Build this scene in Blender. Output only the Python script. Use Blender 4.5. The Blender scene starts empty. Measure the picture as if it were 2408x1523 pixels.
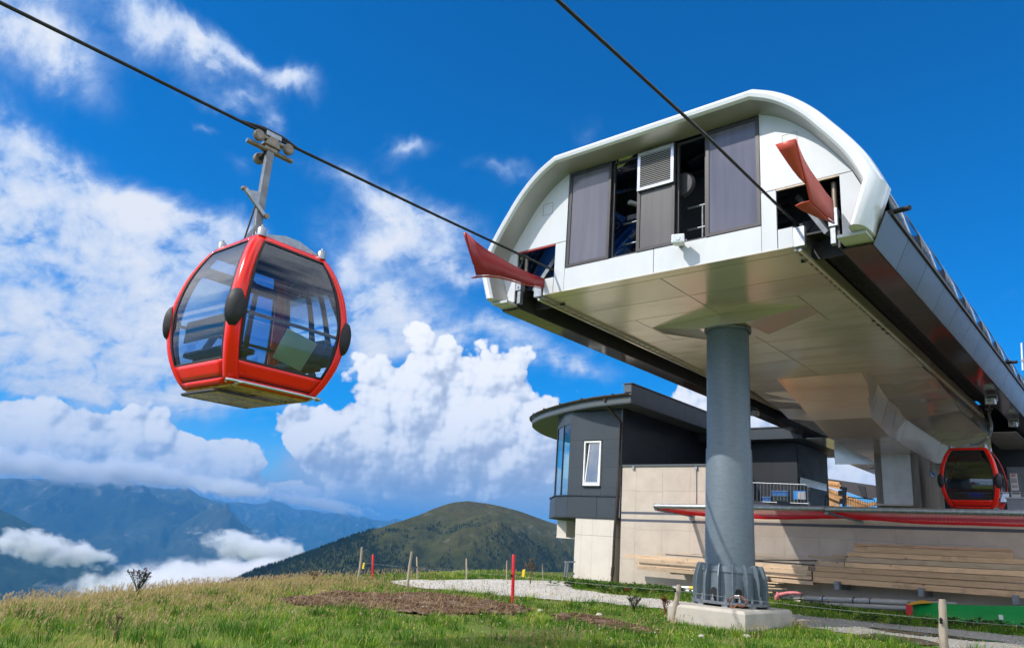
import bpy, bmesh, math, random
import numpy as np
from mathutils import Vector, Matrix, noise as mnoise
from math import radians, sin, cos, tan, pi, atan2, asin, sqrt, hypot
random.seed(7); rng = np.random.default_rng(7)
S = bpy.context.scene
COL = S.collection
# ------------------------------------------------------------------ camera
YAW, PITCH, ROLL = radians(41.2411), radians(16.2400), radians(-4.2524)
fwd = Vector((-sin(YAW)*cos(PITCH), cos(YAW)*cos(PITCH), sin(PITCH)))
r0 = Vector((cos(YAW), sin(YAW), 0)); d0 = fwd.cross(r0)
RIGHT = r0*cos(ROLL) + d0*sin(ROLL); DOWN = -r0*sin(ROLL) + d0*cos(ROLL)
FPX = 2990.976/1.701
cam_d = bpy.data.cameras.new('camera'); cam = bpy.data.objects.new('camera', cam_d); COL.objects.link(cam)
M = Matrix((RIGHT, -DOWN, -fwd)).transposed().to_4x4()
cam.matrix_world = M                      # the eye is the origin, ground about 1.6 m below
cam_d.sensor_width = 36; cam_d.lens = 26.2879; cam_d.clip_start = 0.1; cam_d.clip_end = 90000
S.camera = cam
# survey helpers: where the sight line through a measured point meets a known plane
def ray(px, py):
    return RIGHT*((px-1204)/FPX) + DOWN*((py-761.4)/FPX) + fwd
def aX(px, py, X): r = ray(px, py); return r*(X/r.x)
def aY(px, py, Y): r = ray(px, py); return r*(Y/r.y)
def aZ(px, py, Z): r = ray(px, py); return r*(Z/r.z)
def aH(px, py, dist): r = ray(px, py); return r*(dist/hypot(r.x, r.y))
# ------------------------------------------------------------------ sun
SUN_AZ, SUN_EL = radians(27.5), radians(44)
TO_SUN = Vector((-sin(SUN_AZ)*cos(SUN_EL), -cos(SUN_AZ)*cos(SUN_EL), sin(SUN_EL)))
sl = bpy.data.lights.new('sun', 'SUN'); sl.energy = 2.15; sl.angle = radians(0.53); sl.color = (1.0, 0.945, 0.855)
sun = bpy.data.objects.new('sun', sl); COL.objects.link(sun)
sun.rotation_euler = (-TO_SUN).to_track_quat('-Z', 'Y').to_euler()
S.view_settings.view_transform = 'Standard'; S.view_settings.look = 'None'
S.view_settings.exposure = 1.1; S.view_settings.gamma = 1.0; S.view_settings.use_curve_mapping = False
S.render.engine = 'CYCLES'
S.cycles.max_bounces = 9; S.cycles.diffuse_bounces = 5; S.cycles.glossy_bounces = 4
S.cycles.transparent_max_bounces = 12; S.cycles.transmission_bounces = 6; S.cycles.volume_bounces = 3
S.cycles.use_denoising = True; S.cycles.sample_clamp_indirect = 10.0
# ------------------------------------------------------------------ sky
def build_sky():
    w = bpy.data.worlds.new('World'); S.world = w; w.use_nodes = True
    w.cycles.sampling_method = 'MANUAL'; w.cycles.sample_map_resolution = 512
    nt = w.node_tree; N = nt.nodes; L = nt.links; N.clear()
    def node(tree, t, **kw):
        n = tree.nodes.new(t)
        for k, v in kw.items(): setattr(n, k, v)
        return n
    def mth(tree, op, a, b=None, c=None, clamp=False):
        n = tree.nodes.new('ShaderNodeMath'); n.operation = op; n.use_clamp = clamp
        for i, v in enumerate((a, b, c)):
            if v is None: continue
            if isinstance(v, (int, float)): n.inputs[i].default_value = v
            else: tree.links.new(v, n.inputs[i])
        return n.outputs[0]
    def vmt(tree, op, a, b=None, scale=None):
        n = tree.nodes.new('ShaderNodeVectorMath'); n.operation = op
        for i, v in enumerate((a, b)):
            if v is None: continue
            if isinstance(v, (tuple, list, Vector)): n.inputs[i].default_value = tuple(v)
            else: tree.links.new(v, n.inputs[i])
        if scale is not None: n.inputs['Scale'].default_value = scale
        return n.outputs[0] if op not in ('DOT_PRODUCT', 'LENGTH') else n.outputs['Value']
    def smooth(tree, x, lo, hi):
        n = tree.nodes.new('ShaderNodeMapRange'); n.interpolation_type = 'SMOOTHSTEP'
        tree.links.new(x, n.inputs[0]); n.inputs[1].default_value = lo; n.inputs[2].default_value = hi
        return n.outputs[0]
    F = Vector((-sin(YAW), cos(YAW), 0)); R = Vector((cos(YAW), sin(YAW), 0))
    def uv(px, py):
        r = ray(px, py).normalized(); return atan2(r.dot(R), r.dot(F)), asin(r.z)
    def blobs(tree, p, table, grow=1.3):
        """sum of soft elliptical patches of sky (azimuth, elevation); table rows: x y rx ry tilt strength"""
        acc = None
        for (x, y, rx, ry, tilt, s) in table:
            u, v = uv(x, y)
            k = grow/FPX
            mp = tree.nodes.new('ShaderNodeMapping'); mp.vector_type = 'TEXTURE'
            tree.links.new(p, mp.inputs[0])
            mp.inputs['Location'].default_value = (u, v, 0)
            mp.inputs['Rotation'].default_value = (0, 0, radians(-tilt+4.2))
            mp.inputs['Scale'].default_value = (rx*k, ry*k, 1)
            g = tree.nodes.new('ShaderNodeTexGradient'); g.gradient_type = 'QUADRATIC_SPHERE'
            tree.links.new(mp.outputs[0], g.inputs[0])
            t = mth(tree, 'MULTIPLY', g.outputs['Fac'], s) if acc is None else mth(tree, 'MULTIPLY_ADD', g.outputs['Fac'], s, acc)
            acc = t
        return acc
    tc = node(nt, 'ShaderNodeTexCoord'); D = tc.outputs['Generated']
    sep = node(nt, 'ShaderNodeSeparateXYZ'); L.new(D, sep.inputs[0])
    az = mth(nt, 'ARCTAN2', vmt(nt, 'DOT_PRODUCT', D, R), vmt(nt, 'DOT_PRODUCT', D, F))
    el = mth(nt, 'ARCSINE', sep.outputs['Z'])
    cmb = node(nt, 'ShaderNodeCombineXYZ'); L.new(az, cmb.inputs[0]); L.new(el, cmb.inputs[1]); P = cmb.outputs[0]
    # ---- clear sky
    sky = node(nt, 'ShaderNodeTexSky', sky_type='NISHITA', sun_disc=False, sun_elevation=SUN_EL, altitude=2200, air_density=1.0, dust_density=0.15, ozone_density=3.5)
    sky.sun_rotation = atan2(TO_SUN.x, TO_SUN.y)
    hs = node(nt, 'ShaderNodeHueSaturation'); hs.inputs['Saturation'].default_value = SKY_SAT; hs.inputs['Value'].default_value = 1.0; hs.inputs['Hue'].default_value = SKY_HUE
    L.new(sky.outputs[0], hs.inputs['Color'])
    bg = node(nt, 'ShaderNodeBackground'); bg.inputs['Strength'].default_value = SKY_STR; L.new(hs.outputs[0], bg.inputs['Color'])
    # ---- high thin cloud: fibrous noise on a level sheet, so it converges towards the horizon
    zc = mth(nt, 'MAXIMUM', mth(nt, 'ADD', sep.outputs['Z'], 0.10), 0.02)
    dv = node(nt, 'ShaderNodeCombineXYZ'); L.new(zc, dv.inputs[0]); L.new(zc, dv.inputs[1]); dv.inputs[2].default_value = 1
    flat = vmt(nt, 'DIVIDE', D, dv.outputs[0])
    def noise_tex(tree, vec, scale, detail, rough, dist=0.0, lac=2.0):
        n = tree.nodes.new('ShaderNodeTexNoise'); n.inputs['Scale'].default_value = scale; n.inputs['Detail'].default_value = detail
        n.inputs['Roughness'].default_value = rough; n.inputs['Distortion'].default_value = dist; n.inputs['Lacunarity'].default_value = lac
        tree.links.new(vec, n.inputs['Vector']); return n
    fm = node(nt, 'ShaderNodeMapping'); L.new(flat, fm.inputs[0]); fm.inputs['Rotation'].default_value = (0, 0, radians(20)); fm.inputs['Scale'].default_value = (1.0, 1.9, 0)
    n1 = noise_tex(nt, fm.outputs[0], 2.6, 9, 0.60, 0.35)
    n2 = noise_tex(nt, P, 9.0, 7, 0.58, 0.4)
    wp = vmt(nt, 'ADD', P, vmt(nt, 'SCALE', vmt(nt, 'SUBTRACT', n2.outputs['Color'], (0.5, 0.5, 0.5)), None, 0.10))
    cov = blobs(nt, wp, WISPS, 1.5)
    n3 = noise_tex(nt, P, 34.0, 7, 0.62, 0.5)
    mixn = mth(nt, 'MULTIPLY_ADD', n3.outputs['Fac'], 0.26, mth(nt, 'ADD', mth(nt, 'MULTIPLY', n1.outputs['Fac'], 0.40), mth(nt, 'MULTIPLY', n2.outputs['Fac'], 0.34)))
    dens = mth(nt, 'MULTIPLY', mth(nt, 'MINIMUM', cov, 0.98), mth(nt, 'MULTIPLY_ADD', mth(nt, 'SUBTRACT', mixn, 0.5), 5.8, 1.0))
    a_w = mth(nt, 'MULTIPLY', smooth(nt, dens, 0.04, 0.95), 0.95)
    # ---- cumulus: heaped field, evaluated twice to find the lit side
    g = bpy.data.node_groups.new('heaped_cloud', 'ShaderNodeTree')
    g.interface.new_socket('P', in_out='INPUT', socket_type='NodeSocketVector')
    g.interface.new_socket('H', in_out='OUTPUT', socket_type='NodeSocketFloat')
    g.interface.new_socket('C', in_out='OUTPUT', socket_type='NodeSocketFloat')
    g.interface.new_socket('B', in_out='OUTPUT', socket_type='NodeSocketFloat')
    gi = g.nodes.new('NodeGroupInput'); go = g.nodes.new('NodeGroupOutput'); p = gi.outputs[0]
    wn = noise_tex(g, p, 14.0, 4, 0.55)
    pw = vmt(g, 'ADD', p, vmt(g, 'SCALE', vmt(g, 'SUBTRACT', wn.outputs['Color'], (0.5, 0.5, 0.5)), None, 0.045))
    c = blobs(g, pw, HEAPS, 1.42)
    def puff(scale, warp):
        w1 = noise_tex(g, p, scale*0.9, 3, 0.5)
        q = vmt(g, 'ADD', p, vmt(g, 'SCALE', vmt(g, 'SUBTRACT', w1.outputs['Color'], (0.5, 0.5, 0.5)), None, warp/scale))
        v = g.nodes.new('ShaderNodeTexVoronoi'); v.feature = 'SMOOTH_F1'; v.inputs['Scale'].default_value = scale; v.inputs['Smoothness'].default_value = 0.25
        v.voronoi_dimensions = '2D'
        g.links.new(q, v.inputs['Vector'])
        d = v.outputs['Distance']
        return mth(g, 'SUBTRACT', 1.0, mth(g, 'MULTIPLY', mth(g, 'MULTIPLY', d, d), 1.6))
    b1 = puff(14.5, 0.5); b2 = puff(38, 0.6); b3 = puff(98, 0.7)
    fine = noise_tex(g, p, 60, 6, 0.6)
    bump = mth(g, 'ADD', mth(g, 'MULTIPLY', b1, 0.56), mth(g, 'MULTIPLY_ADD', b2, 0.27, mth(g, 'MULTIPLY_ADD', b3, 0.115, mth(g, 'MULTIPLY', fine.outputs['Fac'], 0.22))))
    c2 = mth(g, 'MINIMUM', c, 1.5)
    h = mth(g, 'MULTIPLY_ADD', bump, 0.85, c2)
    g.links.new(h, go.inputs[0]); g.links.new(c2, go.inputs[1]); g.links.new(bump, go.inputs[2])
    def group(vec):
        n = nt.nodes.new('ShaderNodeGroup'); n.node_tree = g; L.new(vec, n.inputs[0]); return n
    G0 = group(P); G1 = group(vmt(nt, 'ADD', P, (-0.0042, 0.0042, 0))); G2 = group(vmt(nt, 'ADD', P, (-0.015, 0.015, 0)))
    H0, C0, B0 = G0.outputs
    base = blobs(nt, wp, BASES)                               # thicker, sun-starved cloud bottoms
    a_c = mth(nt, 'MULTIPLY', smooth(nt, H0, 0.90, 1.02), 0.97)
    lit = mth(nt, 'MULTIPLY_ADD', mth(nt, 'SUBTRACT', B0, G1.outputs[2]), 1.3, 0.72)
    lit = mth(nt, 'MULTIPLY_ADD', mth(nt, 'SUBTRACT', B0, G2.outputs[2]), 1.45, lit)
    lit = mth(nt, 'MULTIPLY_ADD', mth(nt, 'SUBTRACT', C0, G2.outputs[1]), 0.35, lit)
    lit = mth(nt, 'SUBTRACT', lit, mth(nt, 'MULTIPLY', mth(nt, 'MINIMUM', base, 1.0), 0.62))
    lit = smooth(nt, lit, -0.45, 1.15)
    ramp = node(nt, 'ShaderNodeValToRGB'); L.new(lit, ramp.inputs[0])
    el_ = ramp.color_ramp.elements
    el_[0].position = 0.0; el_[0].color = (0.43, 0.47, 0.57, 1); el_[1].position = 1.0; el_[1].color = (0.98, 0.97, 0.97, 1)
    e = el_.new(0.42); e.color = (0.61, 0.65, 0.75, 1); e = el_.new(0.75); e.color = (0.84, 0.86, 0.91, 1)
    bgc = node(nt, 'ShaderNodeBackground'); L.new(ramp.outputs[0], bgc.inputs['Color']); bgc.inputs['Strength'].default_value = CLOUD_STR*1.16
    rw = node(nt, 'ShaderNodeValToRGB'); L.new(mth(nt, 'MULTIPLY_ADD', mth(nt, 'SUBTRACT', n2.outputs['Fac'], 0.5), 1.3, smooth(nt, dens, 0.1, 1.7)), rw.inputs[0])
    q = rw.color_ramp.elements; q[0].color = (0.42, 0.60, 0.92, 1); q[1].color = (0.93, 0.94, 0.98, 1); q[1].position = 1.0
    bgw = node(nt, 'ShaderNodeBackground'); L.new(rw.outputs[0], bgw.inputs['Color']); bgw.inputs['Strength'].default_value = CLOUD_STR
    # soft grey-blue sheet under the heaps
    gs = mth(nt, 'MULTIPLY', smooth(nt, mth(nt, 'MULTIPLY', blobs(nt, wp, SHEETS), mth(nt, 'MULTIPLY_ADD', n2.outputs['Fac'], 1.3, 0.35)), 0.12, 0.95), 0.93)
    rs = node(nt, 'ShaderNodeValToRGB'); L.new(noise_tex(nt, vmt(nt, 'ADD', wp, (3.1, 0, 0)), 11, 6, 0.55, 0.3).outputs['Fac'], rs.inputs[0])
    q = rs.color_ramp.elements; q[0].color = (0.47, 0.53, 0.66, 1); q[0].position = 0.36; q[1].color = (0.76, 0.79, 0.86, 1); q[1].position = 0.66
    bgs = node(nt, 'ShaderNodeBackground'); L.new(rs.outputs[0], bgs.inputs['Color']); bgs.inputs['Strength'].default_value = CLOUD_STR
    # broken cloud added outside the view, brighter than the visible cloud, to fill shade
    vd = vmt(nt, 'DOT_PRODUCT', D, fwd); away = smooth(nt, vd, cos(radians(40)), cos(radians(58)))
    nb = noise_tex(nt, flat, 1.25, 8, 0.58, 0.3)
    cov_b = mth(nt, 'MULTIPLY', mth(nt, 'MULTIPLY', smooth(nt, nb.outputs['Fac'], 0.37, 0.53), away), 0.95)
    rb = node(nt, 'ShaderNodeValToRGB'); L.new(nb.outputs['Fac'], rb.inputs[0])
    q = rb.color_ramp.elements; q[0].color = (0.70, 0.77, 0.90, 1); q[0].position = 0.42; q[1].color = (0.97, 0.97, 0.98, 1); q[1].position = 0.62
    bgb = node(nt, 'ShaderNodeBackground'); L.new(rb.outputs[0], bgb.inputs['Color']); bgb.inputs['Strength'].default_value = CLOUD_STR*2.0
    def mix(f, a, b):
        m = node(nt, 'ShaderNodeMixShader'); L.new(f, m.inputs[0]); L.new(a, m.inputs[1]); L.new(b, m.inputs[2]); return m.outputs[0]
    out = node(nt, 'ShaderNodeOutputWorld')
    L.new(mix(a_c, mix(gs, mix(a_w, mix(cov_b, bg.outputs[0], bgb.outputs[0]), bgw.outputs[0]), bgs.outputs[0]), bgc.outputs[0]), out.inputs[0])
SKY_SAT, SKY_HUE, SKY_STR, CLOUD_STR = 1.62, 0.505, 0.087, 0.485
WISPS = [  # x, y, rx, ry, tilt, strength
 (420,640,170,150,10,.7),(380,870,230,70,5,.8),(330,470,150,60,15,.5),(860,690,120,70,25,.6),(1010,690,130,50,12,.5),(60,470,160,70,15,.6),
 (40,60,210,120,10,.85),(150,130,150,60,30,.6),(330,50,260,80,22,1.0),(470,95,160,45,25,.7),
 (575,165,130,38,15,.75),(690,212,80,48,-10,.8),(560,245,100,26,5,.5),(640,300,50,28,20,.55),(480,295,40,16,10,.35),
 (40,330,120,60,20,.7),(170,430,330,90,18,.95),(60,560,260,160,10,1.1),(250,640,330,170,5,1.15),(120,760,360,150,5,1.1),
 (330,860,330,90,4,1.0),(100,890,330,60,8,.8),(480,515,150,55,12,.85),(560,560,90,40,20,.5),(430,760,120,190,0,.7),
 (960,345,75,42,-15,.65),(560,380,60,30,25,.35),(900,455,260,60,16,.75),(1010,500,190,55,12,.55),(1170,390,140,28,6,.45),(1220,430,90,35,10,.4),
 (930,560,230,75,14,.8),(1060,600,170,80,10,.55),(820,610,150,60,30,.65),(1140,640,110,50,0,.4),
 (880,740,170,120,10,1.0),(990,780,200,70,8,.95),(860,830,120,70,-5,.8),(1180,790,200,60,10,.55),(1290,830,190,60,12,.6),(1370,860,120,35,6,.45),
 (1370,300,70,70,-25,.28),(2330,700,80,20,0,.3),(2120,640,60,18,0,.12),
 (80,960,170,14,10,.35),(260,975,120,10,12,.3),(640,960,110,40,-10,.35),(1250,700,140,40,0,.35)]
HEAPS = [
 (960,1080,200,70,0,.7),(1150,1080,200,80,0,.8),(1060,1140,240,50,0,.6),(860,1110,160,50,0,.6),(720,1010,90,60,0,.6),
 (30,1000,110,66,8,1.0),(120,1015,120,66,0,.95),(210,1040,130,62,0,1.0),(345,1040,95,66,-10,1.0),(350,1005,56,50,0,.75),(420,1060,90,54,10,.95),(-60,1000,120,70,0,.9),
 (470,1085,110,55,0,.75),(90,1090,190,60,4,.85),(250,1110,190,60,4,.9),(400,1125,150,50,0,.85),(530,1088,56,66,0,1.2),(580,1100,62,56,0,1.1),
 (480,1145,100,45,0,1.0),(610,1150,120,42,6,.9),(710,1168,120,40,6,.75),(820,1185,90,32,0,.55),
 (985,905,130,92,-10,1.15),(925,950,110,80,0,1.0),(1060,960,150,95,0,1.05),(1130,880,110,66,0,1.0),(1205,870,80,62,0,.95),(1030,860,86,70,0,.9),
 (1180,990,150,95,0,1.05),(1090,1040,190,85,0,1.0),(900,1020,170,70,0,.95),(780,985,170,62,-12,.95),(690,1000,100,50,-8,.75),(1280,980,110,85,0,1.0),(1260,1060,130,75,0,.9),
 (830,1060,150,60,0,.8),(960,1100,180,55,0,.75),(1180,1110,180,60,0,.75),(740,1060,110,50,0,.6),
 (1640,935,70,52,-15,1.05),(1600,920,50,34,0,.6),(1700,985,70,48,0,.7),(1785,1000,76,48,10,1.0),(1860,1060,100,66,0,.8),(990,770,150,52,0,.55),(880,870,90,56,0,.6),
 (2000,1110,140,60,0,.9),(1120,800,90,40,0,.5)]
BASES = [(1050,1130,380,90,2,1.0),(900,1090,250,80,5,.7),(1250,1130,200,80,0,.8),(120,1130,260,36,3,.7),(330,1150,240,30,5,.7),(60,1060,160,36,8,.65),(260,1085,160,30,10,.55),
 (680,1190,220,34,6,.55),(760,1080,130,60,0,.5),(1120,1000,120,50,0,.25)]
SHEETS = [(1000,1130,460,120,3,1.3),(1080,1180,420,60,0,1.0),(820,1100,220,100,10,.8),(1230,1110,260,110,0,1.0),(700,1170,260,50,8,.8),(500,1150,200,40,6,.55),(150,1120,330,46,4,.8),(-50,1080,200,80,0,.6),(740,1040,130,50,-10,.5),
 (900,1210,200,36,0,.6),(1290,1190,120,60,0,.6),(1960,1120,160,90,0,1.2),(2010,1110,200,80,0,1.0)]
build_sky()
# ------------------------------------------------------------------ helpers
class MB:
    """collects simple shapes and links them as ONE mesh object"""
    def __init__(s): s.v = []; s.f = []; s.m = []; s.cur = 0
    def add(s, vs, fs):
        o = len(s.v); s.v += [tuple(v) for v in vs]; s.f += [tuple(o+i for i in f) for f in fs]; s.m += [s.cur]*len(fs); return s
    def hexa(s, p):           # 8 corners: bottom loop 0-3, top loop 4-7
        return s.add(p, [(3,2,1,0),(4,5,6,7),(0,1,5,4),(1,2,6,5),(2,3,7,6),(3,0,4,7)])
    def box(s, x0, x1, y0, y1, z0, z1):
        return s.hexa([(x0,y0,z0),(x1,y0,z0),(x1,y1,z0),(x0,y1,z0),(x0,y0,z1),(x1,y0,z1),(x1,y1,z1),(x0,y1,z1)])
    def bar(s, a, b, w, h, up=(0,0,1)):
        a, b = Vector(a), Vector(b); t = (b-a).normalized(); u = Vector(up)
        side = t.cross(u)
        if side.length < 1e-4: side = t.cross(Vector((1,0,0)))
        side.normalize(); u = side.cross(t).normalized()
        c = lambda p, i, j: p+side*(w/2*i)+u*(h/2*j)
        return s.hexa([c(a,-1,-1),c(a,1,-1),c(b,1,-1),c(b,-1,-1),c(a,-1,1),c(a,1,1),c(b,1,1),c(b,-1,1)])
    def sweep(s, path, section, up=(0,0,1), cap=True, closed=False):
        """section: closed list of (side, up) offsets, or list of such lists along the path"""
        n = len(path); P = [Vector(p) for p in path]; rings = []
        for i in range(n):
            if closed: t = P[(i+1)%n]-P[i-1]
            else: t = P[min(i+1,n-1)]-P[max(i-1,0)]
            t.normalize(); u = Vector(up)
            side = t.cross(u)
            if side.length < 1e-4: side = t.cross(Vector((1,0,0)))
            side.normalize(); uu = side.cross(t)
            sec = section[i] if isinstance(section[0][0], (tuple, list)) else section
            rings.append([P[i]+side*a+uu*b for a, b in sec])
        k = len(rings[0]); vs = [v for r in rings for v in r]; fs = []
        for i in range(n if closed else n-1):
            j = (i+1) % n
            for q in range(k): fs.append((i*k+q, i*k+(q+1)%k, j*k+(q+1)%k, j*k+q))
        if cap and not closed: fs += [tuple(range(k-1,-1,-1)), tuple((n-1)*k+q for q in range(k))]
        return s.add(vs, fs)
    def tube(s, path, r, seg=8, closed=False, up=(0,0,1)):
        rr = r if isinstance(r, (list, tuple)) else [r]*len(path)
        sec = [[(q*cos(2*pi*k/seg), q*sin(2*pi*k/seg)) for k in range(seg)] for q in rr]
        return s.sweep(path, sec, up, True, closed)
    def cyl(s, a, b, r, seg=16, r2=None): return s.tube([a, b], [r, r if r2 is None else r2], seg)
    def prism(s, pts, z0, z1):
        n = len(pts)
        zz0 = z0 if isinstance(z0, (list,tuple)) else [z0]*n; zz1 = z1 if isinstance(z1, (list,tuple)) else [z1]*n
        vs = [(x,y,zz0[i]) for i,(x,y) in enumerate(pts)]+[(x,y,zz1[i]) for i,(x,y) in enumerate(pts)]
        return s.add(vs, [tuple(range(n-1,-1,-1)), tuple(range(n,2*n))]+[(i,(i+1)%n,n+(i+1)%n,n+i) for i in range(n)])
    def extrude(s, pts, d):   # polygon of 3-D points pushed by vector d
        n = len(pts); d = Vector(d); vs = [Vector(p) for p in pts]+[Vector(p)+d for p in pts]
        return s.add(vs, [tuple(range(n-1,-1,-1)), tuple(range(n,2*n))]+[(i,(i+1)%n,n+(i+1)%n,n+i) for i in range(n)])
    def lathe(s, prof, c=(0,0,0), seg=24, cap=True):
        c = Vector(c); n = len(prof)
        vs = [c+Vector((r*cos(2*pi*k/seg), r*sin(2*pi*k/seg), z)) for r,z in prof for k in range(seg)]; fs = []
        for i in range(n-1):
            for k in range(seg): fs.append((i*seg+k, i*seg+(k+1)%seg, (i+1)*seg+(k+1)%seg, (i+1)*seg+k))
        if cap: fs += [tuple(range(seg-1,-1,-1)), tuple((n-1)*seg+k for k in range(seg))]
        return s.add(vs, fs)
    def grid(s, rows):        # rows of equal numbers of points
        m = len(rows[0]); vs = [p for r in rows for p in r]
        return s.add(vs, [(i*m+j, i*m+j+1, (i+1)*m+j+1, (i+1)*m+j) for i in range(len(rows)-1) for j in range(m-1)])
    def mesh(s, name, mats):
        me = bpy.data.meshes.new(name); me.from_pydata(s.v, [], s.f)
        mats = mats if isinstance(mats, (list, tuple)) else [mats]
        for m in mats: me.materials.append(m)
        if len(mats) > 1: me.polygons.foreach_set('material_index', s.m)
        bm = bmesh.new(); bm.from_mesh(me); bmesh.ops.recalc_face_normals(bm, faces=bm.faces); bm.to_mesh(me); bm.free()
        return me
    def build(s, name, mats, parent=None, smooth=None, bevel=0, solid=0, seg=2):
        me = s.mesh(name, mats)
        if smooth is not None:
            me.polygons.foreach_set('use_smooth', [True]*len(me.polygons)); me.set_sharp_from_angle(angle=radians(smooth))
        return link(name, me, parent, bevel, solid, seg)
def link(name, me, parent=None, bevel=0, solid=0, seg=2):
    o = bpy.data.objects.new(name, me); COL.objects.link(o)
    if parent is not None: o.parent = parent; 
    if solid:
        m = o.modifiers.new('solidify', 'SOLIDIFY'); m.thickness = abs(solid); m.offset = -1 if solid > 0 else 1
    if bevel:
        m = o.modifiers.new('bevel', 'BEVEL'); m.width = bevel; m.segments = seg; m.limit_method = 'ANGLE'; m.angle_limit = radians(35); m.harden_normals = False
    return o
def tag(o, label=None, cat=None, group=None, kind=None):
    if label: o['label'] = label
    if cat: o['category'] = cat
    if group: o['group'] = group
    if kind: o['kind'] = kind
    return o
def thing(name, label, cat, loc=(0,0,0), rz=0, group=None):
    o = bpy.data.objects.new(name, None); COL.objects.link(o); o.location = loc; o.rotation_euler = (0,0,rz); o.empty_display_size = 0.3
    return tag(o, label, cat, group)
def at0(o, parent):
    """keep world-measured geometry in place under a thing whose base is elsewhere"""
    o.parent = parent; o.matrix_parent_inverse = Matrix.Translation(parent.location).inverted() if parent.rotation_euler.z == 0 else (Matrix.Translation(parent.location) @ Matrix.Rotation(parent.rotation_euler.z,4,'Z')).inverted()
    return o
# ------------------------------------------------------------------ materials
def new_mat(name):
    m = bpy.data.materials.new(name); m.use_nodes = True; nt = m.node_tree; nt.nodes.clear()
    out = nt.nodes.new('ShaderNodeOutputMaterial'); b = nt.nodes.new('ShaderNodeBsdfPrincipled'); nt.links.new(b.outputs[0], out.inputs[0])
    return m, nt, b, out
def NZ(nt, scale, detail=4, rough=0.55, vec=None, stretch=None, dist=0.0, coord='Object'):
    n = nt.nodes.new('ShaderNodeTexNoise'); n.inputs['Scale'].default_value = scale; n.inputs['Detail'].default_value = detail; n.inputs['Roughness'].default_value = rough; n.inputs['Distortion'].default_value = dist
    tc = nt.nodes.new('ShaderNodeTexCoord'); v = tc.outputs[coord] if vec is None else vec
    if stretch:
        mp = nt.nodes.new('ShaderNodeMapping'); mp.inputs['Scale'].default_value = stretch; nt.links.new(v, mp.inputs[0]); v = mp.outputs[0]
    nt.links.new(v, n.inputs['Vector']); return n.outputs['Fac']
def RAMP(nt, fac, stops):
    r = nt.nodes.new('ShaderNodeValToRGB'); nt.links.new(fac, r.inputs[0]); e = r.color_ramp.elements
    e[0].position, e[0].color = stops[0][0], (*stops[0][1], 1); e[1].position, e[1].color = stops[-1][0], (*stops[-1][1], 1)
    for p, c in stops[1:-1]: q = e.new(p); q.color = (*c, 1)
    return r.outputs[0]
def MIX(nt, f, a, b, mode='MIX'):
    m = nt.nodes.new('ShaderNodeMix'); m.data_type = 'RGBA'; m.blend_type = mode
    for s, v in ((m.inputs[0], f), (m.inputs[6], a), (m.inputs[7], b)):
        if isinstance(v, (int, float)): s.default_value = v
        elif isinstance(v, tuple): s.default_value = (*v, 1) if len(v) == 3 else v
        else: nt.links.new(v, s)
    return m.outputs[2]
def MA(nt, op, a, b, clamp=False):
    n = nt.nodes.new('ShaderNodeMath'); n.operation = op; n.use_clamp = clamp
    for i, v in enumerate((a, b)):
        if isinstance(v, (int, float)): n.inputs[i].default_value = v
        else: nt.links.new(v, n.inputs[i])
    return n.outputs[0]
def BUMP(nt, b, h, strength=0.3, dist=0.02):
    n = nt.nodes.new('ShaderNodeBump'); n.inputs['Strength'].default_value = strength; n.inputs['Distance'].default_value = dist
    nt.links.new(h, n.inputs['Height']); nt.links.new(n.outputs[0], b.inputs['Normal'])
def RND(nt, lo, hi):
    oi = nt.nodes.new('ShaderNodeObjectInfo'); m = nt.nodes.new('ShaderNodeMapRange'); nt.links.new(oi.outputs['Random'], m.inputs[0]); m.inputs[3].default_value = lo; m.inputs[4].default_value = hi; return m.outputs[0]
def paint(name, col, rough=0.4, metal=0.0, var=0.12, scale=3.0, streak=None, bump=0.0, coat=0.0, rnd=0.0, spec=0.5, dirt=None, dirt_amt=0.5, fine=0, wave=0):
    m, nt, b, _ = new_mat(name)
    f = NZ(nt, scale, 6, 0.6, stretch=streak)
    c = tuple(col); lo = tuple(x*(1-var) for x in c); hi = tuple(min(1, x*(1+var)) for x in c)
    color = RAMP(nt, f, [(0.3, lo), (0.7, hi)])
    if dirt:
        g = NZ(nt, scale*0.55, 8, 0.68, stretch=streak, dist=0.4)
        mk = nt.nodes.new('ShaderNodeMapRange'); nt.links.new(g, mk.inputs[0]); mk.inputs[1].default_value = 0.5; mk.inputs[2].default_value = 0.72; mk.inputs[4].default_value = dirt_amt
        color = MIX(nt, mk.outputs[0], color, dirt)
    if rnd: 
        k = RND(nt, 1-rnd, 1+rnd); cc = nt.nodes.new('ShaderNodeCombineColor')
        for i in range(3): nt.links.new(k, cc.inputs[i])
        color = MIX(nt, 1.0, color, cc.outputs[0], 'MULTIPLY')
    nt.links.new(color, b.inputs['Base Color'])
    rr = nt.nodes.new('ShaderNodeMapRange'); nt.links.new(NZ(nt, scale*2.3, 5, 0.6), rr.inputs[0]); rr.inputs[3].default_value = max(0.03, rough*0.75); rr.inputs[4].default_value = min(1, rough*1.25)
    nt.links.new(rr.outputs[0], b.inputs['Roughness'])
    b.inputs['Metallic'].default_value = metal; b.inputs['Coat Weight'].default_value = coat; b.inputs['Coat Roughness'].default_value = 0.08; b.inputs['Specular IOR Level'].default_value = spec
    if bump: BUMP(nt, b, NZ(nt, fine or scale*12, 6, 0.65), bump, 0.01)
    if wave: BUMP(nt, b, NZ(nt, 0.8, 2, 0.4), wave, 0.05)
    return m
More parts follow.
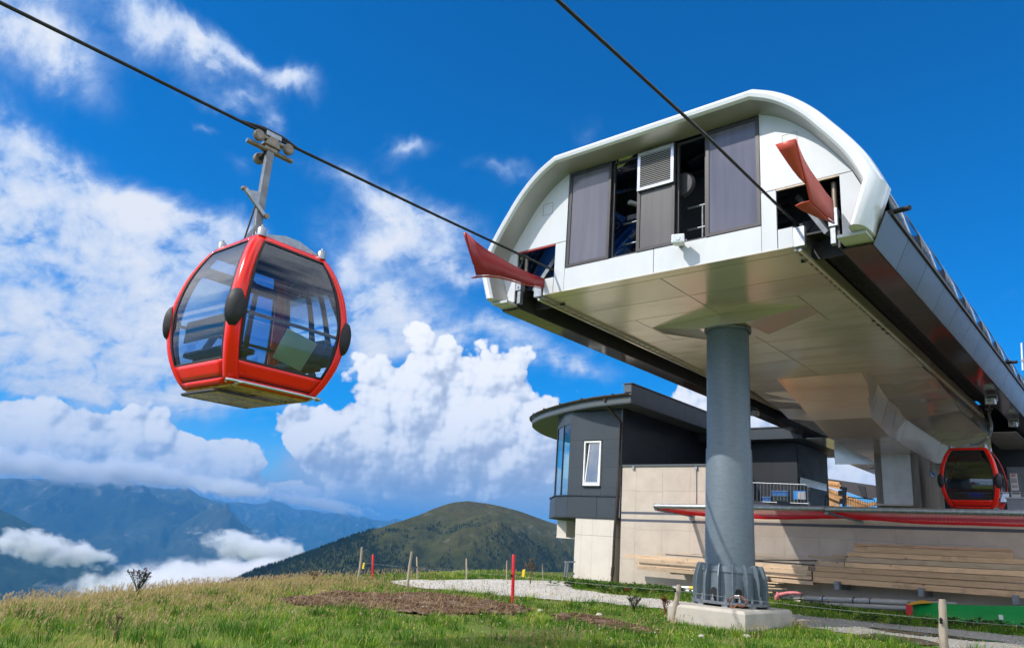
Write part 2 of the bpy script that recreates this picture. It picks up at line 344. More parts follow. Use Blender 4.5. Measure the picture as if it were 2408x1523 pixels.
def glass(name, tint, refl=0.08, rough=0.02, dirt=0.0):
    m, nt, b, out = new_mat(name); nt.nodes.remove(b)
    tr = nt.nodes.new('ShaderNodeBsdfTransparent'); tr.inputs[0].default_value = (*tint, 1)
    gl = nt.nodes.new('ShaderNodeBsdfGlossy'); gl.inputs['Roughness'].default_value = rough; gl.inputs[0].default_value = (0.95, 0.97, 1, 1)
    fr = nt.nodes.new('ShaderNodeFresnel'); fr.inputs[0].default_value = 1.5
    f = MA(nt, 'ADD', fr.outputs[0], refl, True)
    bm = nt.nodes.new('ShaderNodeBump'); bm.inputs['Strength'].default_value = 0.08; bm.inputs['Distance'].default_value = 0.02
    nt.links.new(NZ(nt, 1.3, 2, 0.5), bm.inputs['Height']); nt.links.new(bm.outputs[0], gl.inputs['Normal'])
    mx = nt.nodes.new('ShaderNodeMixShader'); nt.links.new(f, mx.inputs[0]); nt.links.new(tr.outputs[0], mx.inputs[1]); nt.links.new(gl.outputs[0], mx.inputs[2]); last = mx.outputs[0]
    if dirt:
        df = nt.nodes.new('ShaderNodeBsdfDiffuse'); df.inputs[0].default_value = (0.32, 0.33, 0.36, 1)
        m2 = nt.nodes.new('ShaderNodeMixShader'); fac = MA(nt, 'MULTIPLY', NZ(nt, 1.6, 6, 0.6, stretch=(4, 4, 0.5)), dirt*2, True)
        nt.links.new(fac, m2.inputs[0]); nt.links.new(last, m2.inputs[1]); nt.links.new(df.outputs[0], m2.inputs[2]); last = m2.outputs[0]
    nt.links.new(last, out.inputs[0]); return m
def wood_mat(name, a, b_, dark, axis_stretch, rough=0.75):
    m, nt, b, _ = new_mat(name)
    oi = nt.nodes.new('ShaderNodeObjectInfo'); tc = nt.nodes.new('ShaderNodeTexCoord')
    ad = nt.nodes.new('ShaderNodeVectorMath'); ad.operation = 'ADD'; sc = nt.nodes.new('ShaderNodeVectorMath'); sc.operation = 'SCALE'
    cx = nt.nodes.new('ShaderNodeCombineXYZ'); [nt.links.new(oi.outputs['Random'], cx.inputs[i]) for i in range(3)]
    nt.links.new(cx.outputs[0], sc.inputs[0]); sc.inputs['Scale'].default_value = 40; nt.links.new(tc.outputs['Object'], ad.inputs[0]); nt.links.new(sc.outputs[0], ad.inputs[1]); v = ad.outputs[0]
    grain = NZ(nt, 1.0, 7, 0.65, vec=v, stretch=axis_stretch, dist=0.6)
    c = RAMP(nt, grain, [(0.25, b_), (0.5, a), (0.8, tuple(x*1.15 for x in a))])
    blot = NZ(nt, 1.6, 6, 0.7, vec=v, dist=0.5)
    mk = nt.nodes.new('ShaderNodeMapRange'); nt.links.new(blot, mk.inputs[0]); mk.inputs[1].default_value = 0.55; mk.inputs[2].default_value = 0.75; mk.inputs[4].default_value = 0.75
    c = MIX(nt, mk.outputs[0], c, dark)
    kn = nt.nodes.new('ShaderNodeTexVoronoi'); kn.inputs['Scale'].default_value = 2.2; nt.links.new(v, kn.inputs['Vector'])
    kk = nt.nodes.new('ShaderNodeMapRange'); nt.links.new(kn.outputs['Distance'], kk.inputs[0]); kk.inputs[1].default_value = 0.10; kk.inputs[2].default_value = 0.05; kk.inputs[4].default_value = 0.8
    c = MIX(nt, kk.outputs[0], c, (0.13, 0.065, 0.03))
    k = RND(nt, 0.62, 1.25); cc = nt.nodes.new('ShaderNodeCombineColor'); [nt.links.new(k, cc.inputs[i]) for i in range(3)]
    c = MIX(nt, 1.0, c, cc.outputs[0], 'MULTIPLY')
    nt.links.new(c, b.inputs['Base Color']); b.inputs['Roughness'].default_value = rough; BUMP(nt, b, grain, 0.4, 0.01); return m
MT = {}
MT['white'] = paint('white_enamel', (0.60,0.625,0.655), 0.32, var=0.04, scale=1.2, dirt=(0.50,0.50,0.48), dirt_amt=0.3, rnd=0.03, streak=(2.2,2.2,.5))
MT['rim'] = paint('white_rim_enamel', (0.73,0.75,0.78), 0.26, var=0.03, scale=0.8, coat=0.35)
MT['rim_soffit'] = paint('grey_rim_underside', (0.42,0.41,0.39), 0.35, metal=0.35, var=0.06, scale=0.7)
MT['soffit'] = paint('beige_metal_soffit', (0.74,0.67,0.565), 0.19, metal=0.4, var=0.05, scale=0.5, dirt=(0.30,0.24,0.17), dirt_amt=0.5, rnd=0.06, wave=0.3, streak=(.4,1.6,1))
MT['soffit2'] = paint('grey_steel_soffit', (0.64,0.59,0.52), 0.15, metal=0.5, var=0.05, scale=0.6, rnd=0.06, wave=0.3)
MT['fascia'] = paint('grey_fascia_sheet', (0.20,0.198,0.21), 0.2, metal=0.55, var=0.03, scale=0.4, rnd=0.10)
MT['under'] = paint('dark_glossy_underside', (0.115,0.085,0.08), 0.10, metal=0.5, var=0.15, scale=0.8, rnd=0.08)
MT['black'] = paint('black_rubber', (0.012,0.012,0.013), 0.6, var=0.2)
MT['bristle'] = paint('black_bristle', (0.010,0.010,0.012), 0.35, var=0.5, scale=40)
MT['dark_frame'] = paint('dark_brown_frame', (0.055,0.05,0.052), 0.4, metal=0.3)
MT['screen'] = paint('violet_grey_screen', (0.125,0.12,0.155), 0.16, metal=0.0, var=0.22, scale=1.0, streak=(3.5,3.5,0.25), coat=0.3)
MT['screen2'] = paint('brown_grey_screen', (0.075,0.070,0.073), 0.4, var=0.18, scale=1.2, streak=(5,5,0.2))
MT['galv'] = paint('galvanised_steel', (0.36,0.38,0.40), 0.42, metal=0.75, var=0.22, scale=9, bump=0.05)
MT['hanger'] = paint('grey_hanger_steel', (0.20,0.21,0.22), 0.45, metal=0.5, var=0.25, scale=5, bump=0.05)
MT['galv_dark'] = paint('dull_galvanised_steel', (0.20,0.215,0.235), 0.5, metal=0.6, var=0.25, scale=6, bump=0.05)
MT['pillar'] = paint('blue_grey_galvanised_pillar', (0.140,0.176,0.203), 0.44, metal=0.25, var=0.09, scale=6, bump=0.04, dirt=(0.22,0.26,0.28), dirt_amt=0.25, streak=(1.2,1.2,3))
MT['horn'] = paint('red_oxide_paint', (0.55,0.075,0.045), 0.42, var=0.10, scale=2)
MT['horn_shaded'] = paint('shaded_red_paint', (0.36,0.03,0.035), 0.38, var=0.10, scale=2)  # darker copy of the guide red: shade painted into the left guide
MT['red'] = paint('red_gloss_paint', (0.88,0.016,0.004), 0.22, var=0.04, scale=1.5, coat=0.25, spec=0.35)
MT['steel'] = paint('bright_steel', (0.62,0.62,0.62), 0.22, metal=0.95, var=0.08)
MT['machine'] = paint('oily_machine_metal', (0.24,0.20,0.15), 0.4, metal=0.6, var=0.3, scale=8)
MT['rope'] = paint('greased_steel_rope', (0.028,0.030,0.030), 0.45, metal=0.5, var=0.3, scale=30)
MT['rubber_tan'] = paint('tan_roller_tyre', (0.20,0.17,0.13), 0.6, var=0.2)
MT['cabin_dark'] = paint('cabin_interior_dark', (0.035,0.036,0.042), 0.6)
MT['cabin_maroon'] = paint('cabin_interior_maroon', (0.10,0.010,0.018), 0.45)
MT['floor_ply'] = paint('brass_toned_floor_sheet', (0.66,0.42,0.05), 0.2, metal=0.3, var=0.35, scale=3.5, dirt=(0.06,0.035,0.012), dirt_amt=0.9)
MT['paper'] = paint('yellowed_paper', (0.66,0.66,0.36), 0.8, var=0.10, scale=2.5)
MT['concrete'] = paint('pale_concrete', (0.55,0.475,0.40), 0.85, var=0.09, scale=1.4, bump=0.25, fine=26, dirt=(0.40,0.34,0.28), dirt_amt=0.35, rnd=0.015, spec=0.2)
MT['concrete_white'] = paint('limewashed_concrete', (0.66,0.60,0.53), 0.85, var=0.06, scale=1.2, bump=0.2, fine=20, dirt=(0.52,0.45,0.38), dirt_amt=0.3, spec=0.2)
MT['concrete_old'] = paint('stained_concrete', (0.26,0.235,0.20), 0.85, var=0.15, scale=1.5, bump=0.25, dirt=(0.09,0.07,0.05), dirt_amt=0.7, streak=(2.5,2.5,0.35), spec=0.2)
MT['footing'] = paint('rough_footing_concrete', (0.45,0.41,0.355), 0.9, var=0.12, scale=2.2, bump=0.45, fine=18, dirt=(0.30,0.27,0.22), dirt_amt=0.45, spec=0.2)
MT['clad'] = paint('anthracite_cladding', (0.040,0.050,0.060), 0.45, var=0.07, scale=1.0, rnd=0.07)
MT['clad_dark'] = paint('dark_navy_cladding', (0.017,0.021,0.028), 0.5, var=0.10, scale=1.0, rnd=0.08)
MT['eave'] = paint('grey_eave_board', (0.085,0.10,0.108), 0.5, var=0.06, rnd=0.04)
MT['copper'] = paint('brown_copper_gutter', (0.095,0.062,0.05), 0.35, metal=0.6, var=0.2, scale=4)
MT['pvc'] = paint('white_window_plastic', (0.80,0.80,0.79), 0.35, var=0.02)
MT['tread'] = paint('aluminium_tread_plate', (0.62,0.60,0.57), 0.5, metal=0.35, var=0.1, scale=2)
MT['stripe'] = paint('slate_painted_band', (0.085,0.095,0.125), 0.7, var=0.08)
MT['net_red'] = paint('red_netting', (0.85,0.010,0.03), 0.6, var=0.15)
MT['crate'] = paint('blue_crate_plastic', (0.02,0.13,0.40), 0.4); MT['crate2'] = paint('bright_blue_board', (0.02,0.27,0.80), 0.4); MT['crate_green'] = paint('dark_green_crate_plastic', (0.012,0.035,0.035), 0.45)
MT['grey_board'] = paint('grey_board', (0.40,0.41,0.44), 0.5)
MT['slide_green'] = paint('green_slide_plastic', (0.006,0.22,0.05), 0.32, var=0.12, scale=1.3); MT['slide_red'] = paint('red_slide_plastic', (0.52,0.02,0.02), 0.4); MT['slide_yellow'] = paint('orange_slide_plastic', (0.62,0.30,0.02), 0.4)
MT['pole_red'] = paint('red_pole_plastic', (0.62,0.008,0.014), 0.35); MT['yellow'] = paint('yellow_plastic', (0.75,0.50,0.02), 0.5); MT['orange'] = paint('orange_red_plastic', (0.75,0.09,0.03), 0.5)
MT['post'] = wood_mat('weathered_post_wood', (0.36,0.30,0.235), (0.22,0.175,0.13), (0.15,0.115,0.085), (22,22,1.6))
MT['timber'] = wood_mat('sawn_orange_timber', (0.68,0.43,0.25), (0.46,0.27,0.145), (0.20,0.145,0.105), (1.5,22,22))
MT['timber_grey'] = wood_mat('weathered_brown_timber', (0.55,0.40,0.265), (0.34,0.24,0.155), (0.13,0.10,0.075), (1.5,22,22))
MT['timber_dark'] = wood_mat('blackened_timber', (0.10,0.085,0.07), (0.06,0.05,0.042), (0.03,0.026,0.022), (1.5,22,22))
MT['timber_pale'] = wood_mat('fresh_yellow_lath', (0.66,0.47,0.24), (0.52,0.35,0.17), (0.4,0.28,0.15), (1.5,22,22))
MT['plaster_pole'] = paint('grey_round_wood', (0.34,0.325,0.31), 0.75, var=0.18, scale=3, streak=(0.8,8,8), bump=0.2)
MT['pink'] = paint('faded_pink_cloth', (0.58,0.19,0.20), 0.85, var=0.15, scale=6, bump=0.3)
MT['rust'] = paint('rusty_iron', (0.17,0.065,0.035), 0.8, var=0.35, scale=18, bump=0.4)
MT['shingle'] = paint('orange_larch_shingle', (0.50,0.27,0.12), 0.8, var=0.25, scale=4, rnd=0.22); MT['roof_dark'] = paint('dark_sheet_roof', (0.06,0.055,0.06), 0.45)
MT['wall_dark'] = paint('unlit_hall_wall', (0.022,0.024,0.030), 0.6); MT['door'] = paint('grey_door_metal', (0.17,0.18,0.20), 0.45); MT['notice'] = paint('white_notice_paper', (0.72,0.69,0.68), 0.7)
MT['print_red'] = paint('red_print', (0.55,0.03,0.03), 0.7); MT['print_blue'] = paint('blue_print', (0.03,0.05,0.45), 0.6); MT['print_grey'] = paint('grey_letters', (0.07,0.075,0.085), 0.5); MT['sign_blue'] = paint('blue_sign', (0.03,0.16,0.36), 0.4)
MT['mirror_sheet'] = paint('polished_steel_sheet', (0.52,0.52,0.56), 0.2, metal=0.85, var=0.1, scale=1.5)
MT['wire'] = paint('pale_fence_wire', (0.22,0.235,0.24), 0.45, metal=0.5); MT['number'] = paint('white_number_print', (0.72,0.72,0.72), 0.5)
MT['glass_cabin'] = glass('tinted_cabin_glass', (0.50,0.66,0.80), 0.035, 0.02, dirt=0.012)
MT['glass_dark'] = glass('dark_cabin_glass', (0.09,0.12,0.15), 0.10, 0.03); MT['glass_bay'] = glass('teal_bay_glass', (0.38,0.66,0.68), 0.10, 0.02); MT['glass_win'] = glass('window_glass', (0.45,0.5,0.55), 0.28, 0.02)
MT['glass_roof'] = glass('blue_black_roof_glass', (0.30,0.36,0.44), 0.30, 0.03); MT['roof_skin'] = paint('blue_black_roof_skin', (0.012,0.035,0.060), 0.06, var=0.05, coat=0.6, spec=0.8); MT['glass_side'] = glass('clear_station_glass', (0.30,0.38,0.52), 0.15, 0.03)
MT['lamp_glass'] = paint('lamp_glass', (0.6,0.65,0.68), 0.1, metal=0.4)
# ------------------------------------------------------------------ ground
EDGE_Y = [-60,-10, 0, 4.5, 7.4, 9.4, 12, 15.1, 18.3, 23.9, 31, 40, 60, 400]
EDGE_X = [-9,-12.5,-13.0,-13.9,-15.9,-17.1,-18.7,-20.4,-21.2,-22.4,-23.5,-26,-34,-120]
def nz(x, y, sc, seed=0.0): return mnoise.noise(Vector((x*sc+seed, y*sc-seed*1.7, seed*0.37)))
def ground_h(x, y):
    h = -1.57 + 0.030*min(max(y-14.0, 0), 9.5)
    if y > 60 or x > 40: h -= 0.06*max(y-60, 0)**1.05 + 0.08*max(x-40, 0)
    if y < -25: h -= 0.2*(-25-y)
    if y < 26:
        k = 1-min(max((y-20)/6, 0), 1)
        a = min(max((-2-x)/10, 0), 1)
        h += k*(0.055*nz(x, y, 0.22, 3) + 0.035*nz(x, y, 0.8, 9)*a)
    s = float(np.interp(y, EDGE_Y, EDGE_X)) - x
    if s > 0: h -= (0.075*s*s if s < 3.5 else 0.075*12.25+0.525*(s-3.5)) * (1 if s < 400 else 1) if s < 1800 else 0.075*12.25+0.525*1796.5
    if s > -6: h += 0.05*nz(x, y, 0.35, 21)*min(1, (s+6)/4)
    return max(h, -1050)
def aG(px, py, up=0.0):
    """where the sight line meets the ground"""
    z = -1.5
    for _ in range(12):
        p = aZ(px, py, z); z = 0.6*z+0.4*(ground_h(p.x, p.y)+up)
    return Vector((p.x, p.y, ground_h(p.x, p.y)+up))
def in_poly(poly, x, y):
    c = False; n = len(poly); j = n-1
    for i in range(n):
        xi, yi = poly[i]; xj, yj = poly[j]
        if (yi > y) != (yj > y) and x < (xj-xi)*(y-yi)/(yj-yi)+xi: c = not c
        j = i
    return c
ROAD = [aG(*p) for p in [(905,1366),(1000,1363.5),(1100,1362.5),(1200,1363),(1345,1368),(1345,1384),(1420,1395),(1560,1409),(1640,1418),(1760,1430),(1881,1446),(2050,1462),(2250,1481),(2408,1496)]]
ROAD += [Vector((6,24.5,0)), Vector((6,19.5,0))]
ROAD += [aG(*p) for p in [(2408,1540),(2300,1530),(2166,1517),(2067,1499),(1947,1481),(1860,1470)]] + [Vector((-7.0,19.6,0)), Vector((-9.1,19.7,0))] + [aG(*p) for p in [(1590,1436),(1480,1423),(1400,1415),(1300,1410),(1200,1402),(1090,1391),(1000,1384),(940,1374)]]
ROAD2 = [(p.x, p.y) for p in ROAD]
SOIL2 = [(p.x, p.y) for p in [aG(*p) for p in [(640,1413),(680,1406),(720,1408),(760,1397),(800,1393),(880,1398),(1000,1396),(1090,1405),(1200,1421),(1258,1436),(1210,1448),(1130,1445),(1050,1447),(950,1440),(850,1433),(760,1428),(700,1426)]]]
SOIL3 = [(p.x, p.y) for p in [aG(*p) for p in [(1290,1448),(1350,1443),(1400,1449),(1450,1460),(1520,1476),(1560,1488),(1500,1488),(1430,1477),(1370,1463),(1310,1457)]]]
def axis(c, lo, hi, step, far):
    v = [c]; s = step
    while v[-1] < far:
        if v[-1] > hi: s *= 1.16
        v.append(v[-1]+s)
    u = [c]; s = step
    while u[-1] > -far:
        if u[-1] < lo: s *= 1.16
        u.append(u[-1]-s)
    return sorted(set(u+v))
def build_ground():
    xs = axis(-8.0, -27, 6, 0.22, 17000); ys = axis(14.0, 1, 33, 0.22, 17000)
    m = MB(); m.grid([[(x, y, ground_h(x, y)) for x in xs] for y in ys])
    mt, nt, b, _ = new_mat('meadow_turf')
    f = NZ(nt, 0.55, 6, 0.65); g = NZ(nt, 7, 5, 0.7)
    c = RAMP(nt, f, [(0.3, (0.07,0.13,0.018)), (0.5, (0.12,0.18,0.028)), (0.7, (0.24,0.21,0.075))])
    c = MIX(nt, 0.55, c, RAMP(nt, g, [(0.3, (0.045,0.08,0.014)), (0.7, (0.2,0.23,0.06))]))
    nt.links.new(c, b.inputs['Base Color']); b.inputs['Roughness'].default_value = 0.95; b.inputs['Specular IOR Level'].default_value = 0.1
    BUMP(nt, b, g, 0.8, 0.05)
    o = m.build('ground', mt, smooth=60); tag(o, 'grassy hilltop meadow falling away to the valley', kind='structure')
    def patch(name, poly, mat, label, lift, step=0.12, rough=0.0, sink=0.0):
        x0, x1 = min(p[0] for p in poly), max(p[0] for p in poly); y0, y1 = min(p[1] for p in poly), max(p[1] for p in poly)
        nx, ny = int((x1-x0)/step)+2, int((y1-y0)/step)+2; idx = {}; vs = []; fs = []
        def vid(i, j):
            if (i, j) not in idx:
                x, y = x0+i*step, y0+j*step
                idx[(i, j)] = len(vs); vs.append((x, y, ground_h(x, y)+lift+rough*nz(x, y, 2.2, 5)+rough*0.8*nz(x, y, 6.5, 8)))
            return idx[(i, j)]
        for i in range(nx):
            for j in range(ny):
                x, y = x0+(i+.5)*step, y0+(j+.5)*step
                w = 0.16 if lift < .02 else 0.34
                if in_poly(poly, x+w*nz(x, y, 1.6, 2), y+w*nz(x, y, 1.6, 7)): fs.append((vid(i,j), vid(i+1,j), vid(i+1,j+1), vid(i,j+1)))
        mm = MB(); mm.add(vs, fs); o = mm.build(name, mat, smooth=50); tag(o, label, kind='structure'); return o
    mt, nt, b, _ = new_mat('pale_gravel')
    st = nt.nodes.new('ShaderNodeTexVoronoi'); st.inputs['Scale'].default_value = 38; tc = nt.nodes.new('ShaderNodeTexCoord'); nt.links.new(tc.outputs['Object'], st.inputs['Vector'])
    sp = nt.nodes.new('ShaderNodeSeparateColor'); nt.links.new(st.outputs['Color'], sp.inputs[0])
    c = RAMP(nt, sp.outputs[0], [(0.0, (0.30,0.28,0.25)), (0.5, (0.48,0.45,0.40)), (1.0, (0.62,0.585,0.525))])
    rut = NZ(nt, 0.9, 5, 0.6, stretch=(0.35, 1.6, 1)); mk = nt.nodes.new('ShaderNodeMapRange'); nt.links.new(rut, mk.inputs[0]); mk.inputs[1].default_value = 0.45; mk.inputs[2].default_value = 0.62; mk.inputs[4].default_value = 0.7
    c = MIX(nt, mk.outputs[0], c, (0.56,0.51,0.43))
    gx = nt.nodes.new('ShaderNodeSeparateXYZ'); nt.links.new(tc.outputs['Object'], gx.inputs[0])
    wet = nt.nodes.new('ShaderNodeMapRange'); nt.links.new(MA(nt, 'ADD', gx.outputs[0], MA(nt, 'MULTIPLY', NZ(nt, 0.7, 4, 0.6), 4.0)), wet.inputs[0]); wet.inputs[1].default_value = -8.5; wet.inputs[2].default_value = -5.5; wet.inputs[4].default_value = 0.62
    c = MIX(nt, wet.outputs[0], c, (0.13,0.125,0.115))
    nt.links.new(c, b.inputs['Base Color']); b.inputs['Roughness'].default_value = 0.9; BUMP(nt, b, st.outputs['Distance'], 0.4, 0.012)
    patch('gravel_road', ROAD2, mt, 'pale gravel track crossing the hilltop below the building', 0.014, 0.14, 0.008)
    mt, nt, b, _ = new_mat('turned_soil')
    c = RAMP(nt, NZ(nt, 5, 8, 0.72, dist=0.5), [(0.3, (0.045,0.026,0.015)), (0.48, (0.15,0.09,0.055)), (0.64, (0.29,0.195,0.125)), (0.76, (0.44,0.33,0.23))])
    nt.links.new(c, b.inputs['Base Color']); b.inputs['Roughness'].default_value = 1.0; BUMP(nt, b, NZ(nt, 14, 6, 0.7), 1.0, 0.06)
    patch('soil_patch', SOIL2, mt, 'bare brown soil patch in the meadow', 0.03, 0.09, 0.075)
    patch('soil_strip', SOIL3, mt, 'reddish bare soil strip running to the footing', 0.02, 0.09, 0.05)
    # puddles in the wheel ruts
    mt, nt, b, _ = new_mat('rain_water'); b.inputs['Base Color'].default_value = (0.06,0.055,0.042,1); b.inputs['Roughness'].default_value = 0.06; b.inputs['Specular IOR Level'].default_value = 0.7
    for pts in ([(1990,1495),(2060,1491),(2160,1503),(2230,1520),(2160,1519),(2070,1506)], [(2024,1475),(2110,1482),(2200,1492),(2290,1503),(2380,1512),(2290,1508),(2180,1497),(2090,1487)]):
        pp = [aG(*p) for p in pts]; z = max(p.z for p in pp)+0.055
        q = MB(); n = len(pp); pl = []
        for i in range(n):
            a, b2 = pp[i], pp[(i+1)%n]
            for t in (0, .25, .5, .75):
                p = a.lerp(b2, t); pl.append((p.x+0.08*nz(p.x, p.y, 2, 4), p.y+0.1*nz(p.x, p.y, 2, 14)))
        c0 = sum((Vector((x, y)) for x, y in pl), Vector((0, 0)))/len(pl)
        vs = [(c0.x, c0.y, ground_h(*c0)+0.03)]+[(x, y, ground_h(x, y)+0.03) for x, y in pl]
        q.add(vs, [(0, 1+i, 1+(i+1)%len(pl)) for i in range(len(pl))])
        tag(q.build('puddle', mt), 'muddy rainwater lying in a rut of the gravel track', kind='structure')
build_ground()
HAZE = True; HAZE_COL = (0.06, 0.29, 0.66, 1); HAZE_D = 5.3e-5
# ------------------------------------------------------------------ far land
def rock_mat(name, low, mid, high, z0, z1, patch_sc, rock=(0.20,0.19,0.185), rock_amt=0.6, scale=1.0):
    m, nt, b, _ = new_mat(name)
    tc = nt.nodes.new('ShaderNodeTexCoord'); sp = nt.nodes.new('ShaderNodeSeparateXYZ'); nt.links.new(tc.outputs['Object'], sp.inputs[0])
    a = nt.nodes.new('ShaderNodeMapRange'); nt.links.new(MA(nt, 'ADD', sp.outputs[2], MA(nt, 'MULTIPLY', MA(nt, 'SUBTRACT', NZ(nt, patch_sc, 6, 0.65), 0.5), (z1-z0)*1.6)), a.inputs[0]); a.inputs[1].default_value = z0; a.inputs[2].default_value = z1
    c = RAMP(nt, a.outputs[0], [(0.0, low), (0.45, mid), (1.0, high)])
    c = MIX(nt, 0.5, c, RAMP(nt, NZ(nt, patch_sc*6, 6, 0.7), [(0.3, tuple(x*0.55 for x in mid)), (0.7, tuple(x*1.6 for x in mid))]))
    k = nt.nodes.new('ShaderNodeMapRange'); nt.links.new(NZ(nt, patch_sc*3.2, 9, 0.75, dist=0.8), k.inputs[0]); k.inputs[1].default_value = 0.56; k.inputs[2].default_value = 0.66; k.inputs[4].default_value = rock_amt
    kk = MA(nt, 'MULTIPLY', k.outputs[0], a.outputs[0])
    c = MIX(nt, kk, c, rock); nt.links.new(c, b.inputs['Base Color']); b.inputs['Roughness'].default_value = 1.0; b.inputs['Specular IOR Level'].default_value = 0.05
    BUMP(nt, b, NZ(nt, patch_sc*9, 8, 0.7), 0.8, 12*scale); return m
TOPS = []; LOWS = []
def mountain(name, label, crest, mat, run, base, back, rough, nu=260, nv=90, seed=0, spur=1.0, power=1.25, shift=0.0, fine=0.25):
    """crest: px, py, distance; the flank runs down towards the valley on both sides of the crest"""
    P = [aH(*c) for c in crest]; cum = [0]
    for i in range(1, len(P)): cum.append(cum[-1]+(P[i]-P[i-1]).length)
    rows = []; sc = 1.0/run
    us = np.linspace(0, cum[-1], nu)
    cx, cy, cz = (np.interp(us, cum, [p[k] for p in P]) for k in range(3))
    vs_ = np.concatenate([-np.linspace(1, 0, 14, endpoint=False)**1.3, np.linspace(0, 1, nv)**1.25])
    for v in vs_:
        row = []
        for i in range(nu):
            c = Vector((cx[i], cy[i], cz[i])); d = Vector((c.x, c.y, 0)).normalized()
            L = run if v >= 0 else back
            x, y = c.x-d.x*L*v + shift*L*max(v,0)*(-d.y), c.y-d.y*L*v + shift*L*max(v,0)*d.x
            t = abs(v); z = base+(c.z-base)*(1-t)**power
            q = Vector((x*sc*2.6+seed, y*sc*2.6-seed, seed*0.3)); amp = (c.z-base)*rough
            w = min(1, t*5)*(1-t*0.6)
            rg = mnoise.ridged_multi_fractal(q, 0.9, 2.1, 6, 1.0, 2.0)-0.9
            z += amp*w*spur*rg*0.6 + amp*fine*(0.12+w)*mnoise.fractal(q*5.0, 0.8, 2.1, 5)
            row.append((x, y, z))
        rows.append(row)
    LOWS.append(min(p[2] for r in rows for p in r)); TOPS.append(max(p[2] for r in rows for p in r)); m = MB(); m.grid(rows); o = m.build(name, mat, smooth=180); tag(o, label, kind='structure'); return o, rows
MT['hill'] = rock_mat('alpine_hill', (0.016,0.028,0.012), (0.060,0.058,0.019), (0.088,0.055,0.036), -50, 190, 0.0045, rock=(0.19,0.18,0.17), rock_amt=0.8)  # hill tones darkened to stand in for cloud shadow
MT['mount'] = rock_mat('far_mountain', (0.022,0.036,0.022), (0.045,0.055,0.035), (0.11,0.105,0.10), -900, 900, 0.0007, rock=(0.40,0.37,0.35), rock_amt=0.9, scale=4)
MT['mount_wood'] = rock_mat('wooded_slope', (0.016,0.028,0.016), (0.026,0.042,0.020), (0.055,0.065,0.03), -700, 500, 0.0012, rock_amt=0.3, scale=3)
hd = 3300
hill, HILL = mountain('hill', 'green and brown rounded alpine hill with dark conifer woods',
    [(330,1452,1889),(430,1418,1924),(520,1376,1994),(600,1341,2065),(680,1315,2135),(740,1294,2184),(800,1270,2240),(850,1253,2282),(900,1238,2324),(950,1222,2366),(1000,1204,2415),(1040,1188,2450),(1070,1180,2471),(1100,1177,2492),(1140,1183,2506),(1180,1190,2520),(1230,1205,2548),(1290,1226,2590),(1350,1243,2625),(1450,1255,2660),(1600,1265,2730),(1850,1285,2800)],
    MT['hill'], 1330, -450, 1050, 0.19, 360, 150, seed=4.3, power=1.15, spur=1.35, fine=0.16)
mountain('mountain_slope', 'dark wooded valley slope close to the left', [(-420,1120,10660),(-260,1140,10400),(-100,1170,10140),(0,1196,9880),(60,1226,9750),(130,1258,9555),(190,1288,9360),(250,1320,9100),(310,1356,8840),(370,1390,8580),(450,1440,8320),(540,1490,8060)],
    MT['mount_wood'], 4200, -1300, 3200, 0.22, 200, 80, seed=1.2, power=1.0)
mountain('mountain', 'hazy blue mountain with rocky gullies under the cloud bank', [(-520,1080,20150),(-300,1100,19890),(-100,1122,19500),(60,1124,19240),(150,1130,18850),(230,1134,18590),(270,1128,18460),(330,1142,18200),(400,1150,17940),(440,1146,17810),(475,1168,17550),(510,1180,17290),(545,1215,16900),(590,1265,16380),(640,1315,15990),(700,1370,15600),(780,1430,15080)],
    MT['mount'], 6800, -1400, 5200, 0.38, 320, 130, seed=7.7, power=1.1, shift=-0.25, fine=0.3)
mountain('mountain', 'hazy blue mountain shoulder with a bare rocky ridge', [(330,1300,15340),(400,1250,15210),(440,1222,15080),(480,1199,14950),(505,1186,14950),(530,1192,14820),(548,1214,14690),(575,1255,14430),(610,1290,14170),(660,1335,13910),(720,1380,13520),(800,1440,13000)],
    MT['mount'], 4700, -1350, 3200, 0.40, 220, 110, seed=3.1, power=1.1, shift=-0.2, fine=0.35)
mountain('mountain_range', 'farthest pale blue jagged mountain range', [(300,1160,27300),(420,1162,27300),(480,1172,27300),(530,1180,27300),(560,1178,27300),(600,1186,27300),(625,1180,27300),(640,1175,27300),(660,1180,27300),(690,1193,27300),(730,1199,27300),(760,1204,27300),(800,1207,27300),(835,1213,27300),(880,1220,27300),(912,1224,27300),(930,1218,27300),(946,1222,27300),(975,1234,27300),(1100,1260,27300),(1300,1300,27300)],
    MT['mount'], 9000, -1400, 5000, 0.30, 380, 100, seed=9.4, power=1.0, fine=0.5)
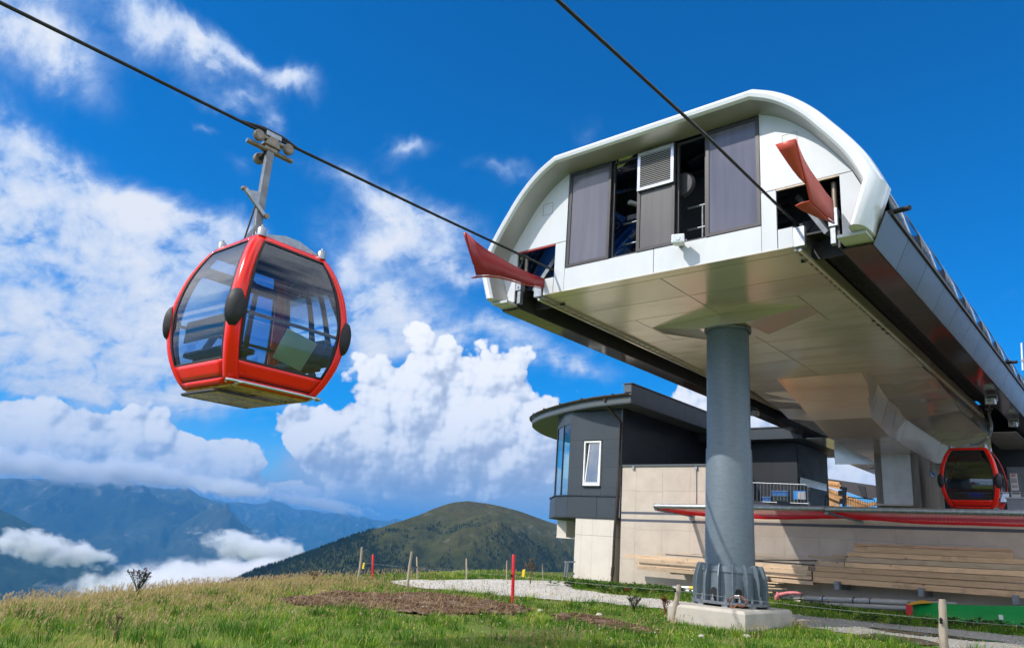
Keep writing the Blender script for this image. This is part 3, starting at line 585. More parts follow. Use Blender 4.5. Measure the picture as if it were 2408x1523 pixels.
# woods on the hill: thousands of far conifers that read as one mass
def build_forest():
    R_ = np.array(HILL); nr, nu = R_.shape[:2]; vs = []; fs = []; n = 0
    tries = 0
    while n < 20000 and tries < 240000:
        tries += 1
        a = 14.0+(nr-16)*rng.uniform()**1.6*.62; b = rng.uniform(0, nu-2); i, j = int(a), int(b); p = R_[i, j]*(1-(a-i))+R_[i+1, j]*(a-i); p = p*(1-(b-j))+(R_[i, j+1])*(b-j) if False else p
        p = p + (R_[i, j+1]-R_[i, j])*(b-j)
        t = (a-14)/(nr-15)
        k = mnoise.fractal(Vector((p[0]*0.0042, p[1]*0.0042, 3.3)), 0.7, 2.1, 4)
        lim = 0.16
        dens = (2-p[2])/45.0 + k*2.0
        # left shoulder of the hill carries scattered trees up to the crest
        if b < nu*0.40: dens = max(dens, (0.36-b/nu)*2.6 + k*1.6 - 0.25)
        if dens < rng.uniform(0.0, 0.75): continue
        h = rng.uniform(4, 9.5); r = h*rng.uniform(0.17, 0.24); o = len(vs); x, y, z = p
        ph = rng.uniform(0, 6)
        for q in range(5): vs.append((x+r*cos(ph+q*1.2566), y+r*sin(ph+q*1.2566), z+h*0.06))
        vs.append((x, y, z+h)); fs += [(o+q, o+(q+1)%5, o+5) for q in range(5)]; n += 1
    me = bpy.data.meshes.new('forest'); me.from_pydata(vs, [], fs)
    me.materials.append(paint('far_conifer', (0.014,0.026,0.014), 0.95, var=0.4, scale=0.02, spec=0.05))
    tag(link('forest', me), 'dark conifer woods spread over the far hill', kind='stuff')
build_forest()
def hill_track(pts, w):
    m = MB(); rows = []
    for px, py in pts:
        r = ray(px, py); best = None
        for row in HILL[14:]:
            for p in row:
                v = Vector(p); e = (v.normalized()-r.normalized()).length
                if best is None or e < best[0]: best = (e, v)
        rows.append(best[1])
    P = [p+Vector((0, 0, 6)) for p in rows]
    m.grid([[p+Vector((-w*.3, -w, 1)), p+Vector((w*.3, w, 1))] for p in P]) ; return m.build('hill_track', MT['concrete_white'])
if HAZE:
    hz = MB(); hz.box(-40000, 26000, -21900, 40000, min(LOWS)-1, max(TOPS)+520)
    hm = bpy.data.materials.new('alpine_haze'); hm.use_nodes = True; nt = hm.node_tree; nt.nodes.clear(); out = nt.nodes.new('ShaderNodeOutputMaterial')
    v = nt.nodes.new('ShaderNodeVolumePrincipled'); v.inputs['Color'].default_value = HAZE_COL; v.inputs['Density'].default_value = HAZE_D; v.inputs['Anisotropy'].default_value = 0.0
    nt.links.new(v.outputs[0], out.inputs['Volume'])
    tag(hz.build('haze', hm), 'blue summer haze filling the valley air', kind='stuff')
# ------------------------------------------------------------------ cable car station head (stands across Y = 14, runs back along +Y)
XC, YF = -8.14, 14.0
YB = 47.0                                             # rear end
stn = thing('lift_station', 'white fronted cable car station head with barrel roof standing on a steel pillar', 'lift station', (XC, YF, 0))
def st(mb, name, mat, **k): return at0(mb.build(name, mat, **k), stn)
def sub(mb, name, mat, parent, **k):
    o = mb.build(name, mat, **k); o.parent = parent; return o
INNER = [(2.54,9.28),(2.90,9.10),(3.24,8.85),(3.57,8.52),(3.86,8.14),(4.15,7.74),(4.40,7.33),(4.59,6.87)]   # half outline of the front, apex to shoulder
LOW = (4.31, 6.03)
def interp_curve(pts, n):
    P = [Vector(p) for p in pts]; out = []
    for i in range(n):
        t = i/(n-1)*(len(P)-1); k = min(int(t), len(P)-2); u = t-k
        p0, p1, p2, p3 = P[max(k-1,0)], P[k], P[k+1], P[min(k+2,len(P)-1)]
        out.append(0.5*((2*p1)+(p2-p0)*u+(2*p0-5*p1+4*p2-p3)*u*u+(3*p1-p0-3*p2+p3)*u**3))
    return out
INNER = [(p.x, p.y) for p in interp_curve([(x, z, 0) for x, z in INNER], 29)]
def half_front(z):       # half width of the white front at height z
    pts = [LOW]+INNER[::-1]
    return float(np.interp(z, [p[1] for p in pts], [p[0] for p in pts]))
TH = 0.05
# white front sheets (each sheet a part, 8 mm joints)
def sheet(poly, name='front_panel', mat='white', y=YF, th=TH):
    m = MB(); m.extrude([(XC+x, y, z) for x, z in poly], (0, th, 0)); return st(m, name, MT[mat], bevel=0.004)
J = 0.009
for s in (-1, 1):
    def P(pts): return [(s*x, z) for x, z in pts]
    arc = [(x, z) for x, z in INNER if z > 7.5]
    # curved upper sheet, split by the little hatch
    sheet(P([(2.50+0.03, 7.40+J), (half_front(7.40), 7.40+J)] + [(half_front(7.40)+0.0, 7.41)] + arc[::-1] + [(2.53, 9.28)]))
    sheet(P([(2.53, 6.055), (2.86-J, 6.055), (2.86-J, 7.40-J), (2.53, 7.40-J)]))
    sheet(P([(2.86+J, 6.055), (3.17, 6.055), (3.17, 6.49), (2.86+J, 6.49)]))
    sheet(P([(4.12, 6.03), (LOW[0], 6.03), (4.59, 6.87), (half_front(7.40), 7.40-J), (4.12, 7.40-J)]))
    m = MB(); hx0, hx1, hz0, hz1 = 3.02, 3.33, 8.28, 8.60
    for a, b in (((hx0,hz0),(hx1,hz0)),((hx1,hz0),(hx1,hz1)),((hx0,hz1),(hx0,hz0)),((hx0,hz1),(hx1,hz1))):
        m.bar((XC+s*a[0], YF-0.002, a[1]), (XC+s*b[0], YF-0.002, b[1]), 0.008, 0.006)
    st(m, 'hatch_outline', MT['galv_dark'])
    m = MB(); m.box(XC+s*2.86, XC+s*4.12, YF, YF+0.06, 7.36, 7.40); st(m, 'opening_trim', MT['horn_shaded' if s < 0 else 'machine'])
for x0, x1 in ((-2.53+J, -0.009), (0.009, 2.53-J)): sheet([(x0, 6.055), (x1, 6.055), (x1, 6.66), (x0, 6.66)])
# window band
def frame_rect(x0, x1, z0, z1, w, y, d, name, mat, parent=None):
    m = MB()
    m.box(x0, x0+w, y, y+d, z0, z1); m.box(x1-w, x1, y, y+d, z0, z1); m.box(x0+w, x1-w, y+0.003, y+d-0.003, z0, z0+w); m.box(x0+w, x1-w, y+0.003, y+d-0.003, z1-w, z1)
    o = m.build(name, mat)
    return at0(o, stn) if parent is None else o
wx = [-10.62, -9.36, -8.60, -7.61, -6.85, -5.61]
zb, zt = 6.67, 9.235
for k in range(5):
    x0, x1 = wx[k]+0.004, wx[k+1]-0.004
    front = k in (0, 2, 4)
    yy = YF-0.02 if front else YF+0.07
    fr = frame_rect(x0, x1, zb, zt, 0.075 if front else 0.055, yy, 0.06, 'window_frame', MT['dark_frame'])
    if k in (0, 4): m = MB(); m.box(x0+.075, x1-.075, YF+.0, YF+.02, zb+.075, zt-.075); m = m.build('screen_panel', MT['screen']); m.parent = fr
    if k == 2:
        m = MB(); m.box(x0+.075, x1-.075, YF+.0, YF+.02, zb+.075, 8.18); m = m.build('screen_panel', MT['screen2']); m.parent = fr
lv = frame_rect(-8.575, -7.615, 8.19, 9.19, 0.075, YF-0.085, 0.09, 'louvre_frame', MT['steel'])
for q in range(17):
    m = MB(); z = 8.29+q*0.0485; m.hexa([(-8.5,YF-.075,z),(-7.69,YF-.075,z),(-7.69,YF-.02,z+.035),(-8.5,YF-.02,z+.035),(-8.5,YF-.075,z+.006),(-7.69,YF-.075,z+.006),(-7.69,YF-.02,z+.041),(-8.5,YF-.02,z+.041)])
    o = m.build('louvre_slat', MT['pvc']); o.parent = lv
m = MB(); m.box(-8.5, -7.69, YF+0.02, YF+0.025, 8.26, 9.12); o = m.build('backing_sheet', MT['black']); o.parent = lv
# rim: swept rounded band with a soffit lip
def rim_curve(off, zoff=0.0):
    """outline offset outwards by off"""
    pts = [(-x, z) for x, z in ([LOW]+INNER[::-1])] + INNER + [LOW]
    out = []
    n = len(pts)
    for i in range(n):
        a, b = Vector(pts[max(i-1,0)]), Vector(pts[min(i+1,n-1)])
        t = (b-a).normalized(); nrm = Vector((-t.y, t.x))
        if i > 0 and i < n-1:
            t1 = (Vector(pts[i])-a).normalized(); t2 = (b-Vector(pts[i])).normalized(); n1 = Vector((-t1.y, t1.x)); n2 = Vector((-t2.y, t2.x)); nrm = (n1+n2).normalized(); nrm /= max(0.7, nrm.dot(n1))
        p = Vector(pts[i])+nrm*off
        out.append((p.x, max(p.y, 6.0-0.0*off) if i in (0, n-1) else p.y))
    return out
SEC = [(0.0, 0.03), (0.06, -0.46), (0.075, -0.53), (0.115, -0.60), (0.19, -0.625), (0.27, -0.58), (0.335, -0.48), (0.37, -0.34), (0.385, -0.16), (0.385, 0.12), (0.32, 0.22), (0.30, 0.30)]
rows = []
for off, dy in SEC:
    rows.append([(XC+x, YF+dy, z) for x, z in rim_curve(off)])
m = MB(); m.grid(rows[:3]); st(m, 'rim_underside', MT['rim_soffit'], smooth=40)
m = MB(); m.grid(rows[2:]); 
for s in (0, -1):   # closing caps at the feet
    m.add([r[s] for r in rows], [tuple(range(len(rows)))])
rim = st(m, 'roof_rim', MT['rim'], smooth=38)
# barrel roof and side skirts behind the rim
OUT = rim_curve(0.30); ZS = 6.42
hw_s, hw_b = 4.95, 4.62
roof_pts = [(-hw_s, ZS)] + [(x, z) for x, z in OUT if z > 6.6] + [(hw_s, ZS)]
ys = [14.3+k*2.35 for k in range(15)]
for k in range(len(ys)-1):
    y0, y1 = ys[k]+(0.0 if k == 0 else 0.012), ys[k+1]-0.012
    for half in (-1, 1):
        hp = [p for p in roof_pts if p[0]*half > 0]; hp = hp+[(0.0, 9.58)] if half < 0 else [(0.0, 9.58)]+hp
        m = MB(); m.grid([[(XC+x, y0, z) for x, z in hp], [(XC+x, y1, z) for x, z in hp]])
        st(m, 'roof_glazing', MT['glass_roof'] if (half < 0 and k < 3) else MT['roof_skin'], smooth=45, solid=0.03)
m = MB()
for y in ys[1:-1]:
    m.sweep([(XC+x, y, z) for x, z in roof_pts], [(-.012,-.03),(.012,-.03),(.012,.03),(-.012,.03)], up=(0,1,0))
st(m, 'roof_rib', MT['dark_frame'])
for s in (-1, 1):
    m = MB(); m.box(XC+s*4.965-0.03, XC+s*4.965+0.03, 14.1, YB, 6.37, 6.46); st(m, 'skirt_strip', MT['black'])
    seams = [13.9,15.46,17.03,18.65,20.21,21.80,23.29,24.73,26.3,27.85,29.4,30.95,32.5,34.05,35.6,37.2,38.8,40.4,42,43.6,45.2,47]
    for a, b in zip(seams[:-1], seams[1:]):
        m = MB(); x0, x1 = XC+s*hw_b, XC+s*4.94; t = -s*0.02; sk = 0.26
        m.hexa([(x0,a+sk+.012,5.86),(x0,b+sk-.012,5.86),(x0+t,b+sk-.012,5.86),(x0+t,a+sk+.012,5.86),(x1,a+.012,6.37),(x1,b-.012,6.37),(x1+t,b-.012,6.37),(x1+t,a+.012,6.37)])
        st(m, 'skirt_panel', MT['fascia'])
        m = MB(); xi, xo = XC+s*4.05, XC+s*(hw_b-0.03)
        m.box(min(xi,xo), max(xi,xo), a+sk+.005, b+sk-.005, 5.862, 5.885); st(m, 'underside_panel', MT['under'])
    m = MB(); x0, x1 = XC+s*(hw_b-.06), XC+s*4.88; m.add([(x0,14.3,5.88),(x0,46.5,5.88),(x1,46.5,6.37),(x1,14.3,6.37)], [(0,1,2,3)]); st(m, 'skirt_backing', MT['black'])
    # white plate below the outer front strip
    m = MB(); m.box(min(XC+s*4.1,XC+s*4.62), max(XC+s*4.1,XC+s*4.62), YF-0.30, YF+0.24, 5.93, 5.99); st(m, 'front_foot_plate', MT['white'])
    m = MB(); m.box(min(XC+s*4.02,XC+s*4.06), max(XC+s*4.02,XC+s*4.06), YF+0.02, 40, 5.87, 6.5); st(m, 'slot_side', MT['dark_frame'])
    # slot: guide rail, brushes, edge beam
    xi = XC+s*3.17
    m = MB(); m.box(min(xi,xi+s*0.10), max(xi,xi+s*0.10), YF+0.05, 33.6, 5.98, 6.30); st(m, 'edge_beam', MT['soffit2'])
    m = MB(); m.box(min(xi+s*.10,xi+s*.16), max(xi+s*.10,xi+s*.16), YF+0.0, 33.6, 5.94, 6.0); st(m, 'edge_rail', MT['soffit' if s > 0 else 'soffit2'])
    m = MB()
    for k in range(64):
        y = YF+.25+k*.30
        for dy in (0, .07): m.box(min(xi+s*.03,xi+s*.065), max(xi+s*.03,xi+s*.065), y+dy, y+dy+.035, 5.962, 5.985)
    o = st(m, 'rail_bolts', MT['machine']); o['kind'] = 'stuff'
    m = MB(); r1 = random.Random(3)
    for side in (0, 1):
        for k in range(560):
            y = YF+0.05+k*0.035; bx = xi+s*(0.17 if side == 0 else 0.84); dx = s*(0.30 if side == 0 else -0.28)
            w = 0.03; z0 = 6.12+r1.uniform(-.02,.02); m.add([(bx,y,6.28),(bx,y+w,6.28),(bx+dx*r1.uniform(.75,1.1),y+w/2+r1.uniform(-.05,.05),z0)], [(0,1,2)])
    st(m, 'slot_brush', MT['bristle'])
    m = MB(); m.box(min(xi+s*.12,xi+s*.88), max(xi+s*.12,xi+s*.88), YF+0.35, 34, 6.40, 6.44); st(m, 'slot_cover', MT['black'])
    if s > 0:
        for k in range(4):
            m = MB(); y = 19.3+k*0.42; m.box(xi-.0, xi+.14, y, y+.10, 5.955, 6.05); st(m, 'rail_clamp', MT['black'])
# soffit sheets
ZSF = 6.05
def soff(x0, x1, y0, y1, mat='soffit'):
    g = 0.011; m = MB(); m.box(x0+g, x1-g, y0+g, y1-g, ZSF, ZSF+0.03); st(m, 'soffit_panel', MT[mat], bevel=0.003)
xl, xr, xm = XC-3.17, XC+3.17, XC
m = MB(); m.box(xl+.02, xr-.02, 14.1, 25.5, ZSF+0.031, ZSF+0.06); st(m, 'soffit_backing', MT['black'])
soff(xl, xr, YF-0.02, 14.32)
for a, b in ((14.32,15.69),(15.69,16.88)): soff(xl, xm, a, b); soff(xm, xr, a, b)
soff(xl, XC-2.2, 16.88, 19.12); soff(XC-2.2, xm, 16.88, 18.0); soff(XC-2.2, xm, 18.0, 19.12); soff(xm, XC+2.2, 16.88, 18.0); soff(xm, XC+2.2, 18.0, 19.12); soff(XC+2.2, xr, 16.88, 19.12)
for a, b in ((19.12,20.45),(20.45,21.55),(21.55,22.7),(22.7,23.85),(23.85,24.96)): soff(xl, xm, a, b); soff(xm, xr, a, b)
m = MB(); pts = [(XC-2.16,17.7,6.05),(XC-2.16,18.4,6.05),(XC,17.42,6.05),(XC+2.16,17.65,6.05),(XC+2.2,18.38,6.05),(XC,19.35,6.05),(XC-0.62,17.50,5.76),(XC+0.62,17.48,5.76),(XC,17.43,5.76),(XC-0.75,18.75,5.76),(XC+0.75,18.75,5.76)]
bm = bmesh.new(); vv = [bm.verts.new(p) for p in pts]; bmesh.ops.convex_hull(bm, input=vv); me = bpy.data.meshes.new('pillar_head_cover'); bm.to_mesh(me); bm.free(); me.materials.append(MT['soffit2'])
at0(link('pillar_head_cover', me), stn)
# stepped keel behind the flat soffit: facets measured on the right flank, mirrored
wi = [(24.97,6.05),(26.84,6.02),(28.0,5.71),(29.18,5.69),(30.31,5.40),(36.0,5.36)]
wo = [(24.97,6.05),(26.84,6.09),(28.0,5.96),(29.18,5.88),(30.31,5.64),(36.0,5.60)]
kc = [(25.0,1.46,6.05),(27.0,0.97,4.93),(29.0,1.03,4.58),(36.0,1.03,4.40)]
def zi(tab, y, c=1): return float(np.interp(y, [p[0] for p in tab], [p[c] for p in tab]))
def facet(pts, name='keel_panel', mat='soffit2', d=(0,0,0.03)):
    m = MB(); m.extrude(pts, d); return st(m, name, MT[mat])
for s in (-1, 1):
    for (a, _), (b, _) in zip(wi[:-1], wi[1:]):
        e = 0.011; hi_, ho = 1.30, 3.06
        facet([(XC+s*ho,a+e,zi(wo,a)),(XC+s*(hi_+e),a+e,zi(wi,a)),(XC+s*(hi_+e),b-e,zi(wi,b)),(XC+s*ho,b-e,zi(wo,b))], mat='soffit' if a < 26 else 'soffit2')
        facet([(XC+s*ho,a+e,zi(wo,a)),(XC+s*ho,b-e,zi(wo,b)),(XC+s*ho,b-e,6.3),(XC+s*ho,a+e,6.3)], 'keel_side_panel', d=(-s*0.02,0,0))
        ys_ = [a] + [k[0] for k in kc if a < k[0] < b] + [b]
        for u, v in zip(ys_[:-1], ys_[1:]):
            u2, v2 = max(u, 25.0)+e, v-e
            facet([(XC+s*1.30,u2,zi(wi,u2)),(XC+s*zi(kc,u2,1),u2,zi(kc,u2,2)),(XC+s*zi(kc,v2,1),v2,zi(kc,v2,2)),(XC+s*1.30,v2,zi(wi,v2))], 'keel_cheek_panel', d=(s*0.0,0,0.03))
for a, b in ((25.0,26.1),(26.1,27.0),(27.0,29.0),(29.0,32.0),(32.0,36.0)):
    e = 0.011
    if b <= 27:
        facet([(XC-zi(kc,a,1),a+e,zi(kc,a,2)),(XC+zi(kc,a,1),a+e,zi(kc,a,2)),(XC+zi(kc,b,1),b-e,zi(kc,b,2)),(XC-zi(kc,b,1),b-e,zi(kc,b,2))], mat='soffit')
    else:
        facet([(XC-zi(kc,a,1),a+e,zi(kc,a,2)),(XC+zi(kc,a,1),a+e,zi(kc,a,2)),(XC+zi(kc,b,1),b-e,zi(kc,b,2)),(XC-zi(kc,b,1),b-e,zi(kc,b,2))])
for s in (-1, 1):
    for a, b in ((35.3,38.2),(38.2,41.1),(41.1,44.0),(44.0,46.9)):
        m = MB(); m.box(min(XC+s*2.9,XC+s*4.1), max(XC+s*2.9,XC+s*4.1), a+.006, b-.006, 5.60, 5.64); st(m, 'rear_underside_panel', MT['soffit2'])
m = MB(); m.box(XC-4.6, XC+4.6, 46.9, 47.0, 5.6, 9.0); st(m, 'rear_wall', MT['wall_dark'])
m = MB(); m.box(XC-3.1, XC+3.1, 36.0, 36.06, 4.5, 6.2); st(m, 'keel_end_panel', MT['soffit2'])
# inside: ribs, rail, beams, fan seen through the panes and slots
m = MB()
for y in ys[2:-1:2]: m.sweep([(XC+x*0.985, y, z-0.06) for x, z in roof_pts], [(-.03,-.03),(.03,-.03),(.03,.03),(-.03,.03)], up=(0,1,0))
st(m, 'inner_rib', MT['cabin_dark'])
m = MB(); m.box(XC-3.1, XC+3.1, 14.4, 35, 6.34, 6.38); st(m, 'service_floor', MT['galv_dark'])
m = MB(); m.box(XC-2.4, XC+2.4, 15.2, 46, 9.02, 9.05); m.box(XC-0.9, XC+3.3, 15.4, 15.5, 6.4, 9.0); st(m, 'inner_ceiling', MT['wall_dark'])
m = MB()
for q in range(9): m.box(XC+0.6, XC+2.6, 15.3, 15.38, 7.0+q*0.22, 7.05+q*0.22)
st(m, 'inner_grating', MT['cabin_dark'])
m = MB()
for x0, x1 in ((-9.32, -8.62), (-7.57, -6.87)):
    for z in (7.05+0.15, 7.75): m = MB(); m.tube([(x0, 14.55, z), (x1, 14.55, z)], 0.025, 8); st(m, 'inner_handrail', MT['galv'], smooth=40)
m = MB(); m.tube([(-7.2, 14.55, 6.4), (-7.2, 14.55, 7.75)], 0.025, 8); st(m, 'handrail_post', MT['galv'], smooth=40)
m = MB(); m.bar((-9.3, 14.75, 6.5), (-8.6, 14.75, 7.6), .08, .10, up=(0,1,0)); m.bar((-9.3,14.9,7.5),(-8.62,14.9,8.0),.08,.10,up=(0,1,0)); m.box(-9.32,-8.6,14.7,14.78,7.92,8.05); st(m, 'inner_brace', MT['galv_dark'])
m = MB(); m.bar((-9.3,14.7,8.42),(-8.75,15.6,8.38),.12,.10); st(m, 'tube_lamp', MT['pvc'], bevel=.02)
m = MB(); m.lathe([(0.02,0),(0.30,0.02),(0.33,0.10),(0.28,0.16),(0.02,0.17)], seg=28); o = m.build('fan_cover', MT['cabin_dark'], smooth=40); o.rotation_euler = (radians(90),0,0); o.location = (-7.60-XC, 0.42, 8.25); o.parent = stn
# rope slot machinery at the openings
for s in (-1, 1):
    m = MB(); m.tube([(XC+s*3.95, YF+.2, 6.6), (XC+s*3.95, YF+.2, 7.34)], .055, 10); o = st(m, 'spring_rod', MT['machine'], smooth=40)
    m = MB(); m.box(min(XC+s*3.05,XC+s*4.05), max(XC+s*3.05,XC+s*4.05), YF+0.75, YF+0.8, 6.0, 6.9); m.box(min(XC+s*2.9,XC+s*3.2),max(XC+s*2.9,XC+s*3.2), YF+.5, YF+.62, 6.2, 6.75)
    m.bar((XC+s*3.0,YF+.7,6.5),(XC+s*3.7,YF+.9,7.3),.12,.12); st(m, 'rail_support', MT['wall_dark'])
    m = MB(); m.bar((XC+s*3.12,YF+.55,7.4),(XC+s*3.75,YF+.35,6.35),.13,.10); st(m, 'diagonal_brace', MT['galv_dark'])
    m = MB(); m.box(min(XC+s*3.88,XC+s*4.06), max(XC+s*3.88,XC+s*4.06), YF-.06, YF+.12, 6.30, 6.68); st(m, 'horn_bracket', MT['galv'], bevel=.01)
    m = MB()
    for dz in (-.1, .1): m.cyl((XC+s*3.97, YF-.09, 6.49+dz), (XC+s*3.97, YF-.06, 6.49+dz), .025, 8)
    st(m, 'bracket_bolt', MT['steel'])
    m = MB(); m.box(min(XC+s*3.9,XC+s*4.0), max(XC+s*3.9,XC+s*4.0), YF-.03, YF+.1, 5.95, 6.3); st(m, 'slot_end_bracket', MT['galv'], bevel=.008)
    m = MB(); m.box(min(XC+s*3.19,XC+s*3.42), max(XC+s*3.19,XC+s*3.42), YF-.06, YF+.06, 6.02, 6.44); st(m, 'slot_end_bracket', MT['galv'], bevel=.008)
# flared red cabin guides, one at each rope slot
def guide(X, hi, lo, mat, lip_hi, lip_lo, side):
    m = MB(); m.grid([[(X, y, z) for y, z in lo], [(X, y, (z+z2)/2) for (y, z), (y2, z2) in zip(lo, hi)] if False else [(X, (a[0]+b[0])/2, (a[1]+b[1])/2) for a, b in zip(lo, hi)], [(X, y, z) for y, z in hi]])
    st(m, 'guide_web', MT[mat], smooth=40, solid=0.022)
    m = MB(); m.grid([[(X, y, z-.012) for y, z in lo], [(X+side*w*.6, y-.02*w, z-.012-.02*w) for (y, z), w in zip(lo, lip_lo)], [(X+side*w, y-.05*w, z-.012-.16*w) for (y, z), w in zip(lo, lip_lo)]])
    st(m, 'guide_flange', MT['horn'], smooth=50, solid=0.02)
    a, b = Vector((X, *hi[-1])), Vector((X, *lo[-1])); m = MB(); rows = [[], []]
    for k in range(7):
        t = k/6*0.75; p = a.lerp(b, t); w = lip_hi*(1-k/6)**0.8
        rows[0].append(p); rows[1].append(p+Vector((side*w, -0.02, -0.05*w)))
    m.grid(rows); st(m, 'guide_vane', MT[mat], smooth=50, solid=0.022)
guide(-11.3, [(14.0,6.49),(13.5,6.45),(13.0,6.44),(12.4,6.46),(11.8,6.50),(11.4,6.57),(11.06,6.67)], [(14.0,6.25),(13.6,6.19),(13.2,6.12),(12.75,6.08),(12.3,6.02),(11.9,5.92),(11.52,5.78)], 'horn_shaded', 0.05, [0.02,.02,.03,.05,.07,.10,.14], -1)
guide(-4.12, [(13.8,6.76),(13.4,6.76),(12.91,6.82),(12.55,6.86),(12.25,6.94),(12.05,7.04),(11.88,7.17)], [(13.8,6.33),(13.5,6.29),(13.2,6.26),(12.94,6.25),(12.8,6.24),(12.65,6.235),(12.49,6.24)], 'horn', 0.34, [.03,.07,.13,.18,.21,.23,.25], -1)

# ------------------------------------------------------------------ steel pillar, its footing, ropes
PX, PY = -8.14, 17.88
pil = thing('steel_pillar', 'blue grey galvanised steel pillar with ribbed foot carrying the lift station', 'pillar', (PX, PY, -1.03))
def pt(mb, name, mat, **k): return at0(mb.build(name, mat, **k), pil)
m = MB(); m.lathe([(0.535,5.70),(0.535,2.66),(0.545,2.62)], (PX,PY,0), 64, False); pt(m, 'upper_shaft', MT['pillar'], smooth=40)
m = MB(); m.lathe([(0.552,2.62),(0.556,2.60),(0.585,-0.1),(0.585,-0.9)], (PX,PY,0), 64, False); pt(m, 'lower_shaft', MT['pillar'], smooth=40)
m = MB(); m.lathe([(0.56,5.66),(0.60,5.66),(0.60,5.72),(0.5,5.72)], (PX,PY,0), 64, False); pt(m, 'cap_ring', MT['galv_dark'], smooth=40)
m = MB(); m.box(PX-.28, PX-.272, PY-.62, PY-.5, -0.1, 2.6); 
m = MB(); m.lathe([(0.59,-0.30),(0.715,-0.30),(0.70,-0.17),(0.59,-0.17)], (PX,PY,0), 20, False); pt(m, 'stiffener_ring', MT['pillar'], smooth=15)
m = MB(); m.lathe([(0.3,-1.005),(0.90,-1.005),(0.90,-0.945),(0.3,-0.945)], (PX,PY,0), 20, False); pt(m, 'base_plate', MT['galv_dark'], smooth=15)
m = MB(); m.lathe([(0.60,-0.945),(0.72,-0.945),(0.69,-0.30),(0.60,-0.30)], (PX,PY,0), 20, False); pt(m, 'foot_collar', MT['pillar'], smooth=15)
NR = 16
for k in range(NR):
    a = 2*pi*k/NR+0.10; d = Vector((cos(a), sin(a), 0)); t = Vector((-sin(a), cos(a), 0))
    prof = [(0.58,-0.945),(0.865,-0.945),(0.865,-0.55),(0.84,-0.38),(0.775,-0.16),(0.745,-0.12),(0.68,-0.12),(0.58,-0.16)]
    m = MB(); m.extrude([Vector((PX,PY,0))+d*r+Vector((0,0,z))-t*0.016 for r, z in prof], t*0.032); pt(m, 'rib', MT['pillar'], bevel=0.005)
for k in range(NR):
    a = 2*pi*(k+.5)/NR+0.10; d = Vector((cos(a), sin(a), 0)); c = Vector((PX,PY,0))+d*0.78
    m = MB(); m.cyl(c+Vector((0,0,-0.945)), c+Vector((0,0,-0.885)), .045, 6); m.cyl(c+Vector((0,0,-0.885)), c+Vector((0,0,-0.80)), .02, 8); pt(m, 'anchor_bolt', MT['galv'])
for k in (1, 7, 9, 11, 13, 15):
    a = 2*pi*(k+.5)/NR+0.10; d = Vector((cos(a), sin(a), 0)); t = Vector((-sin(a), cos(a), 0)); c = Vector((PX,PY,0))+d*0.722
    m = MB(); pts = [c+t*x+Vector((0,0,z)) for x, z in [(-.075,-.94),(.075,-.94),(.075,-.72),(.055,-.67),(0,-.645),(-.055,-.67),(-.075,-.72)]]; m.extrude(pts, d*0.006); pt(m, 'drain_hole', MT['black'])
foot = MB(); x0, x1, y0, y1 = -8.98, -7.12, 16.38, 19.10
c = 0.06; zt_, zb_ = -1.06, -1.9
foot.add([(x0,y0,zb_),(x1,y0,zb_),(x1,y1,zb_),(x0,y1,zb_),(x0,y0,zt_-c),(x1,y0,zt_-c),(x1,y1,zt_-c),(x0,y1,zt_-c),(x0+c,y0+c,zt_),(x1-c,y0+c,zt_),(x1-c,y1-c,zt_),(x0+c,y1-c,zt_)],
    [(3,2,1,0),(0,1,5,4),(1,2,6,5),(2,3,7,6),(3,0,4,7),(4,5,9,8),(5,6,10,9),(6,7,11,10),(7,4,8,11),(8,9,10,11)])
tag(foot.build('concrete_footing', MT['footing'], bevel=0.012), 'pale concrete block footing under the steel pillar', 'footing')
# levelling pads between footing and base plate
m = MB()
for k in range(8):
    a = 2*pi*k/8+.3; m.box(PX+.8*cos(a)-.07, PX+.8*cos(a)+.07, PY+.8*sin(a)-.07, PY+.8*sin(a)+.07, -1.07, -1.005)
pt(m, 'levelling_pad', MT['galv'])
# rusty sling hanging on the pillar foot
def pz(px, py, Y): return aY(px, py, Y)
zg = lambda x, y: ((2600+x/3.905)/1.701, (2200+y/3.905)/1.701)
ring = [aY(*zg(*p), 16.90) for p in [(1333,712),(1275,735),(1240,790),(1240,850),(1275,885),(1320,885),(1355,850),(1372,845),(1390,868),(1440,872),(1495,862),(1505,830),(1490,780),(1455,735),(1400,712)]]
slg = thing('cable_sling', 'rusty steel cable sling with clamp lying against the pillar foot', 'cable sling', ring[3])
m = MB(); m.tube(ring, 0.022, 8, closed=True); at0(m.build('loop', MT['rust'], smooth=60), slg)
m = MB(); m.tube([aY(*zg(1330,713),16.90), aY(*zg(1402,712),16.90)], 0.033, 10); at0(m.build('clamp', MT['steel'], smooth=40), slg)
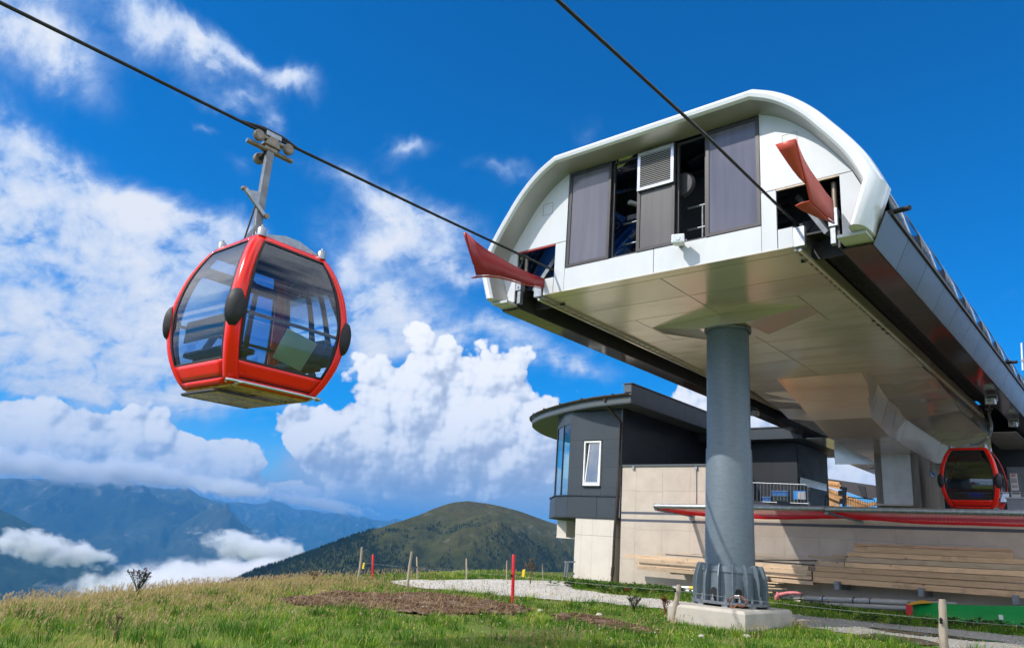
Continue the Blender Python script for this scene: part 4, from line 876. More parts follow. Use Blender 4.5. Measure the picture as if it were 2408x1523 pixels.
# ---- haul ropes: stranded, one real helix relief
def rope(name, label, pts, r=0.027, hi=None):
    P = []; pts = [Vector(p) for p in pts]
    for a, b in zip(pts[:-1], pts[1:]):
        n = max(2, int((b-a).length/0.05))
        P += [a.lerp(b, k/n) for k in range(n)]
    P.append(pts[-1]); dist = 0; secs = []; NS = 24
    for i, p in enumerate(P):
        if i: dist += (p-P[i-1]).length
        ph = dist/0.30*2*pi
        secs.append([((r*(0.90+0.16*abs(cos(3*(2*pi*k/NS)-3*ph/6*1.0))))*cos(2*pi*k/NS), (r*(0.90+0.16*abs(cos(3*(2*pi*k/NS)-3*ph/6*1.0))))*sin(2*pi*k/NS)) for k in range(NS)])
    m = MB(); m.sweep(P, secs); o = m.build(name, MT['rope'], smooth=70); return tag(o, label, 'rope')
RZ = 6.55
rope('haul_rope', 'dark stranded haul rope from which the large red cabin hangs', [(-11.05,-60,5.4),(-11.05,-20,6.25),(-11.04,1.7,6.44),(-11.04,5.73,6.475),(-11.04,10,6.57),(-11.04,14,6.69),(-11.04,15.2,6.7)])
rope('haul_rope', 'dark stranded haul rope crossing the window band into the red upright guide', [(-4.99,-30,5.6),(-4.98,2,6.45),(-4.98,6.1,6.55),(-4.98,10.2,6.67),(-4.98,14,6.66),(-4.98,15.6,6.62)])
# ------------------------------------------------------------------ gondola cabins
WP = [(0.0,0.675),(0.12,0.755),(0.3,0.835),(0.55,0.910),(0.87,0.952),(1.10,0.955),(1.38,0.925),(1.66,0.865),(1.92,0.775),(2.10,0.69),(2.20,0.63),(2.24,0.585)]
def cw(z):
    zs = [p[0] for p in WP]; ws = [p[1] for p in WP]
    k = 0
    while k < len(zs)-2 and z > zs[k+1]: k += 1
    m_ = lambda i: (ws[min(i+1,len(ws)-1)]-ws[max(i-1,0)])/(zs[min(i+1,len(ws)-1)]-zs[max(i-1,0)])
    h = zs[k+1]-zs[k]; t = (z-zs[k])/h
    return (2*t**3-3*t**2+1)*ws[k]+(t**3-2*t**2+t)*h*m_(k)+(-2*t**3+3*t**2)*ws[k+1]+(t**3-t**2)*h*m_(k+1)
CR = 0.115                                     # corner radius
def side_pt(face, t, z, off=0.0):
    """face 0:+X 1:-Y 2:-X 3:+Y; t in -1..1 across the flat part, off outwards"""
    w = cw(z); l = t*(w-CR); o = w+off
    return [(o, l, z), (l, -o, z), (-o, -l, z), (-l, o, z)][face]
def corner_pt(c, a, z, off=0.0):
    w = cw(z)-CR; sx, sy = [(1,-1),(-1,-1),(-1,1),(1,1)][c]
    return (sx*(w+(CR+off)*cos(a)), sy*(w+(CR+off)*sin(a)), z)
def zrange(a, b, n): return [a+(b-a)*k/(n-1) for k in range(n)]
Z0, Z1 = 0.30, 2.14
def make_cabin(label, rope_side, big):
    t = thing('gondola', label, 'gondola')
    B = lambda m, n, mt, **k: sub(m, n, MT[mt], t, **k)
    for c in range(4):
        m = MB(); rows = []
        for z in zrange(0.0, 2.24, 24):
            row = []
            sx, sy = [(1,-1),(-1,-1),(-1,1),(1,1)][c]; w = cw(z)-CR
            row.append((sx*(cw(z)), sy*(w-0.035), z))
            for a in [k*pi/2/6 for k in range(7)]: row.append(corner_pt(c, a, z, 0.018*sin(2*a)))
            row.append((sx*(w-0.035), sy*(cw(z)), z)); rows.append(row)
        m.grid(rows); B(m, 'corner_post', 'red', smooth=40, solid=0.05)
    for f in range(4):
        m = MB(); m.grid([[side_pt(f, tt, z, -0.004) for tt in zrange(-.965,.965,9)] for z in zrange(0.10, Z0, 5)]); B(m, 'skirt_panel', 'red', smooth=40, solid=0.03)
        m = MB(); m.grid([[side_pt(f, tt, z, -0.016) for tt in zrange(-.965,.965,9)] for z in zrange(0.06, 0.11, 2)]); B(m, 'skirt_groove', 'cabin_maroon', solid=0.02)
        m = MB(); m.grid([[side_pt(f, tt, z, 0.004) for tt in zrange(-.965,.965,9)] for z in zrange(0.0, 0.07, 3)]); B(m, 'sill_rail', 'red', smooth=40, solid=0.03)
        m = MB(); m.grid([[side_pt(f, tt, z, -0.004) for tt in zrange(-.965,.965,9)] for z in zrange(Z1, 2.24, 5)]); B(m, 'top_rail', 'red', smooth=40, solid=0.03)
        te = 0.935
        m = MB(); m.grid([[side_pt(f, tt, z, -0.018) for tt in zrange(-te,te,11)] for z in zrange(Z0+.01, Z1-.01, 15)]); wn = B(m, 'window_pane', 'glass_cabin' if big else 'glass_dark', smooth=60)
        for a, b, za, zb in ((-te-.012,-te+.045,Z0,Z1),(te-.045,te+.012,Z0,Z1)):
            m = MB(); m.grid([[side_pt(f, tt, z, -0.006) for tt in (a,b)] for z in zrange(za,zb,15)]); o = m.build('gasket', MT['black'], smooth=60, solid=.012); o.parent = wn
        for za, zb in ((Z0-.01,Z0+.03),(Z1-.03,Z1+.008)):
            m = MB(); m.grid([[side_pt(f, tt, z, -0.005) for tt in zrange(-te,te,9)] for z in (za,zb)]); o = m.build('gasket', MT['black'], smooth=60, solid=.012); o.parent = wn
        # bumper pods on the corner, straddling the post
    for c in range(4):
        m = MB(); rows = []
        for k in range(13):
            v = -1+2*k/12; z = 0.98+0.265*v; e = max(0.0, 1-abs(v)**2.6)**0.5; row = []
            for j in range(11):
                u = -1+2*j/10; a = pi/4+(pi/4+.18)*u*max(e,.35); g = 0.075*e*max(0.0,1-abs(u)**3.0)**0.5
                p = corner_pt(c, min(max(a, -0.0), pi/2), z, 0.012+g)
                sx, sy = [(1,-1),(-1,-1),(-1,1),(1,1)][c]
                if a < 0: p = (p[0], p[1]+sy*a*0.25, z)
                if a > pi/2: p = (p[0]-sx*(a-pi/2)*0.25, p[1], z)
                row.append(p)
            rows.append(row)
        m.grid(rows); B(m, 'bumper', 'black', smooth=60)
    m = MB(); w = cw(2.22)-.01; m.box(-w, w, -w, w, 2.19, 2.235); B(m, 'roof', 'red', bevel=.02)
    m = MB(); w = cw(2.10)-.05; m.box(-w, w, -w, w, 2.09, 2.11); B(m, 'ceiling', 'cabin_dark')
    m = MB(); w = cw(0.0)-0.045; m.box(-w, w, -w, w, -0.025, 0.03); fl = B(m, 'floor', 'floor_ply', bevel=.006)
    for k in range(10):
        for yy in (-w+.09, -w+.17, w-.09, w-.17):
            xx = -w+.1+k*(2*w-.2)/9+(.03 if yy in (-w+.17, w-.17) else 0)
            m = MB(); m.lathe([(.021,-.0285),(.021,-.026)], (xx, yy, 0), 10); o = m.build('drain_hole', MT['black']); o.parent = fl
    m = MB(); m.lathe([(.05,-.0285),(.05,-.026)], (.25,-.05,0), 16); m.lathe([(.05,-.0285),(.05,-.026)], (-.3,.1,0), 16); o = m.build('floor_hatch', MT['black']); o.parent = fl
    # benches at both ends, posts and rails inside
    for s in (-1, 1):
        m = MB(); m.box(-.66, .66, min(s*.36,s*.76), max(s*.36,s*.76), .46, .54); B(m, 'bench', 'cabin_dark', bevel=.02)
        m = MB(); m.box(-.6, .6, s*.80-.015, s*.80+.015, .66, .98); B(m, 'backrest', 'cabin_dark', bevel=.01)
    for f in ((0, 2) if big else (1, 3, 0, 2)):
        m = MB(); m.tube([Vector(side_pt(f, tt, .97, -.07)) for tt in zrange(-.98,.98,7)], .026, 8); B(m, 'grab_rail', 'cabin_dark', smooth=40)
    if big:
        for x0, x1 in ((-.45,-.05), (-.05, .02)):
            m = MB(); m.grid([[side_pt(2, q, z, -.05) for q in (x0*.9-.04, x0*.9+.06)] for z in zrange(.1,1.95,10)]); B(m, 'door_post', 'cabin_maroon', solid=.04)
        m = MB(); m.bar((-.62,-.62,.3),(-.55,.1,1.9),.07,.09); B(m, 'inner_strut', 'cabin_maroon')
        m = MB(); m.grid([[side_pt(f2, q, z, -.06) for q in (-.95,.95)] for f2 in (2,) for z in (1.78,1.94)]); B(m, 'inner_header', 'cabin_maroon', solid=.04)
        m = MB(); m.extrude([side_pt(0,-.25,.45,-.045), side_pt(0,.42,.36,-.045), side_pt(0,.56,.80,-.045), side_pt(0,-.08,.90,-.045)], (-.004,0,0)); B(m, 'notice_sheet', 'paper')
    # tubular ski rail under the +X side and step lip under the -Y side
    w = cw(.03)
    m = MB(); m.tube([(w-.03,-w-.02,.02),(w+.05,-w-.06,.03),(w+.07,-w+.01,.03),(w+.07,w-.01,.03),(w+.05,w+.06,.03),(w-.03,w+.04,.02)], .022, 10); B(m, 'ski_rail', 'steel', smooth=50)
    for y in (-w+.1, w-.1):
        m = MB(); m.bar((w-.03,y,-.01),(w+.12,y,.02),.05,.02); B(m, 'rail_stay', 'steel')
    m = MB(); m.tube([(-w+.04,w*.6,-.07),(-w+.04,-w+.06,-.07),(-w+.07,-w+.03,-.07),(w*.30,-w+.03,-.07),(w*.34,-w+.08,-.06)], .022, 8); B(m, 'step_lip', 'cabin_dark', smooth=50)
    m = MB(); m.box(-w+.05, w*.33, -w+.04, w*.6, -.085, -.07); B(m, 'under_tray', 'floor_ply')
    # roof hardware
    for sx in (-1, 1):
        for sy in (-1, 1):
            m = MB(); m.lathe([(.075,2.215),(.075,2.235),(.062,2.240),(.062,2.335),(.05,2.350),(.02,2.355),(.018,2.395)], (sx*.56, sy*.53, 0), 16); B(m, 'damper_pot', 'galv', smooth=40)
    for sx in (-1, 1):
        pts = [(-.56,2.250),(.56,2.250),(.56,2.260),(.36,2.310),(.12,2.375),(-.12,2.375),(-.36,2.310),(-.56,2.260)]
        m = MB(); m.extrude([(sx*.53, y, z) for y, z in pts], (.02, 0, 0)); B(m, 'roof_plate', 'galv')
    for sy in (-1, 1):
        pts = [(-.56,2.250),(.56,2.250),(.56,2.260),(.30,2.320),(.09,2.460),(-.09,2.460),(-.30,2.320),(-.56,2.260)]
        m = MB(); m.extrude([(x, sy*.06, z) for x, z in pts], (0, .03, 0)); B(m, 'hanger_yoke', 'galv')
    # hanger: box arm, from the roof centre out to the grip side and up
    s = rope_side
    if big: path = [(s*.04,0,2.40),(s*.30,0,2.43),(s*.60,0,2.55),(s*.82,0,2.78),(s*.905,0,3.06),(s*.92,0,3.3),(s*.93,0,4.38)]
    else: path = [(s*.0,0,2.40),(s*.22,0,2.45),(s*.46,0,2.56),(s*.64,0,2.72),(s*.74,0,2.95),(s*.77,0,3.2),(s*.74,0,3.45),(s*.72,0,3.7)]
    P = interp_curve(path, 34)
    sec = [(-.068,-.045),(.068,-.045),(.068,.045),(-.068,.045)]
    m = MB(); m.sweep(P, sec, up=(s*-1.0, 0, .35)); h = B(m, 'hanger_arm', 'hanger', bevel=.012)
    gx, gz = P[-1].x, P[-1].z
    m = MB(); m.tube([(gx,-.44,gz+.02),(gx,.44,gz+.02)], .045, 14); B(m, 'spring_tube', 'machine', smooth=40)
    m = MB(); m.cyl((gx,-.45,gz+.02),(gx,-.44,gz+.02),.04,14); B(m, 'tube_end', 'sign_blue')
    m = MB(); m.box(gx-.10,gx+.05,-.13,.13,gz+.0,gz+.17); m.bar((gx-.02*s,-.30,gz+.20),(gx-.02*s,.30,gz+.20),.10,.06); m.hexa([(gx-.06,-.17,gz+.08),(gx+.08,-.17,gz+.08),(gx+.08,.17,gz+.08),(gx-.06,.17,gz+.08),(gx-.04,-.07,gz+.26),(gx+.08,-.07,gz+.26),(gx+.08,.07,gz+.26),(gx-.04,.07,gz+.26)]); B(m, 'grip_body', 'machine', bevel=.015)
    rz = 0.30
    m = MB(); m.tube([(gx-.01,-.70,gz+rz),(gx-.01,-.28,gz+rz+.055),(gx-.01,-.2,gz+rz+.06),(gx-.01,.2,gz+rz+.06),(gx-.01,.28,gz+rz+.055),(gx-.01,.70,gz+rz)], [.012,.04,.05,.05,.04,.012], 10); B(m, 'rope_shoe', 'black', smooth=50)
    m = MB(); m.box(gx-.065,gx+.065,-.15,.15,gz+rz-.05,gz+rz+.045); B(m, 'grip_jaw', 'galv', bevel=.015)
    for y, z in ((-.29,.16),(.29,.16)):
        m = MB(); m.cyl((gx+.04,y,gz+z),(gx+.12,y,gz+z),.10,22); r_ = B(m, 'roller', 'rubber_tan', smooth=40, bevel=.015)
        m = MB(); m.cyl((gx+.12,y,gz+z),(gx+.128,y,gz+z),.07,18); o = m.build('hub', MT['machine']); o.parent = r_
    m = MB(); m.cyl((gx-.26,-.06,gz-.09),(gx-.17,-.06,gz-.09),.10,22); r_ = B(m, 'side_roller', 'rubber_tan', smooth=40, bevel=.015)
    m = MB(); m.cyl((gx-.17,-.06,gz-.09),(gx-.02,-.06,gz-.03),.045,12); o = m.build('axle', MT['black'], smooth=40); o.parent = r_
    if big:
        m = MB(); m.bar((gx+.06,-.34,gz-.86),(gx+.07,.08,gz-1.20),.05,.07); m.extrude([(gx+.05,-.30,gz-.85),(gx+.05,-.06,gz-.80),(gx+.05,-.06,gz-1.05)], (.012,0,0)); B(m, 'door_lever', 'galv', bevel=.006)
        m = MB(); m.cyl((gx+.08,-.36,gz-.85),(gx+.0,-.36,gz-.85),.035,12); m.cyl((gx+.07,.09,gz-1.20),(gx+.13,.09,gz-1.20),.045,14); B(m, 'lever_roller', 'machine', smooth=40)
        m = MB(); m.tube([(gx+.06,-.12,gz-1.1),(gx+.05,-.20,gz-1.75)],.016,8); m.tube([(gx+.05,-.20,gz-1.75),(gx+.1,-.24,gz-2.0),(gx+.2,-.2,gz-2.13),(gx+.55,-.1,gz-2.10)],.014,8); B(m, 'control_cable', 'black', smooth=50)
        m = MB(); m.box(gx+.02,gx+.12,-.26,-.12,gz-1.83,gz-1.80); m.extrude([(gx+.05,-.24,gz-1.80),(gx+.05,-.08,gz-1.80),(gx+.05,-.08,gz-1.42)], (.012,0,0)); B(m, 'cable_bracket', 'galv')
    if big:
        up_ = ('hanger_arm','spring_tube','tube_end','grip_body','rope_shoe','grip_jaw','roller','side_roller','door_lever','lever_roller','control_cable','cable_bracket')
        for o in t.children:
            if o.name.split('.')[0] in up_: o.location.y += .17
    return t
cab1 = make_cabin('large red gondola cabin hanging in mid air from the left haul rope', -1, True)
cab1.location = (-10.11, 5.73, 1.80)
cab2 = make_cabin('small distant red gondola cabin standing under the station roof at the terrace', 1, False)
cab2.location = (-5.30, 32.95, 2.38)
def text(name, body, size, mat, loc, rot, parent=None, align='CENTER'):
    cu = bpy.data.curves.new(name, 'FONT'); cu.body = body; cu.size = size; cu.align_x = align; cu.align_y = 'CENTER'; cu.extrude = 0.002
    cu.materials.append(MT[mat]); o = bpy.data.objects.new(name, cu); COL.objects.link(o); o.location = loc; o.rotation_euler = rot
    dg = bpy.context.evaluated_depsgraph_get(); me = bpy.data.meshes.new_from_object(o.evaluated_get(dg)); me.name = name
    bpy.data.objects.remove(o); o = bpy.data.objects.new(name, me); COL.objects.link(o); o.location = loc; o.rotation_euler = rot
    if parent is not None: o.parent = parent
    return o
ty = -(cw(.5)+.006)
text('lettering', 'HOLLERSBACH\nMITTERSILL', 0.085, 'print_blue', (.18, ty, .475), (radians(90+14),0,0), cab2)
for x, z in ((.76,3.0),(.62,2.68)): text('cabin_number', '8', 0.15, 'number', (x, -.092, z), (radians(90), radians(12), 0), cab2)
for x0, x1, z0, z1 in ((-.62,-.18,.85,.93),(-.62,-.22,.70,.73),(.12,.62,.80,.93),(-.55,.66,.555,.585)):
    m = MB(); m.box(x0,x1,-.72,-.70,z0,z1); sub(m, 'bench_strip', MT['grey_board'], cab2)
# opened door leaf of the parked cabin
m = MB(); m.box(.90,.93,-.35,.45,.30,1.3); sub(m, 'door_leaf', MT['mirror_sheet'], cab2)
m = MB(); m.box(.86,1.15,-.55,-.50,.28,.62); sub(m, 'door_step', MT['mirror_sheet'], cab2)
m = MB(); m.box(.80,1.6,-.6,-.55,.58,.60); sub(m, 'door_arm', MT['galv_dark'], cab2)
# ------------------------------------------------------------------ building on the left of the terrace
bl = thing('mountain_building', 'anthracite clad rounded building with wide curved eave and pale concrete base', 'building', (-19.0, 28.0, -1.3))
def bp(mb, name, mat, **k): return at0(mb.build(name, mat, **k), bl)
WY = 28.0
# pale base, three shuttered bays
bx = [-19.96, -19.62, -19.05, -18.12, -17.93]
for a, b in zip(bx[:-1], bx[1:]):
    for za, zb2 in ((-1.9, 0.55), (0.55, 1.28)):
        m = MB(); m.box(a+.003, b-.003, WY+.02, WY+4.0, za+.005, zb2-.005); bp(m, 'concrete_panel', MT['concrete_white'])
# plan of the rounded end
plan = [(-17.65,28.0),(-20.45,28.0),(-21.08,28.30),(-22.10,29.18),(-22.75,30.6),(-22.95,33.0),(-22.4,37.0),(-20.6,40.0),(-17.65,40.0)]
inn = [(x*0.985-0.28, 28.12+(y-28)*0.985) for x, y in plan]
m = MB(); m.box(-19.93,-17.96,WY+.06,WY+3.9,-1.9,1.25); bp(m, 'base_core', MT['wall_dark'])
m = MB(); m.prism([(x+0.12 if x < -20 else x, y+0.10) for x, y in plan], 1.34, 2.15); bp(m, 'skirt_core', MT['clad_dark'])
skirt = [(-17.65,27.985),(-20.45,27.985),(-21.45,28.40),(-23.2,30.3),(-23.7,33.0),(-23.0,38.0)]
def strip_panels(pl, z0, z1, name, mat, gap=.008, th=.03):
    for (x0,y0),(x1,y1) in zip(pl[:-1], pl[1:]):
        a, b = Vector((x0,y0,0)), Vector((x1,y1,0)); t = (b-a).normalized(); n = Vector((-t.y, t.x, 0)); n = n if n.dot(Vector((-19,33,0))-a) > 0 else -n
        a, b = a+t*gap, b-t*gap
        m = MB(); m.hexa([a+Vector((0,0,z0)), b+Vector((0,0,z0)), b+n*th+Vector((0,0,z0)), a+n*th+Vector((0,0,z0)), a+Vector((0,0,z1)), b+Vector((0,0,z1)), b+n*th+Vector((0,0,z1)), a+n*th+Vector((0,0,z1))]); bp(m, name, mat, bevel=.002)
strip_panels([(-17.65,27.985),(-18.85,27.985)], 1.29, 2.20, 'clad_panel', MT['clad']); strip_panels([(-18.85,27.985),(-20.45,27.985)], 1.29, 2.20, 'clad_panel', MT['clad'])
strip_panels(skirt[1:], 1.29, 2.20, 'clad_panel', MT['clad'])
m = MB(); m.prism([(x-.04*(i>0), y-.04) for i, (x, y) in enumerate(skirt)]+[(-17.65,38)], 2.205, 2.245); bp(m, 'sill_cap', MT['clad_dark'])
m = MB(); m.prism([(x, y) for x, y in skirt]+[(-17.65,38)], 1.26, 1.285); bp(m, 'skirt_underside', MT['wall_dark'])
rowsz = [2.25, 2.60, 3.45, 4.30, 4.68, 5.99]
for a, b in zip(rowsz[:-1], rowsz[1:]):
    if b < 4.7:
        strip_panels([(-19.68,27.99),(-20.45,27.99)], a, b-.006, 'clad_panel', MT['clad'])
        strip_panels([(-17.65,27.99),(-18.68,27.99)], a, b-.006, 'clad_panel', MT['clad'])
    else: strip_panels([(-17.65,27.99),(-20.45,27.99)], a, b, 'clad_panel', MT['clad'])
m = MB(); m.box(-19.68, -18.68, 27.99, 28.02, 2.25, 2.60); bp(m, 'clad_panel', MT['clad'])
m = MB(); m.box(-20.4, -17.7, 28.06, 28.3, 2.25, 5.95); m.box(-17.75,-17.62,28.03,28.5,1.3,6.0); bp(m, 'wall_core', MT['clad_dark'])
# tilt window
f = MB(); x0, x1, z0, z1 = -19.64, -18.73, 2.66, 4.63; y = 27.96; w = .07
f.box(x0,x0+w,y,y+.10,z0,z1); f.box(x1-w,x1,y,y+.10,z0,z1); f.box(x0+w,x1-w,y+.002,y+.098,z0,z0+w+.03); f.box(x0+w,x1-w,y+.002,y+.098,z1-w,z1)
wnd = bp(f, 'window_frame', MT['pvc'], bevel=.006)
m = MB(); m.box(x0+.02,x1+.02,y-.06,y,z0-.05,z0-.01); bp(m, 'window_sill', MT['clad_dark'])
m = MB(); m.box(x0+w,x1-w,y+.095,y+.10,z0+w,z1-w); o = m.build('dark_recess', MT['wall_dark']); at0(o, bl)
q = MB(); c1 = Vector((x0+.13, y+.01, z0+.12)); c2 = Vector((x1-.09, y+.01, z0+.12)); tl = Vector((x0+.26, y+.085, z1-.10)); tr = Vector((x1-.09, y+.085, z1-.10))
for a, b in ((c1,tl),(c2,tr),(c1,c2),(tl,tr)): q.bar(a, b, .05, .045, up=(0,1,0))
bp(q, 'window_sash', MT['pvc'])
m = MB(); m.add([c1,c2,tr,tl],[(0,1,2,3)]); bp(m, 'pane', MT['glass_win'])
# glazed bay
for (xa,ya),(xb,yb) in zip(plan[1:4], plan[2:5]):
    a, b = Vector((xa+.02,ya+.03,0)), Vector((xb+.02,yb+.03,0)); t = (b-a).normalized(); a, b = a+t*.02, b-t*.02
    m = MB(); m.add([a+Vector((0,0,2.25)), b+Vector((0,0,2.25)), b+Vector((0,0,5.45)), a+Vector((0,0,5.45))], [(0,1,2,3)]); bp(m, 'bay_pane', MT['glass_bay'])
for x, yv in plan[1:6]:
    m = MB(); m.box(x-.02, x+.02, yv, yv+.05, 2.24, 5.5); bp(m, 'bay_mullion', MT['clad_dark'])
strip_panels(plan[1:7], 5.46, 6.0, 'bay_header', MT['clad'])
m = MB(); m.prism([(-17.9,29.2),(-20.2,29.3),(-21.2,30.0),(-21.8,31),(-22,33),(-17.9,34)], 2.3, 5.9); bp(m, 'bay_interior', MT['grey_board'])
# eave: level rounded roof edge
arc = [(-16.66,27.0),(-17.6,27.12),(-18.6,27.26),(-19.5,27.50),(-20.34,27.80),(-21.15,28.16),(-21.95,28.56),(-22.75,28.98),(-23.5,29.46),(-24.2,29.98),(-24.85,30.55),(-25.4,31.25),(-25.85,32.05),(-26.3,33.0),(-26.7,34.1),(-26.95,35.3),(-27.0,36.8),(-26.6,39.0),(-25.5,41.5),(-23.5,44),(-20,46),(-16.66,46.5)]
m = MB(); m.prism(arc, 6.03, 6.06); bp(m, 'eave_underside', MT['eave'])
seg_ = [0,2,4,6,8,10,12,14,16,18]
for a, b in zip(seg_[:-1], seg_[1:]):
    pl = arc[a:b+1]; m = MB(); m.grid([[(x,y,6.065) for x,y in pl],[(x,y,6.36) for x,y in pl]]); bp(m, 'eave_board', MT['eave'], solid=.02)
m = MB(); m.prism([(x*0.999, y+.03) for x, y in arc], 6.37, 6.50); bp(m, 'roof_deck', MT['roof_dark'])
gut = [(x-.05 if x < -20 else x, y-.08, 6.42) for x, y in arc[:19]]
m = MB(); m.sweep(gut, [(.085*cos(a), .085*sin(a)) for a in [pi+k*pi/8 for k in range(9)]]+[(.07*cos(a), .07*sin(a)) for a in [2*pi-k*pi/8 for k in range(9)]]); g_ = bp(m, 'gutter', MT['copper'], smooth=50)
for k in range(1, 18, 2):
    x, yv, z = gut[k]; m = MB(); m.box(x-.008,x+.008,yv-.09,yv+.09,6.42,6.495); o = m.build('gutter_bracket', MT['copper']); at0(o, bl)
z5 = lambda x, y: ((2050+x/1.692)/1.701, (1480+y/1.692)/1.701)
dp = [aY(*z5(630,178),27.15), aY(*z5(630,225),27.25), aY(*z5(640,245),27.35), aY(*z5(725,340),27.85), aY(*z5(732,360),27.88), aY(*z5(712,800),27.88), aY(*z5(690,1100),27.88), aY(*z5(680,1330),27.88), aY(*z5(670,1440),27.88)]
m = MB(); m.tube(dp, .055, 12); bp(m, 'downpipe', MT['copper'], smooth=50)
m = MB(); a = dp[-2]; m.cyl(a, a+(dp[-1]-a)*.55, .075, 12); m.lathe([(.05,-.25),(.12,0.0),(.12,.04)], dp[0], 12); bp(m, 'pipe_collar', MT['copper'], smooth=40)
for k in (4.6, 5.5, 6.4):
    p = dp[int(k)].lerp(dp[int(k)+1], k-int(k)); m = MB(); m.cyl(p-Vector((0,0,.02)), p+Vector((0,0,.02)), .066, 12); bp(m, 'pipe_clip', MT['copper'])
# gable: parapet on the right edge and dark side wall under it
ye = [27.0, 29.4, 31.8, 34.2, 36.6, 39.0, 41.4, 46.5]
for a, b in zip(ye[:-1], ye[1:]):
    m = MB(); m.box(-16.66, -16.62, a+.005, b-.005, 6.03, 6.86); bp(m, 'parapet_panel', MT['clad_dark'])
m = MB(); m.box(-17.0, -16.663, 27.0, 46.5, 6.51, 6.86); bp(m, 'parapet_core', MT['eave'])
m = MB(); m.box(-17.05, -16.58, 26.96, 46.5, 6.862, 6.90); bp(m, 'parapet_cap', MT['roof_dark'])
for a, b in zip(ye[:-1], ye[1:]):
    for za, zb2 in ((3.5, 4.7), (4.7, 6.02)):
        m = MB(); m.box(-17.64, -17.60, max(a,28.0)+.004, b-.004, za, zb2-.006); bp(m, 'side_panel', MT['clad_dark'])
m = MB(); m.tube([(-17.1,26.97,6.52),(-17.1,26.97,6.84),(-16.98,26.97,6.84)], .012, 6); bp(m, 'lightning_rod', MT['galv'])
m = MB(); m.box(-17.70,-17.64,27.95,28.0,1.35,6.0); bp(m, 'corner_strip', MT['galv_dark'])
# small hanging box window under the skirt
hb = [aY(*z5(*p), 29.4) for p in [(303,1012),(366,1018),(362,1130),(298,1128),(430,1022),(420,1137)]]
m = MB(); m.hexa([hb[3], hb[2], hb[2]+Vector((0,.8,0)), hb[3]+Vector((0,.8,0)), hb[0], hb[1], hb[1]+Vector((0,.8,0)), hb[0]+Vector((0,.8,0))]); bp(m, 'underhung_box', MT['concrete_white'])
m = MB(); m.bar(hb[3], hb[5], .05, .05); bp(m, 'underhung_rail', MT['concrete_white'])
# ------------------------------------------------------------------ terrace wall
rw = thing('retaining_wall', 'long pale concrete terrace wall with two slate painted bands', 'wall', (-8, WY, -1.3))
def rp(mb, name, mat, **k): return at0(mb.build(name, mat, **k), rw)
cols = [-17.60, -16.9, -15.65, -14.4, -13.15, -11.9, -10.65, -9.4, -8.15, -6.9, -5.65, -4.4, -3.15, -1.9, -0.65, .6, 1.85, 3.1, 4.35, 5.6]
lift = lambda x: 0.0135*(x+17.6)          # the bands climb slightly to the right
for a, b in zip(cols[:-1], cols[1:]):
    rws = [-1.9, -0.35, 0.90, 2.45, 3.48] if b < -13.1 else [-1.9, -0.35, 0.90, 1.96]
    off = 0.0 if int(round(a*10)) % 2 else 0.1
    for k, (za, zb2) in enumerate(zip(rws[:-1], rws[1:])):
        m = MB(); m.box(a+.002, b-.002, WY, WY+.3, za+.002+(off*.4 if 0 < k else 0), zb2-.002+(off*.4 if k < len(rws)-2 else 0)); rp(m, 'concrete_panel', MT['concrete'], bevel=.003)
for z0, z1 in ((1.50,1.60),(1.20,1.30)):
    m = MB(); xa, xb = -17.6, 5.6; m.hexa([(xa,WY-.004,z0),(xb,WY-.004,z0+lift(xb)),(xb,WY-.001,z0+lift(xb)),(xa,WY-.001,z0),(xa,WY-.004,z1),(xb,WY-.004,z1+lift(xb)),(xb,WY-.001,z1+lift(xb)),(xa,WY-.001,z1)]); rp(m, 'painted_band', MT['stripe'])
m = MB(); m.box(-17.62, -13.12, WY-.05, WY+.32, 3.485, 3.56); rp(m, 'coping_flashing', MT['eave'])
m = MB(); m.box(-13.12, 5.6, WY-.02, WY+.32, 1.965, 2.03); rp(m, 'coping_flashing', MT['galv_dark'])
for px in (738, 1120):
    z5b = lambda x, y: ((2050+x/1.5226)/1.701, (1450+y/1.5226)/1.701)
    p = aY(*z5b(px, 640), 27.97); m = MB(); m.box(p.x-.05,p.x+.05,27.92,27.99,p.z-.06,p.z+.06); rp(m, 'wall_clip', MT['galv'])
p = aY(*z5b(1120,640),27.97); q2 = aY(*z5b(1120,865),27.97); m = MB(); m.cyl(p, q2, .012, 6); rp(m, 'wall_cable', MT['galv_dark'])
for x in (260,85),:
    pass
z6 = lambda x, y: ((2900+x/1.6204)/1.701, (1650+y/1.6204)/1.701)
for p in ((260,1085),(722,1118),(1268,1162),(1882,1212)):
    c = aY(*z6(*p), 26.75); m = MB(); m.box(c.x-.075,c.x+.075,26.75,WY,c.z-.13,c.z+.13); rp(m, 'support_arm', MT['galv_dark'], bevel=.006)
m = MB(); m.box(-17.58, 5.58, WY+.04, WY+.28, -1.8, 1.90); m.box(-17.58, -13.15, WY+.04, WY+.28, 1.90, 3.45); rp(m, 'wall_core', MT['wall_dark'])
m = MB(); m.box(-17.6, 9, WY+.31, 75, -1.5, 1.95); tag(m.build('terrace_floor', MT['concrete_old']), 'raised terrace floor behind the concrete wall', kind='structure')
